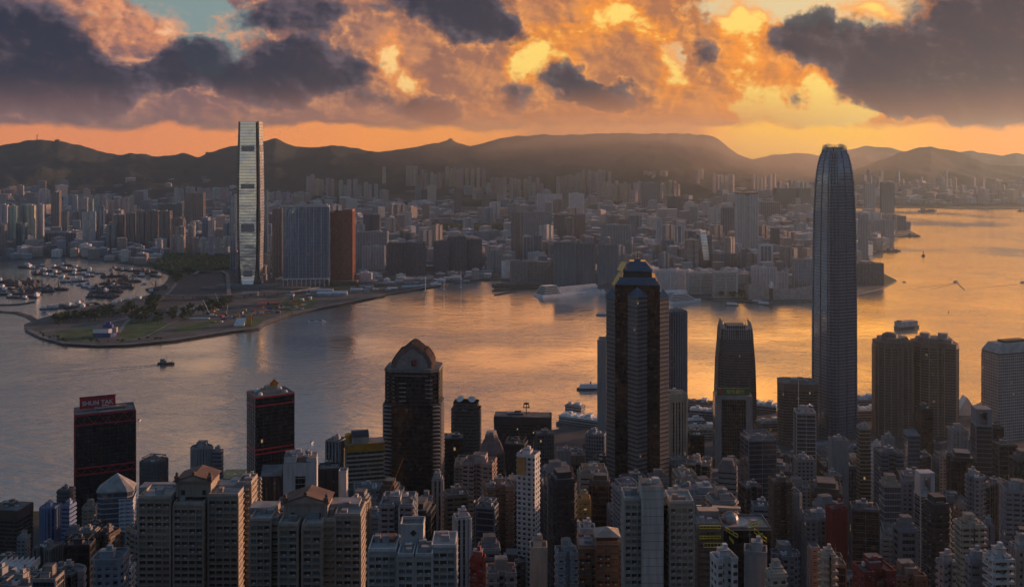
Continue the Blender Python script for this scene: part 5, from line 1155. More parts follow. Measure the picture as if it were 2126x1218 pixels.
# ---- curved pale roofs at the lower left
root = empty('market_hall', (xat(50, 700), 700, 60), 'low hall with long curved pale metal roofs in the lower left corner', 'hall'); OCC.append((xat(50, 700), 700, 45))
for k, (x0, x1, yy, zr) in enumerate(((-8, 62, 0, 1176), (30, 118, -12, 1180))):
    mb = MB(); a, b = xat(x0, 700) - root.location.x, xat(x1, 700) - root.location.x; zt = zat(zr, 700) - 60; D = 30
    for q in range(8):
        t0, t1 = q / 8, (q + 1) / 8; f = lambda t: zt - 5 + 6 * sin(pi * (.25 + .6 * t)); mb.quad([(a, yy - D / 2 + D * t0, f(t0)), (b, yy - D / 2 + D * t0, f(t0)), (b, yy - D / 2 + D * t1, f(t1)), (a, yy - D / 2 + D * t1, f(t1))], None, 0)
        mb.quad([(a, yy - D / 2 + D * t0, f(t0) - .8), (a, yy - D / 2 + D * t0, f(t0)), (a, yy - D / 2 + D * t1, f(t1)), (a, yy - D / 2 + D * t1, f(t1) - .8)], None, 1)
    for q in range(7): mb.box(a + (b - a) * q / 6, yy, zt - 4, .5, D, 5.2, 0, 1)
    mb.build('curved_roof', [M['cyan_roof'], M['white']], root)
mb = MB(); mb.box(0, -4, 0, 38, 36, zat(1185, 700) - 64, 0, 0, 1); mb.build('wall', [M['office_strip'], M['roof']], root, None, (.2, .2, .2))

# ------------------------------------------------------------------ far shore landmarks
def facing_Y(yb): return F * (CAMZ - 3.6) / (yb - HY)
# tallest far tower: curved facet panels on a notched core
Yi = facing_Y(596); root, w, d, H, P, base = site('supertall_tower', 489, 551, 252, Yi, 0, 1.0, 'cham', 'tallest far-shore skyscraper with a bright silver curved front and a glowing orange side', 'the supertall silver tower', 'skyscraper', zb=3.6)
m, g = newmat('silver_facade'); uv = g.node('ShaderNodeUVMap').outputs[0]; u_, v_, _ = g.sep(uv)
fl = g.m('FRACT', g.m('DIVIDE', v_, 8.4)); ln = g.m('LESS_THAN', fl, .22)
nn = g.noise(g.vm('MULTIPLY', uv, (.02, .05, 0)), 1.0, 3, .5)
finish(g, Base_Color=g.mix(ln, g.mix(g.ss(nn, .3, .7), (.62, .65, .69), (.80, .80, .78)), (.30, .33, .38)), Metallic=.6, Roughness=.2)
bb_ = next(n for n in g.n if n.type == 'BSDF_PRINCIPLED'); bpn = g.node('ShaderNodeBump'); bpn.inputs['Distance'].default_value = 1.0; bpn.inputs['Strength'].default_value = .5; g.put(bpn.inputs['Height'], g.m('MULTIPLY', g.noise(g.node('ShaderNodeNewGeometry').outputs['Position'], .014, 3, .5), 9.0)); g.put(bb_.inputs['Normal'], bpn.outputs[0])
m2, g = newmat('louvre'); v2 = g.sep(g.node('ShaderNodeUVMap').outputs[0])[1]; fl = g.m('LESS_THAN', g.m('FRACT', g.m('DIVIDE', v2, 3.4)), .45); finish(g, Base_Color=g.mix(fl, (.09, .10, .12), (.34, .34, .34)), Roughness=.5)
mb = MB(); core = lambda s: [(a * w * s, b * w * s) for a, b in PLANS['oct']]
lv = [(0, .90), (zl(560, Yi, base), .80), (zl(500, Yi, base), .86), (zl(380, Yi, base), .88), (zl(300, Yi, base), .80), (H - 3, .74)]
for (z0, s0), (z1, s1) in zip(lv, lv[1:]): mb.prism(core(s0), z0, z1, 0, 1, top=core(s1))
mb.build('wall', [M['curtain_dark'], M['roof'], WL], root, None, (.13, .14, .17))
# panel: z, half width, standoff from the axis (fractions of the full width)
pan = [(2, .20, .50), (zl(585, Yi, base), .235, .46), (zl(572, Yi, base), .27, .43), (zl(545, Yi, base), .31, .425), (zl(515, Yi, base), .325, .435), (zl(450, Yi, base), .335, .455), (zl(385, Yi, base), .335, .455), (zl(330, Yi, base), .32, .44), (zl(290, Yi, base), .31, .42), (H, .30, .40)]
for q in range(4):
    a = q * pi / 2; R_ = lambda x, y: (x * cos(a) - y * sin(a), x * sin(a) + y * cos(a)); mb = MB()
    for (z0, h0, s0), (z1, h1, s1) in zip(pan, pan[1:]):
        n = max(1, int((z1 - z0) / 12))
        for k in range(n):
            t0, t1 = k / n, (k + 1) / n; za, zb_ = z0 + (z1 - z0) * t0, z0 + (z1 - z0) * t1; ha, hb = h0 + (h1 - h0) * t0, h0 + (h1 - h0) * t1; sa, sb = s0 + (s1 - s0) * t0, s0 + (s1 - s0) * t1
            A, Bq, C, D = (*R_(-ha * w, -sa * w), za), (*R_(ha * w, -sa * w), za), (*R_(hb * w, -sb * w), zb_), (*R_(-hb * w, -sb * w), zb_)
            mb.quad([A, Bq, C, D], [(-ha * w, za), (ha * w, za), (hb * w, zb_), (-hb * w, zb_)], 0)
            for sg_ in (-1, 1):
                E = [(*R_(sg_ * ha * w, -sa * w), za), (*R_(sg_ * ha * w, -(sa - .07) * w), za), (*R_(sg_ * hb * w, -(sb - .07) * w), zb_), (*R_(sg_ * hb * w, -sb * w), zb_)]
                mb.quad(E if sg_ > 0 else E[::-1], None, 1)
    z0, h0, s0 = pan[-1]; mb.quad([(*R_(-h0 * w, -s0 * w), z0), (*R_(h0 * w, -s0 * w), z0), (*R_(h0 * w, -(s0 - .07) * w), z0), (*R_(-h0 * w, -(s0 - .07) * w), z0)], None, 1)
    pp = mb.build('facade_panel', [m, M['metal_dark']], root)
    for (yt, yb, kk) in ((303, 314, .80), (382, 392, .78), (465, 482, .78), (562, 575, .62)):
        z1, z0 = zl(yt, Yi, base), zl(yb, Yi, base); zm = (z0 + z1) / 2
        hh = interp([(p[0], p[1]) for p in pan], zm) * w * kk; ss = max(interp([(p[0], p[2]) for p in pan], z) for z in (z0, zm, z1)) * w + .5
        lb = MB(); lb.quad([(*R_(-hh, -ss), z0), (*R_(hh, -ss), z0), (*R_(hh, -ss), z1), (*R_(-hh, -ss), z1)], [(0, z0), (1, z0), (1, z1), (0, z1)]); lb.build('louvre_band', m2, pp)
mb = MB(); mb.box(0, -d * .5, 0, w * 2.4, w * .8, 9, 0, 0, 1); mb.box(w * .4, -w * .9, 0, w * 4.2, w * .5, 6, 0, 0, 1); mb.build('podium', [M['office_strip'], M['roof']], root, None, (.22, .22, .23))
# blue glass residential wall on stilts
Yh = facing_Y(594); root, w, d, H, P, base = site('blue_glass_slab', 588, 686, 430, Yh, 3, .24, 'rect', 'wide blue glass slab tower with white vertical fins standing on tall white stilts', 'the wide blue glass slab', 'apartment tower', zb=3.6)
mb = MB(); mb.prism(P, 24, H, 0, 1, True)
for k in range(7): mb.box(-w / 2 + w * k / 6, -d / 2 - .7, 24, 2.0, 1.6, H - 24, 0, 2)
for k in range(13): mb.box(-w / 2 + w * (k + .5) / 13, -d / 2 - .2, 24, .8, .9, H - 24, 0, 2)
mb.build('wall', [M['curtain_blue'], M['roof_pale'], WL], root, None, (.30, .36, .47))
mb = MB(); mb.box(0, -d / 2 - 1.4, 21, w + 4, 2.6, 3, 0, 0)
for k in range(11): mb.box(-w / 2 + w * k / 10, -d / 2 - 1.4, 0, 2.0, 2.4, 21, 0, 0)
mb.build('stilt_colonnade', M['boat_white'], root)
mb = MB(); mb.box(0, 0, H, w * .98, d * .8, 4, 0, 0, 1); mb.box(w * .1, 0, H + 4, w * .7, d * .5, 3, 0, 0, 1); mb.build('roof', [WL, M['roof_pale']], root, None, (.4, .4, .42))
# red brown arch tower
Yr_ = facing_Y(590); root, w, d, H, P, base = site('red_brown_tower', 687, 738, 440, Yr_, 0, .9, [(-.5, -.38), (.02, -.38), (.02, -.5), (.5, -.5), (.5, .5), (-.5, .5)], 'dark red brown twin slab tower with a glowing red east face', 'the red brown tower', 'apartment tower', zb=3.6)
mb = MB(); wall_mesh(mb, P, 0, H, 'res_p'); mb.box(w * .26, 0, H, w * .46, d * .9, 7, 0, 2, 1); mb.build('wall', [M['flats'], M['roof'], WL], root, None, (.30, .11, .075))
mb = MB(); mb.box(0, -d * .6, 0, w * 1.5, d * .6, 14, 0, 0, 1); mb.build('podium', [M['terracotta'], M['roof']], root)

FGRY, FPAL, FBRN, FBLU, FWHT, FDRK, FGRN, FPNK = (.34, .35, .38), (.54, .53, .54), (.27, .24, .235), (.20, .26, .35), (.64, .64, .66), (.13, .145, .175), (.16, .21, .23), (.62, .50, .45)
FAR = [  # x0, x1, ytop, ybase, style, colour, plan, ref, label
 (478, 491, 406, 560, 'far_b', FBLU, 'rect', None, 'dark blue slab tucked against the left side of the supertall silver tower'),
 (551, 556, 395, 560, 'far_b', FBLU, 'rect', None, 'thin dark blue tower edge against the right side of the supertall silver tower'),
 (566, 588, 434, 580, 'far', FBRN, 'rect', None, 'dark brown slab between the supertall silver tower and the wide blue glass slab'),
 (107, 127, 400, 500, 'far', FBRN, 'rect', 'the tall brown slab above the shelter', 'tall plain brown slab rising above the pale estate on the left'),
 (128, 143, 440, 505, 'far_b', FGRN, 'rect', None, 'dark green glass slab right of the tall plain brown slab'),
 (33, 57, 464, 526, 'far_b', FGRN, 'rect', None, 'dark blue green tower at the water in front of the pale left estate'),
 (-6, 14, 468, 530, 'far', FBRN, 'rect', None, 'dark brown slab at the water cut by the left edge'),
 (171, 184, 441, 512, 'far_b', FPAL, 'round', None, 'left one of two rounded pale green towers'),
 (186, 199, 440, 512, 'far_b', FPAL, 'round', None, 'right one of two rounded pale green towers'),
 (204, 216, 428, 512, 'far_b', FBLU, 'oct', None, 'pointed blue tower beside the two rounded pale green towers'),
 (60, 172, 484, 512, 'far_b', FBLU, 'rect', None, 'long low blue glass block under the pale left estate'),
 (237, 259, 447, 516, 'far', FBRN, 'H', None, 'leftmost brown tower of the wall like estate'),
 (261, 281, 443, 516, 'far', FBRN, 'H', None, 'second brown tower of the wall like estate'),
 (283, 301, 441, 516, 'far', FBRN, 'H', None, 'third brown tower of the wall like estate'),
 (303, 331, 438, 516, 'far', FBRN, 'H', 'the wall like brown estate', 'tallest left half of the broad brown estate wall'),
 (330, 357, 439, 517, 'far', FBRN, 'H', None, 'right half of the broad brown estate wall'),
 (357, 384, 454, 518, 'far', FBRN, 'H', None, 'stepped down end tower of the brown estate wall'),
 (384, 426, 402, 470, 'far', FBRN, 'H', None, 'big brown slab standing behind the brown estate wall'),
 (328, 380, 424, 470, 'far', FGRN, 'H', None, 'dull green row of flats behind the brown estate wall'),
 (394, 405, 462, 508, 'far', FPNK, 'oct', None, 'pale pink tower between the brown estate wall and the supertall tower'),
 (420, 431, 456, 505, 'far', FBLU, 'oct', None, 'pale blue pink topped tower near the supertall tower'),
 (433, 446, 458, 505, 'far', FPAL, 'oct', None, 'pale lilac tower near the supertall tower'),
 (310, 325, 503, 526, 'far_b', FBLU, 'rect', None, 'small blue and white block above the dark woods'),
 (326, 337, 499, 522, 'far', FWHT, 'rect', None, 'small bright white block above the dark woods'),
 (410, 445, 512, 528, 'far', FWHT, 'rect', None, 'low white block in front of the pale estate row'),
 (446, 478, 514, 530, 'far', FPAL, 'rect', None, 'low pale block right of the low white block'),
 (741, 806, 482, 552, 'far', FGRY, 'rect', None, 'wide grey block right of the red brown tower'),
 (752, 800, 512, 560, 'far', FPAL, 'H', None, 'pale weathered block in front of the wide grey block'),
 (805, 884, 505, 572, 'far', FDRK, 'H', 'the long dark slab row', 'long dark slab row behind the waterfront right of the red brown tower'),
 (901, 932, 502, 568, 'far', FDRK, 'rect', None, 'dark block left of the three joined dark blocks'),
 (930, 968, 492, 566, 'far', FDRK, 'rect', None, 'middle one of the joined dark blocks behind the waterfront'),
 (968, 1000, 498, 564, 'far', FDRK, 'rect', None, 'right one of the joined dark blocks behind the waterfront'),
 (755, 790, 446, 500, 'far', FDRK, 'H', None, 'dark stepped block above the wide grey block'),
 (943, 957, 394, 450, 'far_b', FDRK, 'rect', 'the slim dark tower in the hazy town', 'slim dark glass tower standing alone in the hazy town'),
 (1001, 1015, 405, 450, 'far_b', FDRK, 'rect', None, 'second slim dark glass tower in the hazy town'),
 (862, 874, 385, 428, 'far_b', FBLU, 'rect', None, 'blue grey tower beside a pale one in the hazy town'),
 (888, 905, 385, 430, 'far', FPNK, 'rect', None, 'pale sunlit tower beside the blue grey tower in the hazy town'),
 (1033, 1045, 405, 440, 'far', FPNK, 'rect', None, 'pale slender tower right of the second slim dark tower'),
 (877, 892, 424, 465, 'far', FBRN, 'rect', None, 'dark brown tower amid the low roofs of the hazy town'),
 (1062, 1086, 442, 542, 'far', FBRN, 'oct', 'the tall slender brown tower', 'tall slender brown grey tower alone near the waterfront'),
 (1086, 1108, 492, 545, 'far_b', FPAL, 'rect', None, 'pale lilac office block right of the tall slender brown tower'),
 (1106, 1124, 490, 545, 'far_b', FBLU, 'rect', None, 'lilac blue office block with a lit edge next to the pale lilac one'),
 (1096, 1132, 525, 552, 'far_o', FWHT, 'rect', None, 'low white block with ribbon windows behind the brown waterfront hotel'),
 (1042, 1064, 543, 578, 'far', FWHT, 'round', None, 'white curved hotel wing at the left end of the brown waterfront hotel'),
 (1060, 1150, 545, 585, 'far', FBRN, 'H', 'the brown waterfront hotel', 'long brown waterfront hotel with a sunlit roof'),
 (1012, 1042, 520, 565, 'far', FGRY, 'H', None, 'grey block behind the white curved hotel wing'),
 (1150, 1194, 504, 590, 'far_b', FGRN, 'rect', 'the three dark waterfront office slabs', 'left one of three dark green grey office slabs on the waterfront'),
 (1193, 1236, 506, 588, 'far_b', FGRN, 'rect', None, 'middle one of three dark green grey office slabs on the waterfront'),
 (1240, 1283, 509, 592, 'far_b', FGRN, 'rect', None, 'right one of three dark green grey office slabs on the waterfront'),
 (1248, 1310, 468, 540, 'far', FGRY, 'rect', None, 'large grey brown block behind the three dark office slabs'),
 (1087, 1145, 440, 500, 'far', FGRY, 'rect', None, 'large grey block with brown band right of the tall slender tower'),
 (1150, 1215, 446, 500, 'far', FBRN, 'rect', None, 'broad pinkish brown block in the middle of the hazy town'),
 (1276, 1310, 457, 490, 'far', FBRN, 'rect', None, 'small pinkish block below the hillside estate'),
 (1115, 1133, 403, 445, 'far', FWHT, 'rect', None, 'first of four white edged towers in the hazy town'),
 (1134, 1150, 403, 445, 'far', FWHT, 'rect', None, 'second of four white edged towers in the hazy town'),
 (1151, 1167, 403, 445, 'far', FWHT, 'rect', None, 'third of four white edged towers in the hazy town'),
 (1181, 1212, 402, 450, 'far', FWHT, 'rect', None, 'broadest of four white edged towers in the hazy town'),
 (1168, 1181, 398, 445, 'far_b', FDRK, 'rect', None, 'dark tower between the white edged towers'),
 (1330, 1367, 380, 440, 'far_b', FBLU, 'rect', None, 'broad blue grey block in front of the sunlit estate'),
 (1386, 1402, 408, 462, 'far_b', FDRK, 'rect', None, 'left one of a pair of dark towers in the centre right of the town'),
 (1402, 1418, 410, 462, 'far_b', FDRK, 'rect', None, 'right one of a pair of dark towers in the centre right of the town'),
 (1432, 1448, 430, 470, 'far', FGRY, 'rect', None, 'grey tower near the pair of dark towers'),
 (1362, 1374, 455, 545, 'far', FPAL, 'rect', None, 'thin pale tower with dark cap behind the long white hotel'),
 (1374, 1400, 500, 548, 'far_b', FBLU, 'rect', None, 'blue office block beside the thin pale tower'),
 (1400, 1420, 470, 530, 'far_b', FWHT, 'oct', None, 'white domed tower among the low roofs behind the long white hotel'),
 (1445, 1480, 520, 562, 'far_b', FBLU, 'rect', None, 'blue glass block under the slanted lit tower'),
 (1478, 1530, 528, 566, 'far_b', FGRN, 'rect', None, 'green grey block behind the cream cut corner hotel'),
 (1526, 1574, 404, 530, 'far', FPAL, 'H', 'the tall grey tower with the dark cap', 'tall pale grey residential tower with a dark cap in the right of the far town'),
 (1497, 1525, 432, 500, 'far_b', FBLU, 'rect', None, 'blue block left of the tall pale grey tower'),
 (1575, 1602, 508, 560, 'far_b', FWHT, 'rect', 'the white framed block on the far shore', 'white framed dark glass block with a sunlit roof edge on the far shore'),
 (1600, 1618, 475, 535, 'far', FDRK, 'rect', None, 'dark tower with a white top behind the white framed block'),
 (1560, 1612, 556, 612, 'far', FPAL, 'rect', None, 'plain lilac block under the white framed block'),
 (1612, 1636, 566, 600, 'far', FPAL, 'rect', None, 'low pale block with a lit white panel behind the beige hall'),
 (1645, 1692, 540, 600, 'far_b', FGRY, 'rect', None, 'wide grey block seen left of the tallest near-shore skyscraper'),
 (1575, 1620, 420, 452, 'far_b', FGRY, 'rect', None, 'grey slab behind the tall pale grey tower'),
 (1606, 1684, 392, 440, 'far_b', FDRK, 'H', None, 'dark stepped block with a red front on the hazy waterfront'),
 (1634, 1660, 393, 416, 'far', (.45, .05, .05), 'rect', None, 'red fronted block in the haze left of the tallest near-shore skyscraper'),
 (1827, 1857, 380, 456, 'far_b', FDRK, 'rect', 'the dark tower on the point', 'dark plain tower on the point by the golden water'),
 (1855, 1881, 449, 478, 'far_b', FDRK, 'rect', None, 'low dark block at the foot of the dark tower on the point'),
 (1793, 1816, 382, 440, 'far_b', FGRY, 'rect', None, 'hazy grey slab left of the dark tower on the point'),
 (1782, 1802, 445, 545, 'far', FGRY, 'rect', None, 'grey tower half hidden by the right side of the tallest near-shore skyscraper'),
 (1802, 1856, 458, 500, 'far', FGRY, 'H', None, 'row of grey harbour blocks below the dark tower on the point'),
 (1780, 1834, 548, 592, 'far', FDRK, 'cham', None, 'dark rounded hotel block on the shore right of the tallest skyscraper'),
]
for (x0, x1, yt, yb, st, col, pl, ref, lab) in FAR:
    Y = facing_Y(yb) if yb < 600 else facing_Y(yb)
    T('far_tower' if (yb - yt) > 45 else 'far_block', x0, x1, yt, Y, 0, .35 if x1 - x0 > 40 else .6, pl, st, col, lab, ref, 'building', 1 if x1 - x0 > 18 else 0, zb=3.6, far=True)
# pieces special to a few of them
def find(lab): return next(o for o in bpy.data.objects if o.get('label', '') == lab)
o_ = find('white framed dark glass block with a sunlit roof edge on the far shore'); Y = o_.location.y; zt = zat(508, facing_Y(560)) - o_.location.z; wd = 27 * Y / F
mb = MB(); mb.box(0, -wd * .35, 8, wd * 1.02, 2, 4, 0, 0); mb.box(0, -wd * .35, zt - 4, wd * 1.02, 2, 6, 0, 0)
for s in (-1, 1): mb.box(s * wd * .47, -wd * .35, 8, 4, 2.01, zt - 8, 0, 0)
mb.build('white_frame', M['boat_white'], o_)
o_ = find('tall pale grey residential tower with a dark cap in the right of the far town'); zt = zat(404, facing_Y(530)) - o_.location.z; wd = 46 * o_.location.y / F
mb = MB(); mb.box(0, 0, zt - 2, wd * .94, wd * .3, 9, 0, 0); mb.build('dark_cap', M['metal_dark'], o_)
# slanted mirror tower
root, w, d, H, P, base = site('slanted_tower', 1450, 1478, 484, facing_Y(563), 0, .5, 'rect', 'blue tower with a bright slanted glass panel catching the light', None, 'office tower', zb=3.6)
mb = MB(); mb.prism(P, 0, H * .95, 0, 1); mb.build('wall', [M['curtain_blue'], M['roof']], root, None, FBLU)
mb = MB(); A = [(-w * .2, -d * .9, H * .3), (w * .3, -d * .9, H * .3), (w * .05, -d * .5, H), (-w * .45, -d * .5, H)]; mb.quad(A, [(0, 0), (20, 0), (20, 80), (0, 80)]); mb.quad([(p[0], p[1] + 1.5, p[2]) for p in A[::-1]]); mb.quad([A[3], A[2], (A[2][0], A[2][1] + 1.5, A[2][2]), (A[3][0], A[3][1] + 1.5, A[3][2])]); mb.build('slanted_panel', m, root)
# long white hotel + cream cut-corner hotel
for (x0, x1, yt, yb, nm, lab, col) in ((1358, 1424, 562, 604, 'white_hotel', 'long white waterfront hotel with a grey recessed front', (.55, .55, .57)), (1424, 1482, 566, 610, 'cream_hotel', 'grey panelled hotel block with white frame on the far waterfront', (.46, .44, .42)), (1478, 1532, 564, 618, 'cream_hotel', 'cream hotel block with a raised white cut corner at its right end', (.48, .42, .38))):
    Y = facing_Y(yb); root, w, d, H, P, base = site(nm, x0, x1, yt, Y, 0, .4, 'rect', lab, lab.split(' with')[0].replace('long ', 'the long ') if nm == 'white_hotel' else None, 'hotel', zb=3.6)
    mb = MB(); mb.prism(P, 0, H, 0, 1); mb.box(0, -d / 2 - .6, H - 4, w, 1.4, 4, 0, 2); mb.box(0, -d / 2 - .6, 0, w, 1.4, 5, 0, 2)
    for s in (-1, 0, 1): mb.box(s * w * .48, -d / 2 - .7, 0, w * .04, 1.6, H, 0, 2)
    mb.build('wall', [M['office_grid' if nm == 'cream_hotel' else 'flats'], M['roof_pale'], WL], root, None, col)
    if 'cut corner' in lab: mb = MB(); mb.box(w * .46, -d * .2, 0, 2.5, d * .7, H + 10, 0, 0); mb.quad([(w * .02, -d / 2 - .2, H), (w * .5, -d / 2 - .2, H), (w * .5, -d / 2 - .2, H + 9)], None, 0); mb.build('raised_corner', M['boat_white'], root)
    clutter(root, w, d, H, rng, (.5, .5, .5), 3, .8)
# beige cultural hall with sweeping roof
cxh, cyh = gp(1640, 622, 3.6); root = empty('cultural_hall', (cxh, cyh, 3.6), 'windowless beige hall with a long sweeping concave roof on the far waterfront', 'hall'); OCC.append((cxh, cyh, 90))
mb = MB(); prof2 = [(-104, 0, 42), (-60, 0, 32), (-20, 0, 26), (20, 0, 28), (60, 0, 38), (100, 0, 58)]
sc_ = cyh / F
for (xa, _, ha), (xb, _, hb) in zip(prof2, prof2[1:]):
    mb.quad([(xa, 0, 0), (xb, 0, 0), (xb, 8, hb), (xa, 8, ha)], None, 0); mb.quad([(xa, 8, ha), (xb, 8, hb), (xb, 60, hb * .7), (xa, 60, ha * .7)], None, 1); mb.quad([(xb, 60, 0), (xa, 60, 0), (xa, 60, ha * .7), (xb, 60, hb * .7)], None, 0)
mb.quad([(-104, 60, 0), (-104, 0, 0), (-104, 8, 42), (-104, 60, 29)], None, 0); mb.quad([(100, 0, 0), (100, 60, 0), (100, 60, 40), (100, 8, 58)], None, 0)
mb.build('wall', [M['hall_tile'] if 'hall_tile' in M else plain('hall_tile', (.30, .255, .24), .8), M['roof']], root)
# clock tower, thin masts
cx_, cy_ = gp(1601, 622, 3.6); root = empty('clock_tower', (cx_, cy_, 3.6), 'slim red and white clock tower in front of the sweeping beige hall', 'clock tower')
mb = MB(); mb.box(0, 0, 0, 7, 7, 30, 0, 0); mb.build('shaft', M['terracotta'], root); mb = MB(); mb.box(0, 0, 30, 7.6, 7.6, 8, 0, 0); mb.lathe([(3, 38), (3, 42), (2, 44), (0, 47)], 8); mb.build('belfry', M['boat_white'], root)
for px, py, hh, lab in ((1313, 540, 78, 'pale twin drum observation mast rising behind the three dark office slabs'), (957, 598, 50, 'slim white crane mast on the far waterfront, tallest one'), (922, 602, 34, 'short slim crane mast on the far waterfront'), (883, 606, 42, 'slim crane mast nearest the blue glass slab'), (648, 664, 0, '')):
    if not hh: continue
    x, y = gp(px, py, 3.6); root = empty('light_mast', (x, y, 3.6), lab, 'mast'); mb = MB(); mb.tube((0, 0, 0), (0, 0, hh), 1.2, 6, 0, .5); mb.tube((-hh * .3, 0, hh * .86), (hh * .45, 0, hh * .9), .5, 4); mb.box(0, 0, 0, 5, 5, 3); mb.box(-hh * .25, 0, hh * .8, 3, 3, 3); mb.build('mast', M['boat_white'], root)
# ---------------- hillside estates: individual towers on terraces
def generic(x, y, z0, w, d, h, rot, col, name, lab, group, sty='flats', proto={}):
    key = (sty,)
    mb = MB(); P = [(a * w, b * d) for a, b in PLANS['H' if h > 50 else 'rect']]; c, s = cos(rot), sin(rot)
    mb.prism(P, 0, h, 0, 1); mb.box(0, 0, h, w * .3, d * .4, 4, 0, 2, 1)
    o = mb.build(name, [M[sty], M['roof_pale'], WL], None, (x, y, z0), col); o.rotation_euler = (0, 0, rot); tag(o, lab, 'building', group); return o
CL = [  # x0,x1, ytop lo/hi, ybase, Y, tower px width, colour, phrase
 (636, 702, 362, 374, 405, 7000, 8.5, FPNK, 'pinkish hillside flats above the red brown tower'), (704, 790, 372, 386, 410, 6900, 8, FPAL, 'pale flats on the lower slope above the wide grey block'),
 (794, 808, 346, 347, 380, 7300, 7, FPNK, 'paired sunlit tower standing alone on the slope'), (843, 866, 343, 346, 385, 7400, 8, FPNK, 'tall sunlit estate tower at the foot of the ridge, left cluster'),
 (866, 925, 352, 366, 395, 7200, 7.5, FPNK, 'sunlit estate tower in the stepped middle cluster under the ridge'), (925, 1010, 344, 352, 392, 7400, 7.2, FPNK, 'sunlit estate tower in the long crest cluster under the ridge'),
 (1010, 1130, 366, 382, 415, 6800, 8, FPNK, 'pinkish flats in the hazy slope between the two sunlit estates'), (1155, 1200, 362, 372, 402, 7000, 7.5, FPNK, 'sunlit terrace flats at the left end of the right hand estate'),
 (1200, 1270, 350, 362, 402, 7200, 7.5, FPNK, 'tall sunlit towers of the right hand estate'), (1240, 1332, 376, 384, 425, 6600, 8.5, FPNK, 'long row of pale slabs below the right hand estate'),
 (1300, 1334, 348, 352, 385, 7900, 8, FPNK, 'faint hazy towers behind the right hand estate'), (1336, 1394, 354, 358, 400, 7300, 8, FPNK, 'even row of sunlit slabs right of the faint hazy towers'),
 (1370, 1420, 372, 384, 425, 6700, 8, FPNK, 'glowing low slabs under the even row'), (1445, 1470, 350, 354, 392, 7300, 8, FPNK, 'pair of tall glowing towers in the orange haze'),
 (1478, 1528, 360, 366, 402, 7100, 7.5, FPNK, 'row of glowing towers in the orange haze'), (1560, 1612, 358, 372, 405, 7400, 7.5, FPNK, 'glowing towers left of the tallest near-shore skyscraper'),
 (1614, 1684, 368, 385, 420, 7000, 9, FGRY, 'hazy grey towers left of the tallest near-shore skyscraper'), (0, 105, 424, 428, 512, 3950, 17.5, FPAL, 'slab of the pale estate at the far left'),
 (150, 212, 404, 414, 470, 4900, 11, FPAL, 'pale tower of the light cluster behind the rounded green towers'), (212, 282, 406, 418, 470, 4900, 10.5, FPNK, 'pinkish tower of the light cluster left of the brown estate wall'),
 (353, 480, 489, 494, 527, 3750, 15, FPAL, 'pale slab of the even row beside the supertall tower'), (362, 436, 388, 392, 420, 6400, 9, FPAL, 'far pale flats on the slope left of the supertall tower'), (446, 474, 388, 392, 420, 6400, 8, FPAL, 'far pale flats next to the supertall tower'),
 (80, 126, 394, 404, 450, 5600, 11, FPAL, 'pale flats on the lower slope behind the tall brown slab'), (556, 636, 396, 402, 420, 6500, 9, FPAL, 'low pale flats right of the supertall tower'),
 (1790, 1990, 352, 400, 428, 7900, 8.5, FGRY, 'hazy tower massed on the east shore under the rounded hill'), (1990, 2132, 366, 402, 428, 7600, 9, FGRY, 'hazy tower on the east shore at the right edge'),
]
nind = 0
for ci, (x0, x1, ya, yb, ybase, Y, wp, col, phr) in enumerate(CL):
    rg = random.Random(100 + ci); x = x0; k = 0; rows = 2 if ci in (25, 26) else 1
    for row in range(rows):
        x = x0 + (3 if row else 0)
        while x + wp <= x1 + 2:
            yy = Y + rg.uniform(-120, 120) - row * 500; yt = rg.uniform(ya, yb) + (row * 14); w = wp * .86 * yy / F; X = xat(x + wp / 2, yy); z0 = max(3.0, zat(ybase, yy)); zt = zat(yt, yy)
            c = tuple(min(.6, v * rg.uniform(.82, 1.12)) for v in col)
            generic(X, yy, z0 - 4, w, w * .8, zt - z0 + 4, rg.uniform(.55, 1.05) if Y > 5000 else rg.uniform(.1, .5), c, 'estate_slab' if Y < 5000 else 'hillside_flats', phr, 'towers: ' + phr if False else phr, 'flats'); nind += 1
            x += wp * rg.choice([1.0, 1.0, 1.12, 1.6 if rows == 1 and Y > 6000 else 1.1]); k += 1
print('estate individuals', nind)

for px, py, Yr, hh, lab in ((77, 291, 9250, 50, 'tall thin radar mast on the left end of the ridge'), (119, 292, 9250, 30, 'short mast on the second hump of the left ridge'), (935, 290, 9300, 28, 'small mast on the pointed top in the middle of the ridge'), (432, 318, 9300, 30, 'lone mast in the saddle left of the supertall tower')):
    x = xat(px, Yr); z = zat(py, Yr); root = empty('hilltop_mast', (x, Yr, z - 12), lab, 'mast'); mb = MB(); mb.tube((0, 0, 0), (0, 0, hh), 4, 6, 0, 2); mb.box(0, 0, hh, 14, 10, 7) if hh == 50 else mb.box(0, 0, 0, 40, 20, 20); mb.build('mast', M['hull'], root)

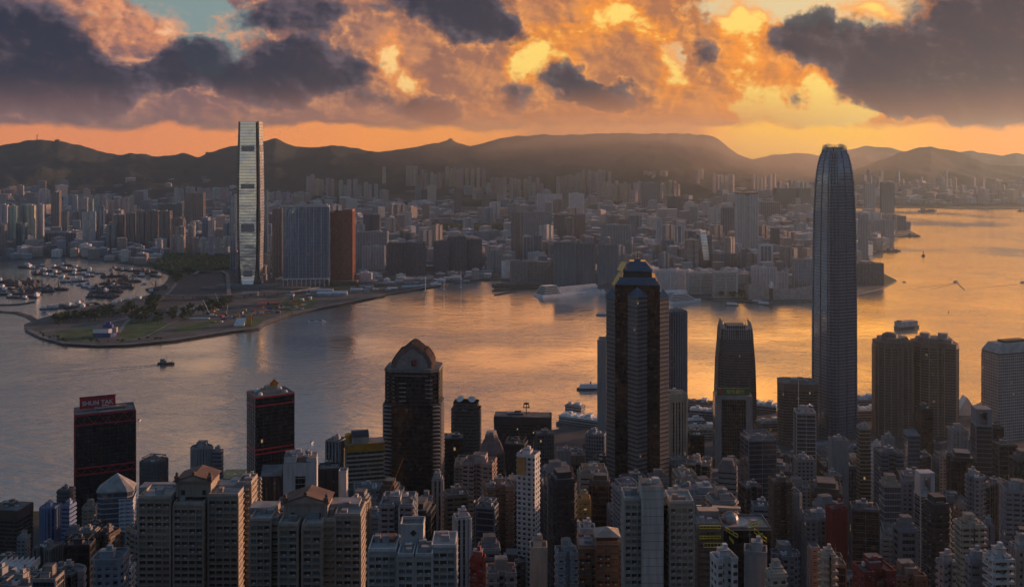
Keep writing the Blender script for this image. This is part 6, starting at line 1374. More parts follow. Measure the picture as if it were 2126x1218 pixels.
# ------------------------------------------------------------------ the dense town: the largest blocks stand alone, the mass of small ones is one object
GREEN = [((690, 405), (850, 400), (830, 425), (700, 425)), ((880, 468), (1060, 470), (1050, 492), (900, 488)), ((1250, 470), (1300, 470), (1310, 492), (1240, 490))]
def px_of(x, y, z=3.6): return (CX + F * x / y, HY + F * (CAMZ - z) / y)
GREENW = [[gp(a, b, 3.6) for a, b in g_] for g_ in GREEN]
WOODS_PX = [[(318, 552), (345, 530), (480, 532), (484, 556), (420, 566), (352, 566)]]
WOODS = [[gp(a, b, 3.6) for a, b in g_] for g_ in WOODS_PX]
def blocked(x, y, r, extra=0):
    for (a, b, c) in OCC:
        if abs(x - a) < r + c + extra and abs(y - b) < r + c * .8 + extra: return True
    return False
rg = random.Random(77); cand = []
PENIN = [gp(a, b, 3.6) for a, b in ((-200, 560), (0, 535), (480, 558), (480, 566), (560, 604), (800, 600), (1010, 580), (1040, 575), (1140, 590), (1300, 600), (1560, 618), (1700, 616), (1800, 590), (1800, 540), (1850, 500), (1880, 476), (1850, 452), (1780, 444), (1480, 442), (1480, 432), (2900, 432), (2900, 424), (-700, 424))]
y = 2950
while y < 8300:
    st = 46 + (y - 2950) * .010; xw = .56 * y + 150; x = -xw
    while x < xw:
        jx, jy = x + rg.uniform(-9, 9), y + rg.uniform(-9, 9); x += st * rg.uniform(.85, 1.25)
        px, py = px_of(jx, jy)
        if not inside(jx, jy, PENIN) and not (y > 6800): continue
        if y > 6450 and px > 1790 and y < 6700: continue
        if not inside(jx, jy, landpoly): continue
        if any(inside(jx, jy, g_) for g_ in GREENW) or any(inside(jx, jy, g_) for g_ in WOODS): continue
        if mnoise.noise(Vector((jx * .0021, jy * .0021, 5))) > .42: continue
        cl = mnoise.noise(Vector((jx * .0016, jy * .0012, 9))); h = rg.choice([14, 20, 26, 32, 38, 44]) * rg.uniform(.8, 1.2) * (1 + .6 * cl)
        if rg.random() < .07 + .10 * max(0, cl): h = rg.uniform(55, 105)
        if y < 3400 and 550 < px < 1050: h *= .35
        w = st * rg.uniform(.42, .8); d = st * rg.uniform(.4, .75)
        if blocked(jx, jy, w * .5, 2): continue
        z0 = 3.4
        if y > 6500: 
            z0 += (y - 6500) * .035
        cand.append((jx, jy, z0, w, d, h, rg.uniform(.2, .9) if cl > 0 else rg.uniform(-.1, .5), h * w / y / y))
    y += st * 1.05
print('town blocks', len(cand))
PAL = [(.50, .49, .50), (.60, .58, .57), (.42, .36, .34), (.36, .39, .43), (.56, .47, .45), (.28, .29, .32), (.66, .66, .67), (.36, .31, .31), (.24, .29, .36), (.52, .43, .38)]
cand.sort(key=lambda c: -c[7]); NB = 95; big, small = cand[:NB], cand[NB:]
def town_label(px, py, col, h):
    tone = 'pale' if sum(col) > 1.2 else 'dark' if sum(col) < .7 else 'pinkish' if col[0] > col[2] * 1.2 else 'grey'
    best = min(((abs(px - r[0]) + .6 * abs(py - (HY + F * (CAMZ - 3.6) / r[2])), r) for r in REFS if r[2] > 2500), key=lambda t: t[0])[1]
    side = 'left of' if px < best[0] - 14 else 'right of' if px > best[0] + 14 else 'behind'
    l = '%s %s block in the dense town %s %s' % (tone, 'high-rise' if h > 60 else 'mid-rise', side, best[3])
    return l if len(l.split()) <= 16 else '%s block in the town %s %s' % (tone, side, best[3])
for (x, y, z0, w, d, h, r, _) in big:
    col = rg.choice(PAL); px, py = px_of(x, y)
    generic(x, y, z0 - 1, w, d, h, r, col, 'town_block', ' '.join(town_label(px, py, col, h).split()[:16]), 'blocks of the dense far town', rg.choice(['flats', 'flats', 'office_strip']))
mb = MB()
for (x, y, z0, w, d, h, r, _) in small:
    col = rg.choice(PAL); k = rg.uniform(.75, 1.1); col = tuple(c * k for c in col); c, s = cos(r), sin(r)
    P = [(x + a * w * c - b * d * s, y + a * w * s + b * d * c) for a, b in PLANS['rect']]
    mb.prism(P, z0 - 1, z0 + h, 0 if rg.random() < .7 else 2, 1, col=col)
    if rg.random() < .6: mb.box(x, y, z0 + h, w * .35, d * .35, 3.5, r, 1, 1, col=tuple(min(.6, q * 1.3) for q in col), bottom=False)
m, g = newmat('town_roof'); vc = g.node('ShaderNodeVertexColor', layer_name='tint').outputs[0]; finish(g, Base_Color=g.vm('SCALE', vc, scale=1.05), Roughness=.9)
tag(mb.build('town_mass', [M['far_flats'], m, M['far_office']]), 'thousands of small closely packed roofs of the far town', None, None, 'stuff')

# ------------------------------------------------------------------ patches of ground on the peninsula
def patch(name, px, mat, lab, lift, kind='structure'):
    pts = [gp(a, b, 3.6) for a, b in px]; return land(name, densify(pts, 400), 3.6 + lift, 3.6 + lift, M[mat], M[mat], lab, kind)
def strip(name, px, width, mat, lab, lift):
    pts = [Vector(gp(a, b, 3.6)) for a, b in px]; mb = MB(); Ls, Rs = [], []
    for i, p in enumerate(pts):
        a = pts[max(0, i - 1)]; b = pts[min(len(pts) - 1, i + 1)]; t = (b - a).normalized(); n = Vector((-t.y, t.x)) * width / 2; Ls.append(p + n); Rs.append(p - n)
    for i in range(len(pts) - 1): mb.quad([(Rs[i].x, Rs[i].y, 3.6 + lift), (Rs[i + 1].x, Rs[i + 1].y, 3.6 + lift), (Ls[i + 1].x, Ls[i + 1].y, 3.6 + lift), (Ls[i].x, Ls[i].y, 3.6 + lift)])
    return tag(mb.build(name, M[mat]), lab, None, None, 'structure')
patch('lawn', [(60, 676), (72, 668), (112, 655), (165, 641), (255, 628), (322, 612), (352, 575), (400, 566), (484, 560), (700, 606), (800, 600), (800, 613), (680, 637), (600, 653), (548, 671), (538, 681), (480, 688), (360, 707), (262, 716), (200, 717), (130, 713), (80, 699)], 'earth', 'bare ground of the reclaimed peninsula', .02)
patch('lawn', [(112, 690), (165, 680), (196, 678), (200, 706), (160, 709), (122, 702)], 'lawn', 'grass left of the blue and white ventilation building', .06)
patch('lawn', [(246, 706), (250, 680), (262, 668), (328, 662), (354, 676), (318, 696), (268, 707)], 'lawn', 'bright green lawn right of the ventilation building', .06)
patch('lawn', [(354, 690), (372, 674), (440, 664), (470, 660), (430, 680), (392, 690)], 'lawn', 'grass strip in the middle of the peninsula', .06)
patch('lawn', [(488, 684), (520, 662), (550, 660), (536, 678)], 'lawn', 'grass beside the yellow and white pavilion', .06)
patch('lawn', [(560, 640), (556, 622), (600, 614), (660, 620), (648, 636), (600, 648)], 'lawn', 'rough grass near the right end of the peninsula', .06)
patch('pavement', [(330, 632), (352, 606), (392, 562), (484, 562), (500, 604), (484, 628), (400, 624), (350, 640)], 'asphalt', 'broad asphalt lanes and ramps below the supertall tower', .06)
patch('pavement', [(345, 640), (430, 630), (470, 640), (420, 652), (350, 656)], 'paving', 'pale service yard behind the trees', .08)
strip('road', [(68, 690), (118, 684), (200, 676), (262, 660), (300, 641), (330, 622), (352, 606), (372, 580)], 9, 'paving', 'pale road running down the peninsula', .12)
strip('road', [(246, 690), (262, 668), (290, 650), (318, 632)], 8, 'paving', 'second pale road joining behind the lawn', .13)
strip('road', [(486, 614), (560, 622), (640, 612), (720, 604)], 11, 'paving', 'pale road below the blue glass slab', .12)
strip('path', [(60, 684), (90, 699), (134, 711), (200, 715), (262, 713), (360, 704), (480, 685), (536, 678), (548, 668), (600, 650), (680, 634), (800, 610), (930, 589)], 9, 'paving', 'waterfront promenade along the seawall', .14)
strip('path', [(262, 706), (300, 700), (352, 672), (372, 664)], 4, 'paving', 'footpath across the lawn', .16)
def elevated(px, wd, hh, lab):
    pts = [Vector((*gp(a, b, 3.6 + hh), 3.6 + hh)) for a, b in px]; root = empty('viaduct', (pts[0].x, pts[0].y, 3.6), lab, 'viaduct'); mb = MB(); cb = MB()
    for p, q in zip(pts, pts[1:]):
        t = (q - p); L = t.length; a = atan2(t.y, t.x); m_ = (p + q) / 2; mb.box(m_.x - pts[0].x, m_.y - pts[0].y, hh - 1.5, L + 1, wd, 1.5, a); mb.box(m_.x - pts[0].x + sin(a) * wd / 2, m_.y - pts[0].y - cos(a) * wd / 2, hh, L + 1, .5, 1.1, a)
        for k in range(int(L / 35) + 1): c = p + t * (k * 35 / L) - pts[0]; cb.box(c.x, c.y, 0, 2.2, 2.2, hh - 1.5)
    mb.build('deck', M['paving'], root); cb.build('pier', M['seawall'], root)
elevated([(326, 612), (400, 613), (480, 612), (520, 609), (600, 606), (660, 596)], 14, 9, 'raised concrete road crossing in front of the supertall tower')
elevated([(405, 568), (412, 562), (460, 562), (472, 568), (476, 612)], 10, 8, 'curving ramp left of the supertall tower')
# sheds, tents and the like
SM = []
def shed(px, py, L, W, H, rot, col, mat, name, lab, cat='shed'):
    x, y = gp(px, py, 3.6); mb = MB(); n = 6
    root = empty(name, (x, y, 3.6), lab, cat, None, rot)
    mb.box(0, 0, 0, L, W, H * .7, 0, 0); mb.build('wall', [WL], root, None, col)
    mb = MB()
    for k in range(n): a, b = k / n, (k + 1) / n; f = lambda t: H * .7 + H * .3 * sin(pi * t); mb.quad([(-L / 2, -W / 2 + W * a, f(a)), (L / 2, -W / 2 + W * a, f(a)), (L / 2, -W / 2 + W * b, f(b)), (-L / 2, -W / 2 + W * b, f(b))])
    for s in (-1, 1): mb.quad([(s * L / 2, -W / 2 + W * k / n, H * .7 + H * .3 * sin(pi * k / n)) for k in (range(n + 1) if s > 0 else range(n, -1, -1))])
    mb.build('roof', M[mat], root); return root
shed(690, 612, 78, 34, 9, .1, (.3, .35, .4), 'cyan_roof', 'terminal_shed', 'long pale blue curved roof shed on the waterfront below the blue glass slab')
shed(668, 606, 60, 26, 8, .1, (.3, .3, .35), 'cyan_roof', 'terminal_shed', 'smaller pale blue curved roof shed behind the long one')
shed(724, 582, 46, 24, 9, 0, (.4, .06, .04), 'orange', 'red_shed', 'orange red roofed shed under the red brown tower')
shed(700, 586, 40, 20, 7, 0, (.4, .06, .04), 'red', 'red_shed', 'dark red roofed shed left of the orange roofed one')
shed(560, 630, 60, 30, 2.5, .2, (.3, .03, .05), 'red', 'red_tarpaulin', 'dark red covered stacks on the building site', 'tarpaulin')
shed(530, 634, 50, 20, 2, 0, (.3, .03, .05), 'crown_pink', 'red_tarpaulin', 'brownish covered stacks left of the dark red ones', 'tarpaulin')
shed(544, 646, 36, 14, 3, .3, (.4, .15, .05), 'orange', 'orange_shelter', 'small orange shelter on the building site', 'shelter')
shed(590, 640, 30, 12, 3, .3, (.3, .1, .1), 'wall_cream', 'site_hut', 'cream site hut near the promenade', 'hut')
shed(414, 662, 44, 12, 3, .1, (.4, .42, .45), 'cyan_roof', 'site_hut', 'long pale blue hut in the middle of the peninsula', 'hut')
shed(520, 612, 40, 24, 8, .1, (.3, .3, .3), 'roof_pale', 'site_hall', 'pale flat hall below the supertall tower', 'hall')
shed(1385, 612, 100, 40, 12, .25, (.4, .4, .42), 'white', 'pier_shed', 'white pier shed below the long white waterfront hotel')
shed(1078, 596, 150, 34, 13, .30, (.10, .075, .06), 'dark_roof' if 'dark_roof' in M else 'seawall', 'old_pier', 'long dark brown pier building reaching out from the brown waterfront hotel')
for k, (px, py) in enumerate(((760, 596), (790, 590), (830, 586), (850, 598), (880, 584), (905, 592), (935, 580), (960, 584), (985, 576), (740, 604), (815, 602), (1000, 572))):
    shed(px, py, rg.uniform(26, 48), rg.uniform(14, 22), rg.uniform(6, 10), rg.uniform(-.1, .3), rg.choice([(.4, .4, .42), (.25, .25, .28), (.3, .2, .18)]), rg.choice(['white', 'roof_pale', 'cyan_roof', 'roof']), 'waterfront_shed', ['low pale shed on the waterfront right of the red brown tower', 'low shed among the slim crane masts on the far waterfront'][k > 5])['group'] = 'sheds on the far waterfront'
# ventilation building and pavilion
x, y = gp(218, 698, 3.6); root = empty('ventilation_building', (x, y, 3.6), 'blue and white octagonal ventilation building on the tip of the peninsula', 'building'); REFS.append((218, 690, y, 'the ventilation building'))
mb = MB(); mb.prism([(-20, -12), (16, -12), (20, -6), (20, 10), (14, 16), (-16, 16), (-22, 8), (-22, -6)], 0, 9, 0, 0); mb.build('base', M['blue_paint'], root)
mb = MB(); mb.prism([(-20.5, -12.5), (12, -12.5), (16, -6), (16, 10), (10, 16), (-16, 16), (-22.5, 8), (-22.5, -6)], 9, 17, 0, 1); mb.build('upper_wall', [M['boat_white'], M['roof']], root)
mb = MB(); mb.box(4, 8, 17, 18, 10, 7, 0, 0); mb.box(4, 8, 24, 9, 7, 5, 0, 0); mb.box(19, 4, 8, 9, 9, 10, 0, 1); mb.build('roof_stack', [M['blue_paint'], M['wall_cream']], root)
x, y = gp(498, 676, 3.6); root = empty('pavilion', (x, y, 3.6), 'white fronted pavilion with bright yellow towers by the promenade', 'building')
mb = MB(); mb.quad([(-12, -8, 1), (10, -8, 1), (12, 4, 16), (-8, 4, 16)]); mb.quad([(-8, 5, 16), (12, 5, 16), (10, 5, 0), (-12, 5, 0)]); mb.quad([(-12, -8, 1), (-8, 4, 16), (-12, 5, 0)]); mb.quad([(10, -8, 1), (10, 5, 0), (12, 4, 16)]); mb.build('white_front', M['boat_white'], root)
for x_ in (-8, 18): mb = MB(); mb.box(x_, 10, 0, 10, 8, 22, .2, 0); mb.box(x_ + 2, 10, 22, 5, 5, 3, .2, 0); mb.build('yellow_tower', M['gold'], root)
# site cranes on the peninsula
def site_crane(px, py, h, L, rot, lab):
    x, y = gp(px, py, 3.6); root = empty('site_crane', (x, y, 3.6), lab, 'crane', 'crawler cranes on the building site', rot); mb = MB(); mb.box(0, 0, 0, 8, 6, 4); mb.build('cab', M['dark'], root); mb = MB(); mb.tube((2, 0, 4), (L, 0, h), .8, 4, 0, .4); mb.build('jib', M['boat_white'], root)
site_crane(576, 640, 34, 22, .3, 'crawler crane with a long white raised jib at the right of the building site')
site_crane(456, 640, 36, -10, .1, 'crawler crane with a steep jib left of the building site'); site_crane(432, 652, 34, -12, 0, 'crawler crane with a steep jib furthest from the promenade')
site_crane(468, 655, 26, 6, 0, 'small crawler crane beside the service yard')
rgc = random.Random(31)
for k in range(64):
    px, py = rgc.uniform(440, 640), 0; py = 664 - (px - 440) * .14 + rgc.uniform(-20, 8); x, y = gp(px, py, 3.6); L = rgc.choice([6, 9, 12]); mb = MB(); mb.box(0, 0, .2, L, 3.4, rgc.choice([2.8, 3.2, 5.6])); mb.box(0, 0, 0, L - 1, 2.6, .25)
    mt, nmc = rgc.choice([('red', 'red'), ('white', 'white'), ('blue_paint', 'blue'), ('orange', 'orange'), ('roof_pale', 'grey'), ('gold', 'yellow'), ('metal', 'steel grey')]); o = mb.build('site_container', M[mt], None, (x, y, 3.62)); o.rotation_euler = (0, 0, rgc.uniform(-.5, .5))
    tag(o, '%s container on the building site at the water end of the peninsula' % nmc, 'container', 'containers on the building site')
for k in range(46):
    px = rgc.uniform(600, 1010); py = 632 - (px - 600) * .118 - rgc.uniform(3, 24); x, y = gp(px, py, 3.6); mb = MB(); L, W_, h_ = rgc.uniform(8, 20), rgc.uniform(6, 12), rgc.uniform(3, 6); mb.box(0, 0, 0, L, W_, h_); mb.prism([(-L / 2 - .5, -W_ / 2 - .5), (L / 2 + .5, -W_ / 2 - .5), (L / 2 + .5, W_ / 2 + .5), (-L / 2 - .5, W_ / 2 + .5)], h_, h_ + 1.6, 1, 1, True, top=[(-L / 2, -.5), (L / 2, -.5), (L / 2, .5), (-L / 2, .5)])
    o = mb.build('small_hut', [M[rgc.choice(['metal', 'wall_cream', 'tower_grey'])], M[rgc.choice(['white', 'roof', 'cyan_roof', 'roof_pale'])]], None, (x, y, 3.6)); o.rotation_euler = (0, 0, rgc.uniform(-.3, .5)); tag(o, 'small roofed hut among the low sheds on the far waterfront', 'hut', 'small huts on the far waterfront')
# ocean terminal
x, y = gp(1178, 607, 3.6); root = empty('cruise_terminal', (x, y, 3.6), 'white cruise terminal pier with a rounded glazed hall at its tip', 'terminal', None, radians(33)); OCC.append((x, y, 90)); REFS.append((1178, 600, y, 'the white cruise terminal'))
mb = MB(); mb.box(0, 0, -6, 190, 44, 8.5); mb.build('pier_deck', M['boat_white'], root)
mb = MB(); mb.box(20, 0, 2.5, 140, 30, 12, 0, 0, 1); mb.box(30, -6, 14.5, 120, 8, 3, 0, 0, 1); mb.build('long_hall', [WL, M['white']], root, None, (.5, .52, .55))
mb = MB()
for k in range(5): mb.box(-62, 0, 2.5 + k * 4.2, 52 - k * 4, 36 - k * 3, 3.4, 0, 1); mb.box(-62, 0, 5.9 + k * 4.2, 55 - k * 4, 39 - k * 3, .8, 0, 0)
mb.build('tip_hall', [M['boat_white'], M['metal_dark']], root)
x, y = gp(1232, 607, 2); root = empty('pontoon', (x, y, 0), 'thin white floating pontoon with small huts beside the cruise terminal', 'pontoon', None, radians(22)); mb = MB(); mb.box(0, 0, -1, 70, 6, 3); mb.build('deck', M['boat_white'], root); mb = MB(); mb.box(28, 0, 2, 8, 5, 6); mb.box(18, 0, 2, 5, 5, 5); mb.build('hut', M['boat_white'], root)
# breakwaters
def breakwater(px, wd, lab):
    pts = [Vector(gp(a, b, 2.0)) for a, b in px]; mb = MB(); o_ = pts[0]
    for p, q in zip(pts, pts[1:]): t = q - p; m_ = (p + q) / 2 - o_; mb.box(m_.x, m_.y, -3, t.length + wd * .6, wd, 5.2, atan2(t.y, t.x))
    tag(mb.build('breakwater', M['seawall'], None, (o_.x, o_.y, 0)), lab, 'breakwater')
breakwater([(-300, 640), (0, 646), (34, 648), (60, 656), (72, 664)], 13, 'long low breakwater joining the tip of the peninsula')
breakwater([(-300, 636), (0, 632), (40, 631), (68, 626)], 11, 'inner breakwater end behind the moored barges')
breakwater([(1800, 523), (1862, 523)], 12, 'short pier jutting into the golden water'); breakwater([(1870, 488), (1908, 489)], 14, 'dark pier below the dark tower on the point')
breakwater([(1780, 432), (1900, 431), (2126, 431), (2500, 431)], 30, 'long flat runway edge across the golden water'); breakwater([(1030, 611), (1075, 603)], 10, 'short dark landing stage left of the cruise terminal')
strip('promenade', [(1480, 622), (1540, 624), (1600, 628), (1640, 626), (1690, 624), (1760, 616), (1830, 600)], 10, 'paving', 'pale promenade edge along the right far shore', .14)

# ------------------------------------------------------------------ trees
TREES = []
def tree_mesh(seed, n, r, h):
    rg2 = random.Random(seed); mb = MB(); cl = [(rg2.uniform(-.55, .55) * r, rg2.uniform(-.55, .55) * r, h * rg2.uniform(.55, .9), r * rg2.uniform(.35, .6)) for _ in range(9)]
    for k in range(n):
        c = rg2.choice(cl); v = Vector((rg2.gauss(0, 1), rg2.gauss(0, 1), rg2.gauss(0, .8))).normalized() * c[3] * rg2.uniform(.6, 1.05); p = Vector(c[:3]) + v; s = r * rg2.uniform(.10, .20)
        a = Vector((rg2.gauss(0, 1), rg2.gauss(0, 1), rg2.gauss(0, 1))).normalized(); b = a.orthogonal().normalized(); c2 = a.cross(b)
        mb.quad([tuple(p + b * s), tuple(p + c2 * s * .8), tuple(p - b * s), tuple(p - c2 * s * .8)])
    o = mb.build('crown', M['leaf']); me = o.data; bpy.data.objects.remove(o)
    tb = MB(); tb.tube((0, 0, 0), (0, 0, h * .6), r * .08, 6, 0, r * .05)
    for k in range(4): a = k * 1.6 + seed; tb.tube((0, 0, h * .45), (cos(a) * r * .45, sin(a) * r * .45, h * .7), r * .045, 4, 0, r * .02)
    t = tb.build('trunk', M['bark']); tm = t.data; bpy.data.objects.remove(t); return me, tm
for k in range(5): TREES.append(tree_mesh(k, 190, 4.5, 9))
def tree(x, y, z, s, lab, grp, rg_):
    me, tm = rg_.choice(TREES); o = bpy.data.objects.new('tree', None); COL.objects.link(o); o.location = (x, y, z); o.scale = (s * rg_.uniform(.9, 1.3), s * rg_.uniform(.9, 1.3), s); o.rotation_euler = (0, 0, rg_.uniform(0, 6)); tag(o, lab, 'tree', grp)
    for nm, m_ in (('crown', me), ('trunk', tm)): c = bpy.data.objects.new(nm, m_); COL.objects.link(c); c.parent = o
def scatter(poly_px, n, lab, grp, smin=1.3, smax=2.1):
    P = [gp(a, b, 3.6) for a, b in poly_px]; xs = [p[0] for p in P]; ys = [p[1] for p in P]; k = 0; t = 0
    while k < n and t < n * 60:
        t += 1; x, y = rg.uniform(min(xs), max(xs)), rg.uniform(min(ys), max(ys))
        if inside(x, y, P): tree(x, y, 3.6, rg.uniform(smin, smax), lab, grp, rg); k += 1
scatter([(100, 670), (112, 660), (200, 650), (282, 636), (285, 648), (220, 664), (120, 678)], 62, 'dark bushy tree in the belt between the moored boats and the pale road', 'tree belt by the shelter')
scatter([(268, 668), (285, 652), (318, 620), (335, 624), (330, 650), (300, 672)], 42, 'dark tree in the grove beside the broad asphalt lanes', 'grove by the lanes')
scatter([(300, 674), (340, 655), (430, 636), (482, 628), (470, 640), (400, 660), (330, 676)], 48, 'dark tree in the long curved row behind the lawn', 'long curved row of trees')
scatter([(80, 690), (120, 702), (150, 712), (130, 712), (78, 698)], 14, 'small tree on the tip of the peninsula by the promenade', 'promenade trees at the tip', .5, .8)
scatter([(150, 700), (196, 706), (260, 710), (330, 702), (335, 706), (200, 714)], 18, 'small tree along the promenade in front of the ventilation building', 'promenade trees', .45, .8)
scatter([(352, 568), (400, 564), (392, 580), (356, 600)], 16, 'dark tree beside the curving ramp', 'trees by the ramp')
scatter([(1620, 612), (1690, 606), (1690, 618), (1622, 620)], 20, 'dark round tree in front of the sweeping beige hall', 'trees by the hall')
scatter([(1490, 612), (1560, 614), (1560, 620), (1490, 620)], 10, 'dark tree by the cream cut corner hotel', 'trees by the hotels')
# woods nobody could count
def woods(poly, n, lab, hb=9, z=3.6, hill=0):
    mb = MB(); xs = [p[0] for p in poly]; ys = [p[1] for p in poly]; cxw, cyw = sum(xs) / len(xs), sum(ys) / len(ys); R = max(max(xs) - min(xs), 1); k = 0
    while k < n:
        x, y = rg.uniform(min(xs), max(xs)), rg.uniform(min(ys), max(ys))
        if not inside(x, y, poly): continue
        k += 1; r = rg.uniform(5, 11); h = rg.uniform(.6, 1.2) * hb; u = ((x - cxw) / (R * .5)) ** 2 + ((y - cyw) / (max(ys) - min(ys) + 1) * 2) ** 2
        zz = z + hill * max(0, 1 - u); a0 = rg.uniform(0, 6)
        mb.lathe([(r * .9, zz - 4), (r, zz + h * .5), (r * .6, zz + h * .9), (0, zz + h * rg.uniform(.95, 1.15))], 6, x, y, a0=a0)
    tag(mb.build('woods', M['leaf']), lab, None, None, 'stuff')
woods(WOODS[0], 900, 'dark woods left of the supertall tower', 10)
for k, g_ in enumerate(GREENW): woods(g_, 500, ['wooded knoll in the hazy town', 'dark park strip in the middle of the town', 'small wooded park in the town'][k], 12, 3, [45, 14, 12][k])

# ------------------------------------------------------------------ boats
def hullmesh(mb, L, B, D, mi=0, bow=.22, stern=.95):
    """pointed hull, waterline at z=0"""
    st = [(-.5, stern), (-.2, 1), (.2, 1), (.5 - bow * .5, .72), (.5, .04)]
    for (xa, wa), (xb, wb) in zip(st, st[1:]):
        for s in (-1, 1):
            q = [(xa * L, s * wa * B / 2 * .8, -.8), (xb * L, s * wb * B / 2 * .7, -.8), (xb * L * 1.02, s * wb * B / 2, D), (xa * L, s * wa * B / 2, D)]
            mb.quad(q if s < 0 else q[::-1], None, mi)
        mb.quad([(xa * L, -wa * B / 2, D), (xb * L * 1.02, -wb * B / 2, D), (xb * L * 1.02, wb * B / 2, D), (xa * L, wa * B / 2, D)], None, mi)
    mb.quad([(-.5 * L, -stern * B / 2, D), (-.5 * L, stern * B / 2, D), (-.5 * L, stern * B / 2 * .8, -.8), (-.5 * L, -stern * B / 2 * .8, -.8)], None, mi)
PROTO = {}
def boat_kind(kind):
    if kind in PROTO: return PROTO[kind]
    parts = []
    def p(nm, mb, mat):
        o = mb.build(nm, mat); parts.append((nm, o.data)); bpy.data.objects.remove(o)
    if kind == 'derrick_barge':
        m = MB(); hullmesh(m, 46, 17, 3.2, bow=.05); p('hull', m, M['hull']); m = MB(); m.box(-15, 0, 3.2, 9, 11, 6); m.box(-15, 0, 9.2, 5, 6, 2.6); p('wheelhouse', m, M['boat_grey'])
        m = MB(); m.tube((3, -3, 3), (3, 0, 19), .6, 5); m.tube((3, 3, 3), (3, 0, 19), .6, 5); m.tube((-6, 0, 3), (3, 0, 19), .4, 4); m.tube((4, 0, 5), (20, 0, 24), .5, 4); m.tube((3, 0, 19), (20, 0, 24), .2, 4); p('derrick', m, M['hull']); m = MB(); m.box(6, 0, 3.2, 20, 12, 1.6); p('cargo', m, M['earth'])
    elif kind == 'lighter':
        m = MB(); hullmesh(m, 40, 14, 3, bow=.1); p('hull', m, M['hull']); m = MB(); m.box(-14, 0, 3, 7, 9, 5); m.box(-13, 0, 8, 4, 5, 2); p('wheelhouse', m, M['boat_white']); m = MB(); m.box(4, 0, 3, 22, 11, 2.4); p('hatch', m, M['boat_grey']); m = MB(); m.tube((-7, 0, 3), (-7, 0, 14), .35, 5); m.tube((-7, 0, 8), (8, 0, 15), .25, 4); p('mast', m, M['hull'])
    elif kind == 'fishing_boat':
        m = MB(); hullmesh(m, 26, 7.5, 2.6); p('hull', m, M['blue_grey']); m = MB(); m.box(-5, 0, 2.6, 9, 5.5, 4.6); m.box(-5, 0, 7.2, 10, 6.2, .5); p('cabin', m, M['boat_white']); m = MB(); m.tube((3, 0, 2.6), (3, 0, 13), .25, 5); m.tube((3, 0, 5), (11, 0, 8), .2, 4); p('mast', m, M['hull'])
    elif kind == 'launch':
        m = MB(); hullmesh(m, 17, 5.2, 1.8); p('hull', m, M['boat_white']); m = MB(); m.box(-2, 0, 1.8, 8, 4, 2.4); m.box(-2, 0, 4.2, 6, 3.6, .3); p('cabin', m, M['metal_dark'])
    elif kind == 'ferry':
        m = MB(); hullmesh(m, 42, 10, 2.8, stern=.6); p('hull', m, M['hull']); m = MB(); m.box(-1, 0, 2.8, 32, 9, 3, 0, 0); m.box(-1, 0, 6.2, 28, 8.4, 2.8, 0, 0); m.box(-1, 0, 9, 30, 9, .4, 0, 0); p('decks', m, M['boat_white']); m = MB(); m.tube((2, 0, 9), (2, 0, 13), 1.2, 8); p('funnel', m, M['hull'])
    elif kind == 'car_barge':
        m = MB(); hullmesh(m, 62, 19, 5, bow=.12); p('hull', m, M['hull']); m = MB(); m.box(-4, 0, 5, 50, 17.5, 10); m.box(-4, 0, 15, 51, 18.2, .8); p('covered_deck', m, M['slate_grey']); m = MB(); m.box(-24, 0, 15.8, 6, 9, 3); p('wheelhouse', m, M['boat_grey'])
    elif kind == 'cargo_ship':
        m = MB(); hullmesh(m, 78, 15, 6); p('hull', m, M['hull']); m = MB(); m.box(-20, 0, 6, 14, 12, 9); m.box(-20, 0, 15, 8, 10, 3); p('superstructure', m, M['boat_grey']); m = MB(); m.tube((5, 0, 6), (5, 0, 18), .8, 5); m.tube((22, 0, 6), (22, 0, 16), .8, 5); m.box(14, 0, 6, 26, 10, 3); p('deck_gear', m, M['boat_grey'])
    elif kind == 'tug':
        m = MB(); hullmesh(m, 30, 8.5, 3.4); p('hull', m, M['hull']); m = MB(); m.box(-4, 0, 3.4, 11, 6, 3.4); m.box(-5, 0, 6.8, 6, 5, 3); p('wheelhouse', m, M['boat_grey']); m = MB(); m.tube((-10, 0, 3), (-10, 0, 10), 1, 8); m.tube((1, 0, 6), (1, 0, 16), .25, 4); m.tube((8, 0, 3), (13, 0, 8), .5, 4); p('funnel', m, M['hull'])
    elif kind == 'buoy':
        m = MB(); m.lathe([(0, -1), (5, -.5), (5.4, 1.5), (4, 2.4), (0, 2.6)], 12); p('float', m, M['hull']); m = MB(); m.tube((0, 0, 2), (0, 0, 11), .7, 5); m.lathe([(0, 10), (2, 11), (1.4, 13), (0, 14)], 8); m.box(0, 0, 2.4, 5, 5, 3); p('lantern', m, M['hull'])
    elif kind == 'yacht':
        m = MB(); hullmesh(m, 95, 17, 6); p('hull', m, M['boat_white']); m = MB()
        for k in range(5): m.box(-8 - k * 2, 0, 6 + k * 3.2, 62 - k * 8, 15 - k, 2.2, 0, 0); m.box(-8 - k * 2, 0, 8.2 + k * 3.2, 64 - k * 8, 16 - k, 1, 0, 1)
        p('decks', m, [M['boat_grey'], M['boat_white']]); m = MB(); m.box(-18, 0, 22, 8, 6, 5); m.tube((4, 0, 20), (4, 0, 30), .5, 5); p('funnel', m, M['boat_white'])
    PROTO[kind] = parts; return parts
plain('boat_grey', (.10, .105, .12), .6); plain('blue_grey', (.06, .09, .13), .5)
def boat(kind, px, py, rot, lab, grp=None, s=1.0, cat='boat'):
    x, y = gp(px, py, 0); parts = boat_kind(kind); o = bpy.data.objects.new(kind, None); COL.objects.link(o); o.location = (x, y, 0); o.rotation_euler = (0, 0, rot); o.scale = (s, s, s); tag(o, lab, cat, grp)
    for nm, me in parts: c = bpy.data.objects.new(nm, me); COL.objects.link(c); c.parent = o
    return o
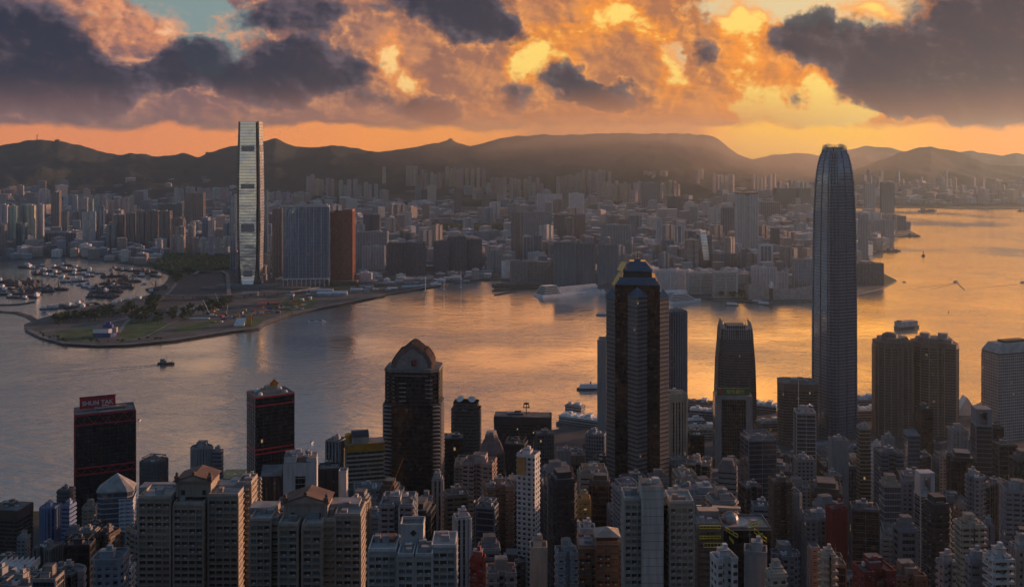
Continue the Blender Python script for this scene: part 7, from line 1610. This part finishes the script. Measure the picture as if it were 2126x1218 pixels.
rg = random.Random(5); G = 'boats moored in the typhoon shelter'
LB = {'derrick_barge': 'dark derrick barge in the shelter', 'lighter': 'cargo lighter in the shelter', 'fishing_boat': 'fishing boat in the shelter', 'launch': 'small white launch in the shelter'}
def cluster(pts, kinds, where):
    for px, py in pts:
        k = rg.choice(kinds); boat(k, px, py, rg.uniform(-.5, .35) + (pi if rg.random() < .4 else 0), LB[k] + ' ' + where, G, rg.uniform(1.0, 1.4))
cluster([(14, 586), (30, 588), (46, 586), (60, 590), (24, 594), (70, 584)], ['derrick_barge', 'lighter'], 'in the upper left raft')
cluster([(6, 604), (2, 612), (16, 600)], ['lighter', 'fishing_boat'], 'at the left edge')
cluster([(30, 618), (48, 620), (64, 617), (38, 611), (60, 610), (76, 612), (92, 606), (104, 603), (118, 602), (84, 600), (74, 604), (100, 597), (55, 603)], ['derrick_barge', 'lighter', 'derrick_barge', 'fishing_boat'], 'in the big raft by the inner breakwater')
cluster([(168, 593), (180, 597), (192, 600), (176, 590)], ['lighter', 'fishing_boat'], 'just left of the central raft')
cluster([(200, 617), (216, 618), (232, 615), (206, 608), (222, 607), (238, 606), (248, 598), (214, 599), (230, 598), (262, 586), (250, 590), (240, 589), (272, 585), (225, 590), (258, 598)], ['derrick_barge', 'lighter', 'derrick_barge'], 'in the central raft')
cluster([(75, 566), (86, 570), (98, 572), (110, 574), (92, 562), (72, 558), (52, 556), (60, 552), (104, 564), (118, 568), (84, 553), (130, 560), (144, 564), (120, 556), (140, 552), (160, 556), (176, 562), (190, 566), (206, 568), (170, 570), (186, 574), (150, 570)], ['derrick_barge', 'lighter', 'fishing_boat', 'fishing_boat'], 'in the far rows below the low glass block')
cluster([(214, 572), (228, 575), (244, 574), (260, 572), (276, 575), (290, 574), (306, 578), (296, 568), (282, 563), (264, 562), (246, 560), (230, 562), (310, 566), (322, 574)], ['lighter', 'fishing_boat', 'derrick_barge', 'launch'], 'in the far right rows')
cluster([(128, 580), (134, 578), (152, 580), (166, 578), (172, 584), (100, 576), (138, 586), (150, 585)], ['launch', 'fishing_boat', 'launch'], 'in the open middle water')
cluster([(96, 642), (108, 641), (122, 640), (134, 638)], ['lighter', 'fishing_boat'], 'left of the gap along the tree belt'); cluster([(156, 640), (166, 638), (176, 636), (186, 633)], ['lighter', 'fishing_boat'], 'right of the gap along the tree belt')
cluster([(198, 640), (210, 637), (220, 634), (232, 632), (252, 629), (262, 626), (272, 624), (285, 622)], ['launch', 'fishing_boat'], 'along the quay behind the tree belt'); cluster([(148, 591), (298, 591), (143, 639), (94, 652)], ['launch'], 'alone on open water'); cluster([(318, 606), (326, 602), (334, 596)], ['derrick_barge', 'fishing_boat'], 'at the end of the quay')
boat('tug', 345, 756, .02, 'dark tug steaming right with a long pale wake')
boat('car_barge', 1884, 681, .42, 'large dark covered vehicle barge behind the twin curved towers', None, 1.0, 'barge')
boat('buoy', 1917, 532, 0, 'dark mooring buoy alone on the golden water', None, 1.3, 'buoy')
boat('cargo_ship', 1853, 522, .1, 'dark ship moored at the short pier', None, .8, 'ship'); boat('cargo_ship', 1926, 439, .15, 'grey cargo ship below the far runway edge', None, 1.5, 'ship'); boat('cargo_ship', 2124, 439, 0, 'dark vessel cut by the right edge below the runway', None, .9, 'ship')
boat('cargo_ship', 1896, 491, 0, 'dark vessel tied up at the pier under the dark tower on the point', None, .8, 'ship')
boat('launch', 1985, 586, .3, 'small dark speedboat with a v shaped wake on the golden water', None, 1.1); boat('launch', 2124, 587, .2, 'small speedboat at the right edge with a trailing wake', None, 1.1); boat('launch', 1878, 586, 0, 'tiny boat off the dark rounded hotel block', None, .7)
boat('ferry', 1224, 808, .05, 'dark hulled ferry half hidden left of the tall pale blank slab', 'harbour ferries', 1.0, 'ferry'); boat('launch', 1969, 648, 1.2, 'tiny dark boat above the covered vehicle barge', None, .6)
boat('ferry', 1690, 660, 1.2, 'small ferry just left of the tallest skyscraper', 'harbour ferries', .5, 'ferry'); boat('ferry', 1250, 654, 0, 'small dark ferry left of the stepped dark skyscraper', 'harbour ferries', .7, 'ferry')
boat('ferry', 1520, 634, -.4, 'ferry at the pier below the cream cut corner hotel', 'harbour ferries', .8, 'ferry'); boat('ferry', 1586, 632, -.5, 'ferry tied up at the right end of the star pier', 'harbour ferries', .8, 'ferry'); boat('ferry', 1572, 628, -.5, 'second ferry inside the star pier', 'harbour ferries', .7, 'ferry')
boat('yacht', 1422, 628, .55, 'big white cruise vessel below the grey panelled hotel', None, 1.1, 'ship'); boat('yacht', 1378, 620, .5, 'white cruise vessel half hidden right of the stepped dark skyscraper', None, .9, 'ship')
boat('launch', 650, 668, .3, 'pale workboat at the right end of the peninsula', None, 1.2); boat('launch', 668, 668, -.2, 'second pale workboat by the terminal sheds', None, 1.2); boat('launch', 290, 872, 1.4, 'tiny dark sampan right of the sign topped tower', None, .5); boat('launch', 648, 918, 1.2, 'tiny dark sampan above the gold topped hotel', None, .5)
breakwater([(1530, 624), (1565, 626), (1600, 634)], 8, 'zigzag ferry pier on the far shore')
# wakes: low ridges of disturbed water
m, g = newmat('foam'); geo = g.node('ShaderNodeNewGeometry').outputs['Position']; nz = g.noise(geo, .25, 4, .6); finish(g, Base_Color=g.mix(g.ss(nz, .45, .65), (.06, .07, .08), (.60, .60, .60)), Roughness=.35, IOR=1.6)
def wake(px0, py0, px1, py1, w0, w1, lab):
    a, b = Vector(gp(px0, py0, 0)), Vector(gp(px1, py1, 0)); t = (b - a); n = Vector((-t.y, t.x)).normalized(); N = 60; mb = MB(); prev = None
    for k in range(N + 1):
        s = k / N; p = a + t * s; w = (w0 + (w1 - w0) * s) * (.7 + .5 * mnoise.noise(Vector((s * 14, px0, 0)))) * (1 - max(0, s - .8) * 4.9); j = n * (3 * mnoise.noise(Vector((s * 9, py0, 1)))) * s * 2
        cur = (p + j - n * w / 2, p + j, p + j + n * w / 2)
        if prev: mb.quad([(*prev[0], .012), (*cur[0], .012), (*cur[1], .4 * (1 - s) + .02), (*prev[1], .4 * (1 - s) + .02)]); mb.quad([(*prev[1], .4 * (1 - s) + .02), (*cur[1], .4 * (1 - s) + .02), (*cur[2], .012), (*prev[2], .012)])
        prev = cur
    tag(mb.build('wake', m), lab, None, None, 'stuff')
wake(331, 757, 60, 776, 9, 7, 'long pale wake of the tug'); wake(331, 759, -20, 800, 3, 5, 'outer wake ripple of the tug')
m, g = newmat('wake_shade'); finish(g, Base_Color=(.015, .02, .028, 1), Roughness=.4, IOR=1.5)
wake(1983, 588, 1856, 604, 6, 4, 'left arm of the v shaped wake'); wake(1988, 588, 2004, 604, 9, 8, 'right arm of the v shaped wake'); wake(1984, 588, 1930, 602, 5, 5, 'inner arm of the v shaped wake'); wake(2112, 590, 2006, 600, 6, 4, 'wake of the speedboat at the right edge')

# ------------------------------------------------------------------ piers and halls along the near waterfront
def hall(px, py, L, W, H, rot, col, mat, name, lab, cat='pier', rib=6, z=3.6):
    x, y = gp(px, py, z); root = empty(name, (x, y, z), lab, cat, None, rot); OCC.append((x, y, L * .4))
    mb = MB(); mb.box(0, 0, -6, L + 6, W + 6, 6.2); mb.build('deck', M['seawall'], root)
    mb = MB(); mb.box(0, 0, .2, L, W, H, 0, 0, 1); mb.build('wall', [M['office_strip'], M['roof']], root, None, col)
    mb = MB(); mb.box(0, 0, H + .2, L + 2, W + 2, .8)
    for k in range(rib): mb.box(-L / 2 + L * (k + .5) / rib, 0, H + 1, L / rib * .55, W * .8, 1.6, 0, 0)
    mb.build('roof', M[mat], root); mb = MB(); mb.box(L * .2, 0, H + 1, 8, W * .5, 5); mb.box(-L * .3, W * .1, H + 1, 5, 5, 4); mb.build('roof_hut', M['white'], root); return root
hall(1208, 878, 62, 22, 9, -.5, (.35, .36, .37), 'white', 'ferry_pier', 'white and dark ferry pier building on the waterfront left of the stepped dark skyscraper')
hall(1194, 862, 26, 14, 14, -.5, (.35, .36, .37), 'roof_pale', 'ferry_pier', 'taller white head of the ferry pier')
hall(1446, 846, 60, 20, 9, -.35, (.3, .3, .31), 'roof', 'ferry_pier', 'long grey pier with rows of roof lights left of the fin crowned tower')
hall(1470, 862, 50, 16, 8, -.3, (.4, .4, .4), 'white', 'ferry_pier', 'white roofed pier hall behind the green signed bank')
hall(1588, 850, 40, 22, 8, -.5, (.3, .33, .36), 'cyan_roof', 'ferry_pier', 'blue grey roofed pier right of the fin crowned tower')
hall(1796, 838, 40, 22, 9, .2, (.3, .34, .36), 'cyan_roof', 'ferry_pier', 'teal roofed pier between the tallest skyscraper and the twin curved towers')
hall(1800, 866, 44, 20, 12, .1, (.4, .4, .4), 'white', 'mall', 'white cluttered mall roof between the tallest skyscraper and the twin curved towers', 'mall')
hall(1600, 890, 34, 20, 10, .2, (.36, .3, .25), 'roof_pale', 'post_hall', 'low hall with a square pale roof between the bank and the brown banded tower', 'hall')
hall(1462, 905, 40, 22, 12, 0, (.42, .33, .26), 'wall_cream', 'city_hall', 'low hall with a warm cream roof left of the green signed bank', 'hall')
hall(1435, 880, 34, 10, 6, .1, (.4, .4, .4), 'white', 'footbridge', 'white covered footbridge left of the green signed bank', 'footbridge', 10)
x, y = gp(2003, 860, 3.6); root = empty('gabled_hall', (x, y, 3.6), 'white gabled hall above colourful round fairground tents by the water', 'hall')
mb = MB(); gable([(-12, 0), (-12, 6), (-9, 12), (0, 27), (4, 22), (12, 8), (12, 0)], 1.0, -8, 8, 0, mb, 0); mb.build('gabled_roof', M['white'], root)
for k, (dx, c) in enumerate(((-6, 'blue_paint'), (4, 'red'), (14, 'gold'))):
    r_ = empty('round_tent', (x + dx + 10, y - 26 - 4 * k, 3.6), ['blue', 'red', 'yellow'][k] + ' topped round tent at the foot of the white gabled hall', 'tent'); mb = MB(); mb.lathe([(6, 0), (6, 5)], 12); mb.build('tent_wall', M['boat_white'], r_); mb = MB(); mb.lathe([(7, 5), (3, 9), (0, 13)], 12); mb.build('tent_roof', M[c], r_)
# helipad-like green deck
x, y = gp(484, 985, 12); mb = MB(); mb.box(0, 0, 0, 26, 34, 1.2); mb.box(-8, 0, -12, 2, 2, 12); mb.box(8, 0, -12, 2, 2, 12); root = empty('waterfront_deck', (x, y, 12), 'flat grey green deck at the water beside the second red trimmed tower', 'deck'); mb.build('deck', M['roof_green'], root)
mb = MB(); mb.lathe([(5, 1.25), (4.2, 1.26)], 20, -2, 0); mb.build('ring_marking', M['yellow'], root)
# billboard behind the rounded block
x, y = xat(418, 1040), 1040; mb = MB(); mb.box(0, 0, 0, 19, 1.5, 15); mb.tube((-7, 0, -12), (-7, 0, 0), .5); mb.tube((7, 0, -12), (7, 0, 0), .5); tag(mb.build('billboard', M['metal_dark'], None, (x, y, zat(960, 1040))), 'dark upright billboard frame by the water', 'billboard')

# ------------------------------------------------------------------ in-between blocks of the near town
LIM = [(-40, 1120), (60, 1110), (150, 1075), (200, 1060), (290, 1010), (400, 1000), (520, 1000), (600, 985), (690, 985), (800, 985), (930, 960), (1010, 955), (1150, 925), (1240, 915), (1300, 930), (1430, 915), (1480, 935), (1600, 930), (1640, 925), (1800, 920), (1880, 905), (2000, 900), (2060, 930), (2200, 950)]
# where nearer fillers must not climb over landmark fronts
rg = random.Random(2024); PALN = [GRY, DGR, STL, BEI, DGR, BLK, BRN, DBR, STL, (.22, .21, .2), (.30, .28, .26), (.15, .16, .18)]
STN = ['res', 'res_w', 'res_p', 'black', 'strip', 'grid', 'balc', 'ribs', 'black', 'punch', 'glass']
CN = {GRY: 'grey', DGR: 'dark grey', STL: 'blue grey', BEI: 'beige', CRM: 'cream', WHT: 'white', BRN: 'brown', DBR: 'dark brown', BLK: 'black', PNK: 'pinkish', (.22, .21, .2): 'dull grey', (.30, .28, .26): 'weathered grey', (.15, .16, .18): 'slate grey'}
SN = {'res': 'narrow flats', 'res_w': 'wide windowed flats', 'res_p': 'ribbed flats', 'strip': 'banded office block', 'grid': 'gridded office block', 'balc': 'balconied flats', 'ribs': 'ribbed block', 'black': 'dark glass block', 'punch': 'plain flats', 'glass': 'grey glass block'}
CRN = {'flat': 'a cluttered flat roof', 'core': 'a raised roof core', 'steps': 'a stepped roof', 'frame': 'a roof pergola'}
landp = nearpoly; made = 0; tries = 0; used_l = {}
while made < 230 and tries < 14000:
    tries += 1; Y = 430 * (1380 / 430) ** rg.random(); px = rg.uniform(-30, 2150); X = xat(px, Y)
    if Y > 900 and not inside(X, Y + 14, landp): continue
    w = rg.uniform(13, 25) if Y < 900 else rg.uniform(18, 32)
    if blocked(X, Y + w * .4, w * .5, .5): continue
    base = ground_at(X, Y); cap_h = zat(interp(LIM, px) + max(0, (1000 - Y)) * .15 + rg.uniform(0, 50), Y) - base; h = min(rg.choice([34, 55, 75, 95, 115, 130]) * rg.uniform(.8, 1.2), cap_h)
    if h < 9: continue
    yt = HY + F * (CAMZ - base - h) / Y
    if yt > 1225: continue
    half = w * F / Y / 2
    if Y < 520 and yt < 1150: continue
    if px < 130 and Y < 690 and yt < 1200: continue
    col = rg.choice(PALN); st = rg.choice(STN); cr = rg.choice(['flat', 'flat', 'core', 'flat', 'steps', 'frame', 'core'])
    near = sorted((abs(px - r[0]) + .25 * abs(Y - r[2]) * .3, i) for i, r in enumerate(REFS) if r[2] < 2000)[0][1]; r_ = REFS[near]
    side = 'in front of' if Y < r_[2] - 30 and abs(px - r_[0]) < 45 else 'left of' if px < r_[0] - 10 else 'right of' if px > r_[0] + 10 else 'behind'
    lab = '%s %s with %s %s %s' % (CN[col], SN[st], CRN[cr], side, r_[3])
    if len(lab.split()) > 16: lab = '%s %s %s %s' % (CN[col], SN[st], side, r_[3])
    if len(lab.split()) > 16: lab = '%s %s %s' % (SN[st], side, r_[3])
    if lab in used_l or len(lab.split()) > 16: continue
    used_l[lab] = 1
    T('office_block' if st in ('strip', 'grid', 'black', 'glass') else 'apartment_block', px - half, px + half, yt, Y, rg.choice([-14, -8, 0, 0, 6, 12]), rg.uniform(.7, 1.2), rg.choice(['rect', 'rect', 'H', 'U', 'cham', 'plus']), st, col, lab, None, 'building', rg.choice([4, 5, 6, 7]) if Y < 800 else rg.choice([1, 2, 3]), cr, group='smaller blocks of the near town')
    made += 1
print('near fillers', made, tries)
# trees and streets between the near blocks
rg = random.Random(9); k = 0; t = 0
while k < 110 and t < 6000:
    t += 1; Y = rg.uniform(430, 1350); px = rg.uniform(-10, 2136); X = xat(px, Y)
    if blocked(X, Y, 3, 0) or (Y > 900 and not inside(X, Y, landp)): continue
    s = rg.uniform(.8, 1.5); r_ = REFS[min((abs(px - r[0]) + .1 * abs(Y - r[2]), i) for i, r in enumerate(REFS) if r[2] < 2000)[1]]
    tree(X, Y, ground_at(X, Y) - .4, s, 'dark street tree near ' + r_[3], 'street trees near ' + r_[3], rg); k += 1
